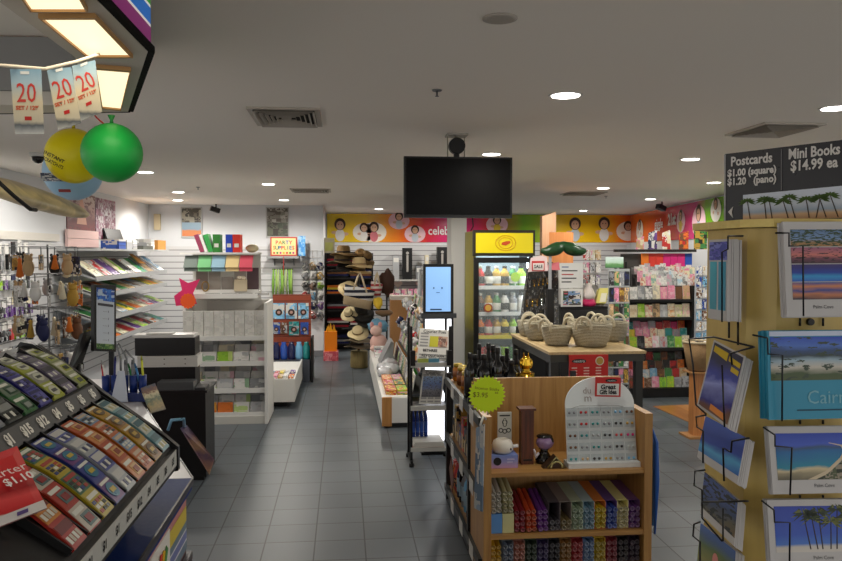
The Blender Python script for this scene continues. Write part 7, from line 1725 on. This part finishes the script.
MB().slab(sp_(781, 190), sp_(781.8, 190), sp_(781.8, 149), sp_(781, 149), .001).build('divider_line', mat((110, 110, 112), .5), sg)
MB().slab(sp_(724, 223), sp_(725.5, 223), sp_(725.5, 154.5), sp_(724, 154.5), .001).build('edge_trim', mat((160, 160, 158), .4), sg)
MB().prism([sp_(728, 212), sp_(733, 206.5), sp_(731.6, 212), sp_(733, 218)], -nn * .001).build('arrow', SWH, sg)
ph_ = MB().slab(sp_(743, 221.5), sp_(861, 217), sp_(861, 184), sp_(743, 195), .001).build('beach_photo', view([(0, (176, 130, 84)), (.18, (206, 170, 126)), (.3, (150, 170, 190)), (.5, (190, 200, 214)), (1, (196, 206, 222))], 5, .10), sg)
g = MB(); gl_ = MB()
for k, (px, top_, lean) in enumerate(((750, 196, -3), (766, 194, -2), (772, 195, -3), (788, 196, -5), (795, 192, -6), (809, 194, -3), (816, 193, 4), (826, 192, -7), (838, 190, -8), (848, 190, 6))):
    base, tip = sp_(px, 219 - (px - 743) * .02, .003), sp_(px + lean, top_ + 5, .003)
    g.slab(base - uu * .0008, base + uu * .0008, tip + uu * .0006, tip - uu * .0006, .0008)
    for j in range(9):
        a = -.3 + j * (PI + .6) / 8; dv = uu * math.cos(a) * .021 + Vector((0, 0, math.sin(a) * .012 - .005)); sd = nn.cross(dv).normalized() * .0022
        gl_.prism([tip, tip + dv * .5 + sd, tip + dv, tip + dv * .5 - sd], -nn * .0006)
g.build('printed_pattern', mat((70, 56, 44), .7), ph_); gl_.build('palm_leaves', mat((70, 96, 44), .7), ph_)

VSKY = [(0, (214, 206, 190)), (.10, (206, 196, 170)), (.14, (40, 150, 190)), (.45, (24, 100, 176)), (.55, (70, 110, 190)), (.62, (40, 70, 170)), (1, (60, 90, 190))]
VREEF = view([(0, (20, 90, 176)), (.25, (70, 160, 206)), (.4, (16, 60, 160)), (.6, (24, 60, 150)), (.75, (50, 80, 170)), (1, (70, 100, 190))], 3, .2)
VCOVE = view([(0, (96, 90, 70)), (.15, (150, 140, 110)), (.22, (206, 190, 150)), (.28, (20, 130, 156)), (.6, (18, 100, 160)), (.68, (50, 80, 120)), (.75, (60, 90, 190)), (1, (30, 60, 170))], 3, .22)
VBEACH = view([(0, (206, 200, 190)), (.14, (196, 190, 180)), (.2, (60, 110, 190)), (.4, (40, 80, 180)), (1, (26, 56, 160))], 3, .05)
VFOREST = view([(0, (110, 90, 60)), (.2, (90, 86, 70)), (.4, (50, 70, 110)), (.7, (70, 90, 150)), (1, (60, 80, 130))], 4, .3, (30, 40, 44), .53)
VHELI = view([(0, (70, 80, 30)), (.3, (120, 120, 40)), (.6, (70, 96, 40)), (.8, (40, 80, 130)), (1, (40, 90, 170))], 3, .2)
VBOOK = view([(0, (120, 84, 60)), (.12, (110, 70, 60)), (.2, (40, 40, 130)), (.45, (150, 160, 220)), (.55, (70, 80, 170)), (.75, (60, 60, 90)), (1, (50, 50, 70))], 4, .25)
VTOWN = view([(0, (70, 84, 40)), (.15, (60, 80, 40)), (.3, (196, 190, 176)), (.45, (150, 176, 190)), (.55, (40, 60, 70)), (.7, (40, 70, 120)), (.8, (70, 110, 190)), (1, (30, 70, 180))], 4, .18, (40, 60, 40), .60)
CARDW2 = mat((190, 188, 186), .5)
POSTX = Vector((0, 0, 0))
def stack(q, outv, n, th, mfront, msheet, lab_front, lab_back, name, cat, group, prints, gap=.0006):
    """a pocket of cards: the front one carries the picture, the others show their edges behind it"""
    a, b, c, d = q; c = b + (d - a); q = (a, b, c, d); nrm = (b - a).cross(d - a).normalized()
    for k in range(n):
        off = -nrm * (k * (th + gap)) + Vector((0, 0, R.uniform(-.0015, .0015) if k else 0)) + (b - a).normalized() * (R.uniform(-.0015, .0015) if k else 0)
        aa, bb2, cc, dd = [p_ + off for p_ in q]
        t = T(name, lab_front if k == 0 else f'{lab_back}, {ORD[k - 1]} back', cat, (aa + bb2) / 2, group)
        MB().slab(aa, bb2, cc, dd, th).build('sheet', msheet, t)
        if k == 0:
            for (s0_, t0, s1_, t1, m_) in prints:
                P = lambda s, t_: aa + (bb2 - aa) * s + (dd - aa) * t_ + (cc - bb2 - dd + aa) * s * t_ + nrm * .0008
                MB().slab(P(s0_, t0), P(s1_, t0), P(s1_, t1), P(s0_, t1), .0006).build('picture', m_, t)
            front = (t, aa, bb2, cc, dd, nrm)
    return front
def wire(pts, label_, r=.0016):
    MB().tube(pts, r, 6).build('wire_holder', WIRE, psd)
# ---- front face pockets
def FQ(q, Y0, Y1): return [A(*q[0], Y0), A(*q[1], Y0), A(*q[2], Y1), A(*q[3], Y1)]
VPALM = view([(0, (176, 130, 80)), (.25, (150, 120, 80)), (.4, (120, 150, 190)), (1, (90, 120, 160))], 5, .2, (44, 66, 36), .5)
VPINK = view([(0, (60, 40, 50)), (.3, (110, 60, 80)), (.5, (206, 120, 110)), (1, (150, 90, 120))], 4, .2, (50, 30, 40), .58)
VDEEP = view([(0, (40, 90, 190)), (.3, (40, 150, 206)), (.5, (20, 60, 160)), (.8, (40, 40, 120)), (1, (60, 50, 110))], 3, .1)
VDUSK = view([(0, (40, 40, 60)), (.3, (190, 120, 80)), (.5, (60, 70, 140)), (.75, (206, 130, 80)), (1, (60, 80, 150))], 3, .3)
t, aa, bb2, cc, dd, nr = stack(FQ(((787, 317), (853, 316), (850, 221), (783, 222)), 1.235, 1.25), None, 6, .0022, None, [CARDW2], 'front white postcard with four stacked beach pictures, highest pocket facing the camera', 'white edged postcard behind the one with four beach pictures', 'postcard', 'postcard', 'postcards in the highest front pocket', ((.10, .74, .93, .92, VPALM), (.10, .56, .93, .73, VPINK), (.10, .37, .93, .55, VDEEP), (.10, .18, .93, .36, VDUSK)))
text('Palm Cove', .0085, aa + (bb2 - aa) * .55 + (dd - aa) * .10 + nr * .0012, bb2 - aa, dd - aa, mat((60, 60, 64), .6), t)
TEAL = mat((46, 140, 170), .35)
t, aa, bb2, cc, dd, nr = stack(FQ(((769, 420), (862, 418), (861, 329), (767, 331)), 1.215, 1.225), None, 5, .005, None, [TEAL, TEAL], 'front teal mini book with a bay photograph on its upper half', 'teal mini book behind the front one with the bay photograph', 'mini_book', 'book', 'teal mini books', ((.03, .44, 1.0, .93, VTOWN), (.02, .94, 1.0, .995, mat((196, 206, 226), .5))))
text('Cairns', .032, aa + (bb2 - aa) * .66 + (dd - aa) * .24 + nr * .0012, bb2 - aa, dd - aa, mat((120, 176, 190), .4), t); MB().slab(*[aa + (bb2 - aa) * s + (dd - aa) * u_ + nr * .0012 for s, u_ in ((.30, .095), (.95, .095), (.95, .11), (.30, .11))], .0005).build('caption_line', mat((20, 70, 90), .5), t)
t, aa, bb2, cc, dd, nr = stack(FQ(((773, 494), (872, 492), (869, 426), (768, 427)), 1.215, 1.24), None, 6, .0022, None, [CARDW2], 'front postcard of a curving blue bay, below the teal mini books', 'white edged postcard behind the curving bay one', 'postcard', 'postcard', 'postcards of the curving bay', ((.06, .20, .96, .90, VCOVE),))
text('Palm Cove', .0085, aa + (bb2 - aa) * .52 + (dd - aa) * .11 + nr * .0012, bb2 - aa, dd - aa, mat((70, 70, 72), .6), t)
pc = MB(); P = lambda s, u_: aa + (bb2 - aa) * s + (dd - aa) * u_ + nr * .0012
pc.prism([P(.36, .205), P(.55, .33), P(.70, .52), P(.745, .62), P(.72, .70), P(.60, .745), P(.60, .755), P(.74, .715), P(.775, .62), P(.71, .47), P(.56, .28), P(.44, .205)], -nr * .0004).build('printed_shore', mat((206, 190, 160), .5), t)
MB().prism([P(.44, .205), P(.54, .27), P(.68, .42), P(.80, .60), P(.96, .62), P(.96, .205)], -nr * .0004).build('printed_trees', prn([(50, 64, 40), (80, 90, 60), (150, 140, 120), (40, 50, 34)], 8, 6, 3), t)
t, aa, bb2, cc, dd, nr = stack(FQ(((771, 566), (872, 564), (869, 499), (767, 500)), 1.215, 1.24), None, 6, .0022, None, [CARDW2], 'front postcard of palms on a beach, lowest pocket facing the camera', 'white edged postcard behind the palm beach one', 'postcard', 'postcard', 'postcards of the palm beach', ((.06, .20, .96, .90, VBEACH),))
text('Palm Cove', .0085, aa + (bb2 - aa) * .52 + (dd - aa) * .11 + nr * .0012, bb2 - aa, dd - aa, mat((70, 70, 72), .6), t)
tk = MB(); lv = MB(); P = lambda s, u_: aa + (bb2 - aa) * s + (dd - aa) * u_ + nr * .0012
for (s_, top_, ln) in ((.40, .78, -.05), (.47, .72, -.04), (.52, .80, -.02), (.60, .66, .02), (.66, .84, .03), (.74, .70, .03), (.80, .80, .04), (.88, .74, -.02)):
    tk.slab(P(s_ - .006, .24), P(s_ + .006, .24), P(s_ + ln + .004, top_), P(s_ + ln - .004, top_), .0004)
    for j in range(9):
        a = -.5 + j * (PI + 1) / 8; lv.prism([P(s_ + ln, top_), P(s_ + ln + .06 * math.cos(a) - .012 * math.sin(a), top_ + .08 * math.sin(a) + .015), P(s_ + ln + .13 * math.cos(a), top_ + .13 * math.sin(a) - .06), P(s_ + ln + .06 * math.cos(a) + .02 * math.sin(a), top_ + .07 * math.sin(a) - .035)], -nr * .0003)
tk.build('printed_trunk', mat((60, 50, 44), .6), t); lv.build('printed_leaves', prn([(44, 60, 36), (60, 76, 40), (110, 116, 56), (36, 50, 34)], 8, 8, 2), t)
for pts in (((780, 233), (789, 233), (789, 246), (803, 246), (803.5, 316)), ((757, 335), (767.5, 338), (768, 354), (782.5, 355), (782, 421)), ((767.6, 427.5), (775, 435), (775, 446), (792, 447.6), (790, 495)), ((766, 501), (774, 510), (774.6, 522), (790, 522.5), (789.5, 567))):
    W = [A(pts[0][0] - 4, pts[0][1], 1.30), A(pts[0][0] - 4, pts[0][1], 1.205)] + [A(x, y, 1.205) for x, y in pts[1:]]
    wire(W, '')
# backs of the wire pockets (pairs of uprights on the timber)
for px, y0, y1 in ((800, 318, 326), (823, 318, 326), (800, 420, 424), (823, 420, 424), (800, 495, 498), (823, 495, 498)):
    a, b = A(px, y1, 1.30), A(px, y0, 1.30); MB().tube([a, b], .0022, 6).build('wire_upright', WIRE, psd)
kb = A(811, 322, 1.30); MB().lathe([(.006, -.006), (.007, 0)], (kb.x, 1.304, kb.z), 12, axis='y').build('fixing', WIRE, psd)
# ---- side face pockets
def LQ(q, Xb, Xt): return [AX(*q[0], Xb), AX(*q[1], Xb), AX(*q[2], Xt), AX(*q[3], Xt)]
t, aa, bb2, cc, dd, nr = stack(LQ(((708, 318), (727, 321), (728, 236), (709, 240)), .676, .684), None, 7, .0032, None, [CARDW2], 'front tall postcard with teal sea strips, highest pocket on the side of the stand', 'white edged tall postcard behind the teal strip one', 'postcard', 'postcard', 'tall postcards on the stand side', ((.05, .74, .97, .97, prn([(60, 70, 160), (90, 90, 190), (50, 60, 130), (120, 130, 206)], 3, 3, 2, axes='xyz')), (.10, .12, .45, .72, view([(0, (60, 150, 170)), (1, (40, 170, 190))], 4, .3)), (.55, .12, .92, .72, view([(0, (50, 140, 170)), (1, (30, 150, 180))], 5, .3))))
t, aa, bb2, cc, dd, nr = stack(LQ(((697, 405), (728, 428), (754.5, 354.6), (714, 339.6)), .632, .69), None, 5, .003, None, [CARDW2], 'tilted travel booklet with a blue waterfall cover and yellow title', 'white edged booklet behind the waterfall one', 'travel_booklet', 'booklet', 'travel booklets', ((.05, .03, .97, .97, VBOOK),))
P = lambda s, u_: aa + (bb2 - aa) * s + (dd - aa) * u_ + (cc - bb2 - dd + aa) * s * u_ + nr * .0014
yl = mat((206, 176, 40), .5)
for q in (((.10, .84), (.55, .80), (.55, .92), (.10, .93)), ((.60, .82), (.95, .80), (.95, .87), (.60, .89)), ((.72, .70), (.95, .69), (.95, .76), (.72, .77))): MB().slab(*[P(*v) for v in q], .0005).build('printed_title', yl, t)
MB().slab(P(.40, .06), P(.85, .05), P(.85, .13), P(.40, .14), .0005).build('printed_panel', mat((226, 140, 60), .5), t)
for q, Xb, Xt, m_, l1, l2, grp, nm in (
    (((697, 457), (737, 484), (749, 437), (706, 416)), .648, .684, VREEF, 'front deep blue reef postcard, directly below the tilted booklet', 'white edged postcard behind the blue reef one', 'blue reef postcards', 0),
    (((700, 513), (734, 546), (749, 497), (705, 472)), .648, .684, VFOREST, 'front postcard of blue forest shade, below the reef postcard', 'white edged postcard behind the forest one', 'forest postcards', 1),
    (((697, 566), (733, 600), (747, 554), (701, 523)), .648, .684, VHELI, 'front olive green flower postcard, lowest on the side of the stand', 'white edged postcard behind the olive green one', 'olive postcards', 2)):
    t, aa, bb2, cc, dd, nr = stack(LQ(q, Xb, Xt), None, 6, .0028, None, [CARDW2], l1, l2, 'postcard', 'postcard', grp, ((.0, .16 if nm < 2 else .0, 1.0, 1.0, m_),))
    if nm == 2:
        P = lambda s, u_: aa + (bb2 - aa) * s + (dd - aa) * u_ + (cc - bb2 - dd + aa) * s * u_ + nr * .0014
        MB().prism([P(.5 + .08 * math.cos(a), .45 + .16 * math.sin(a)) for a in [i * PI / 8 for i in range(16)]], -nr * .0004).build('printed_flower', mat((206, 130, 120), .5), t)
for pts in ([(754, 347), (731, 353), (732, 365)], [(754, 347), (714, 337), (689, 339), (693, 365), (696, 405), (706, 414)], [(722, 365), (724.5, 427)],
            [(706, 415), (696, 417), (697, 427), (703, 431), (703, 463)], [(749, 438), (732, 441), (731, 452), (723, 448), (724, 481)],
            [(705, 470), (695, 471), (694, 485), (702, 490), (702, 518), (722, 541)], [(748, 501), (702, 502)], [(723, 508), (723, 541)],
            [(700, 522), (694, 524), (693, 536), (700, 542), (700, 566)], [(743, 236), (728, 236)], [(728, 236), (728, 249), (722, 252), (722, 322)]):
    Xw = .624 if pts[0][1] > 330 else .668
    W = [AX(x, y, Xw) for x, y in pts]
    wire(W, '')
for px, y0, y1 in ((729, 322, 338), (738, 322, 345)):
    a, b = AX(px, y1, .725), AX(px, y0, .725); MB().tube([a, b], .0022, 6).build('wire_upright', WIRE, psd)
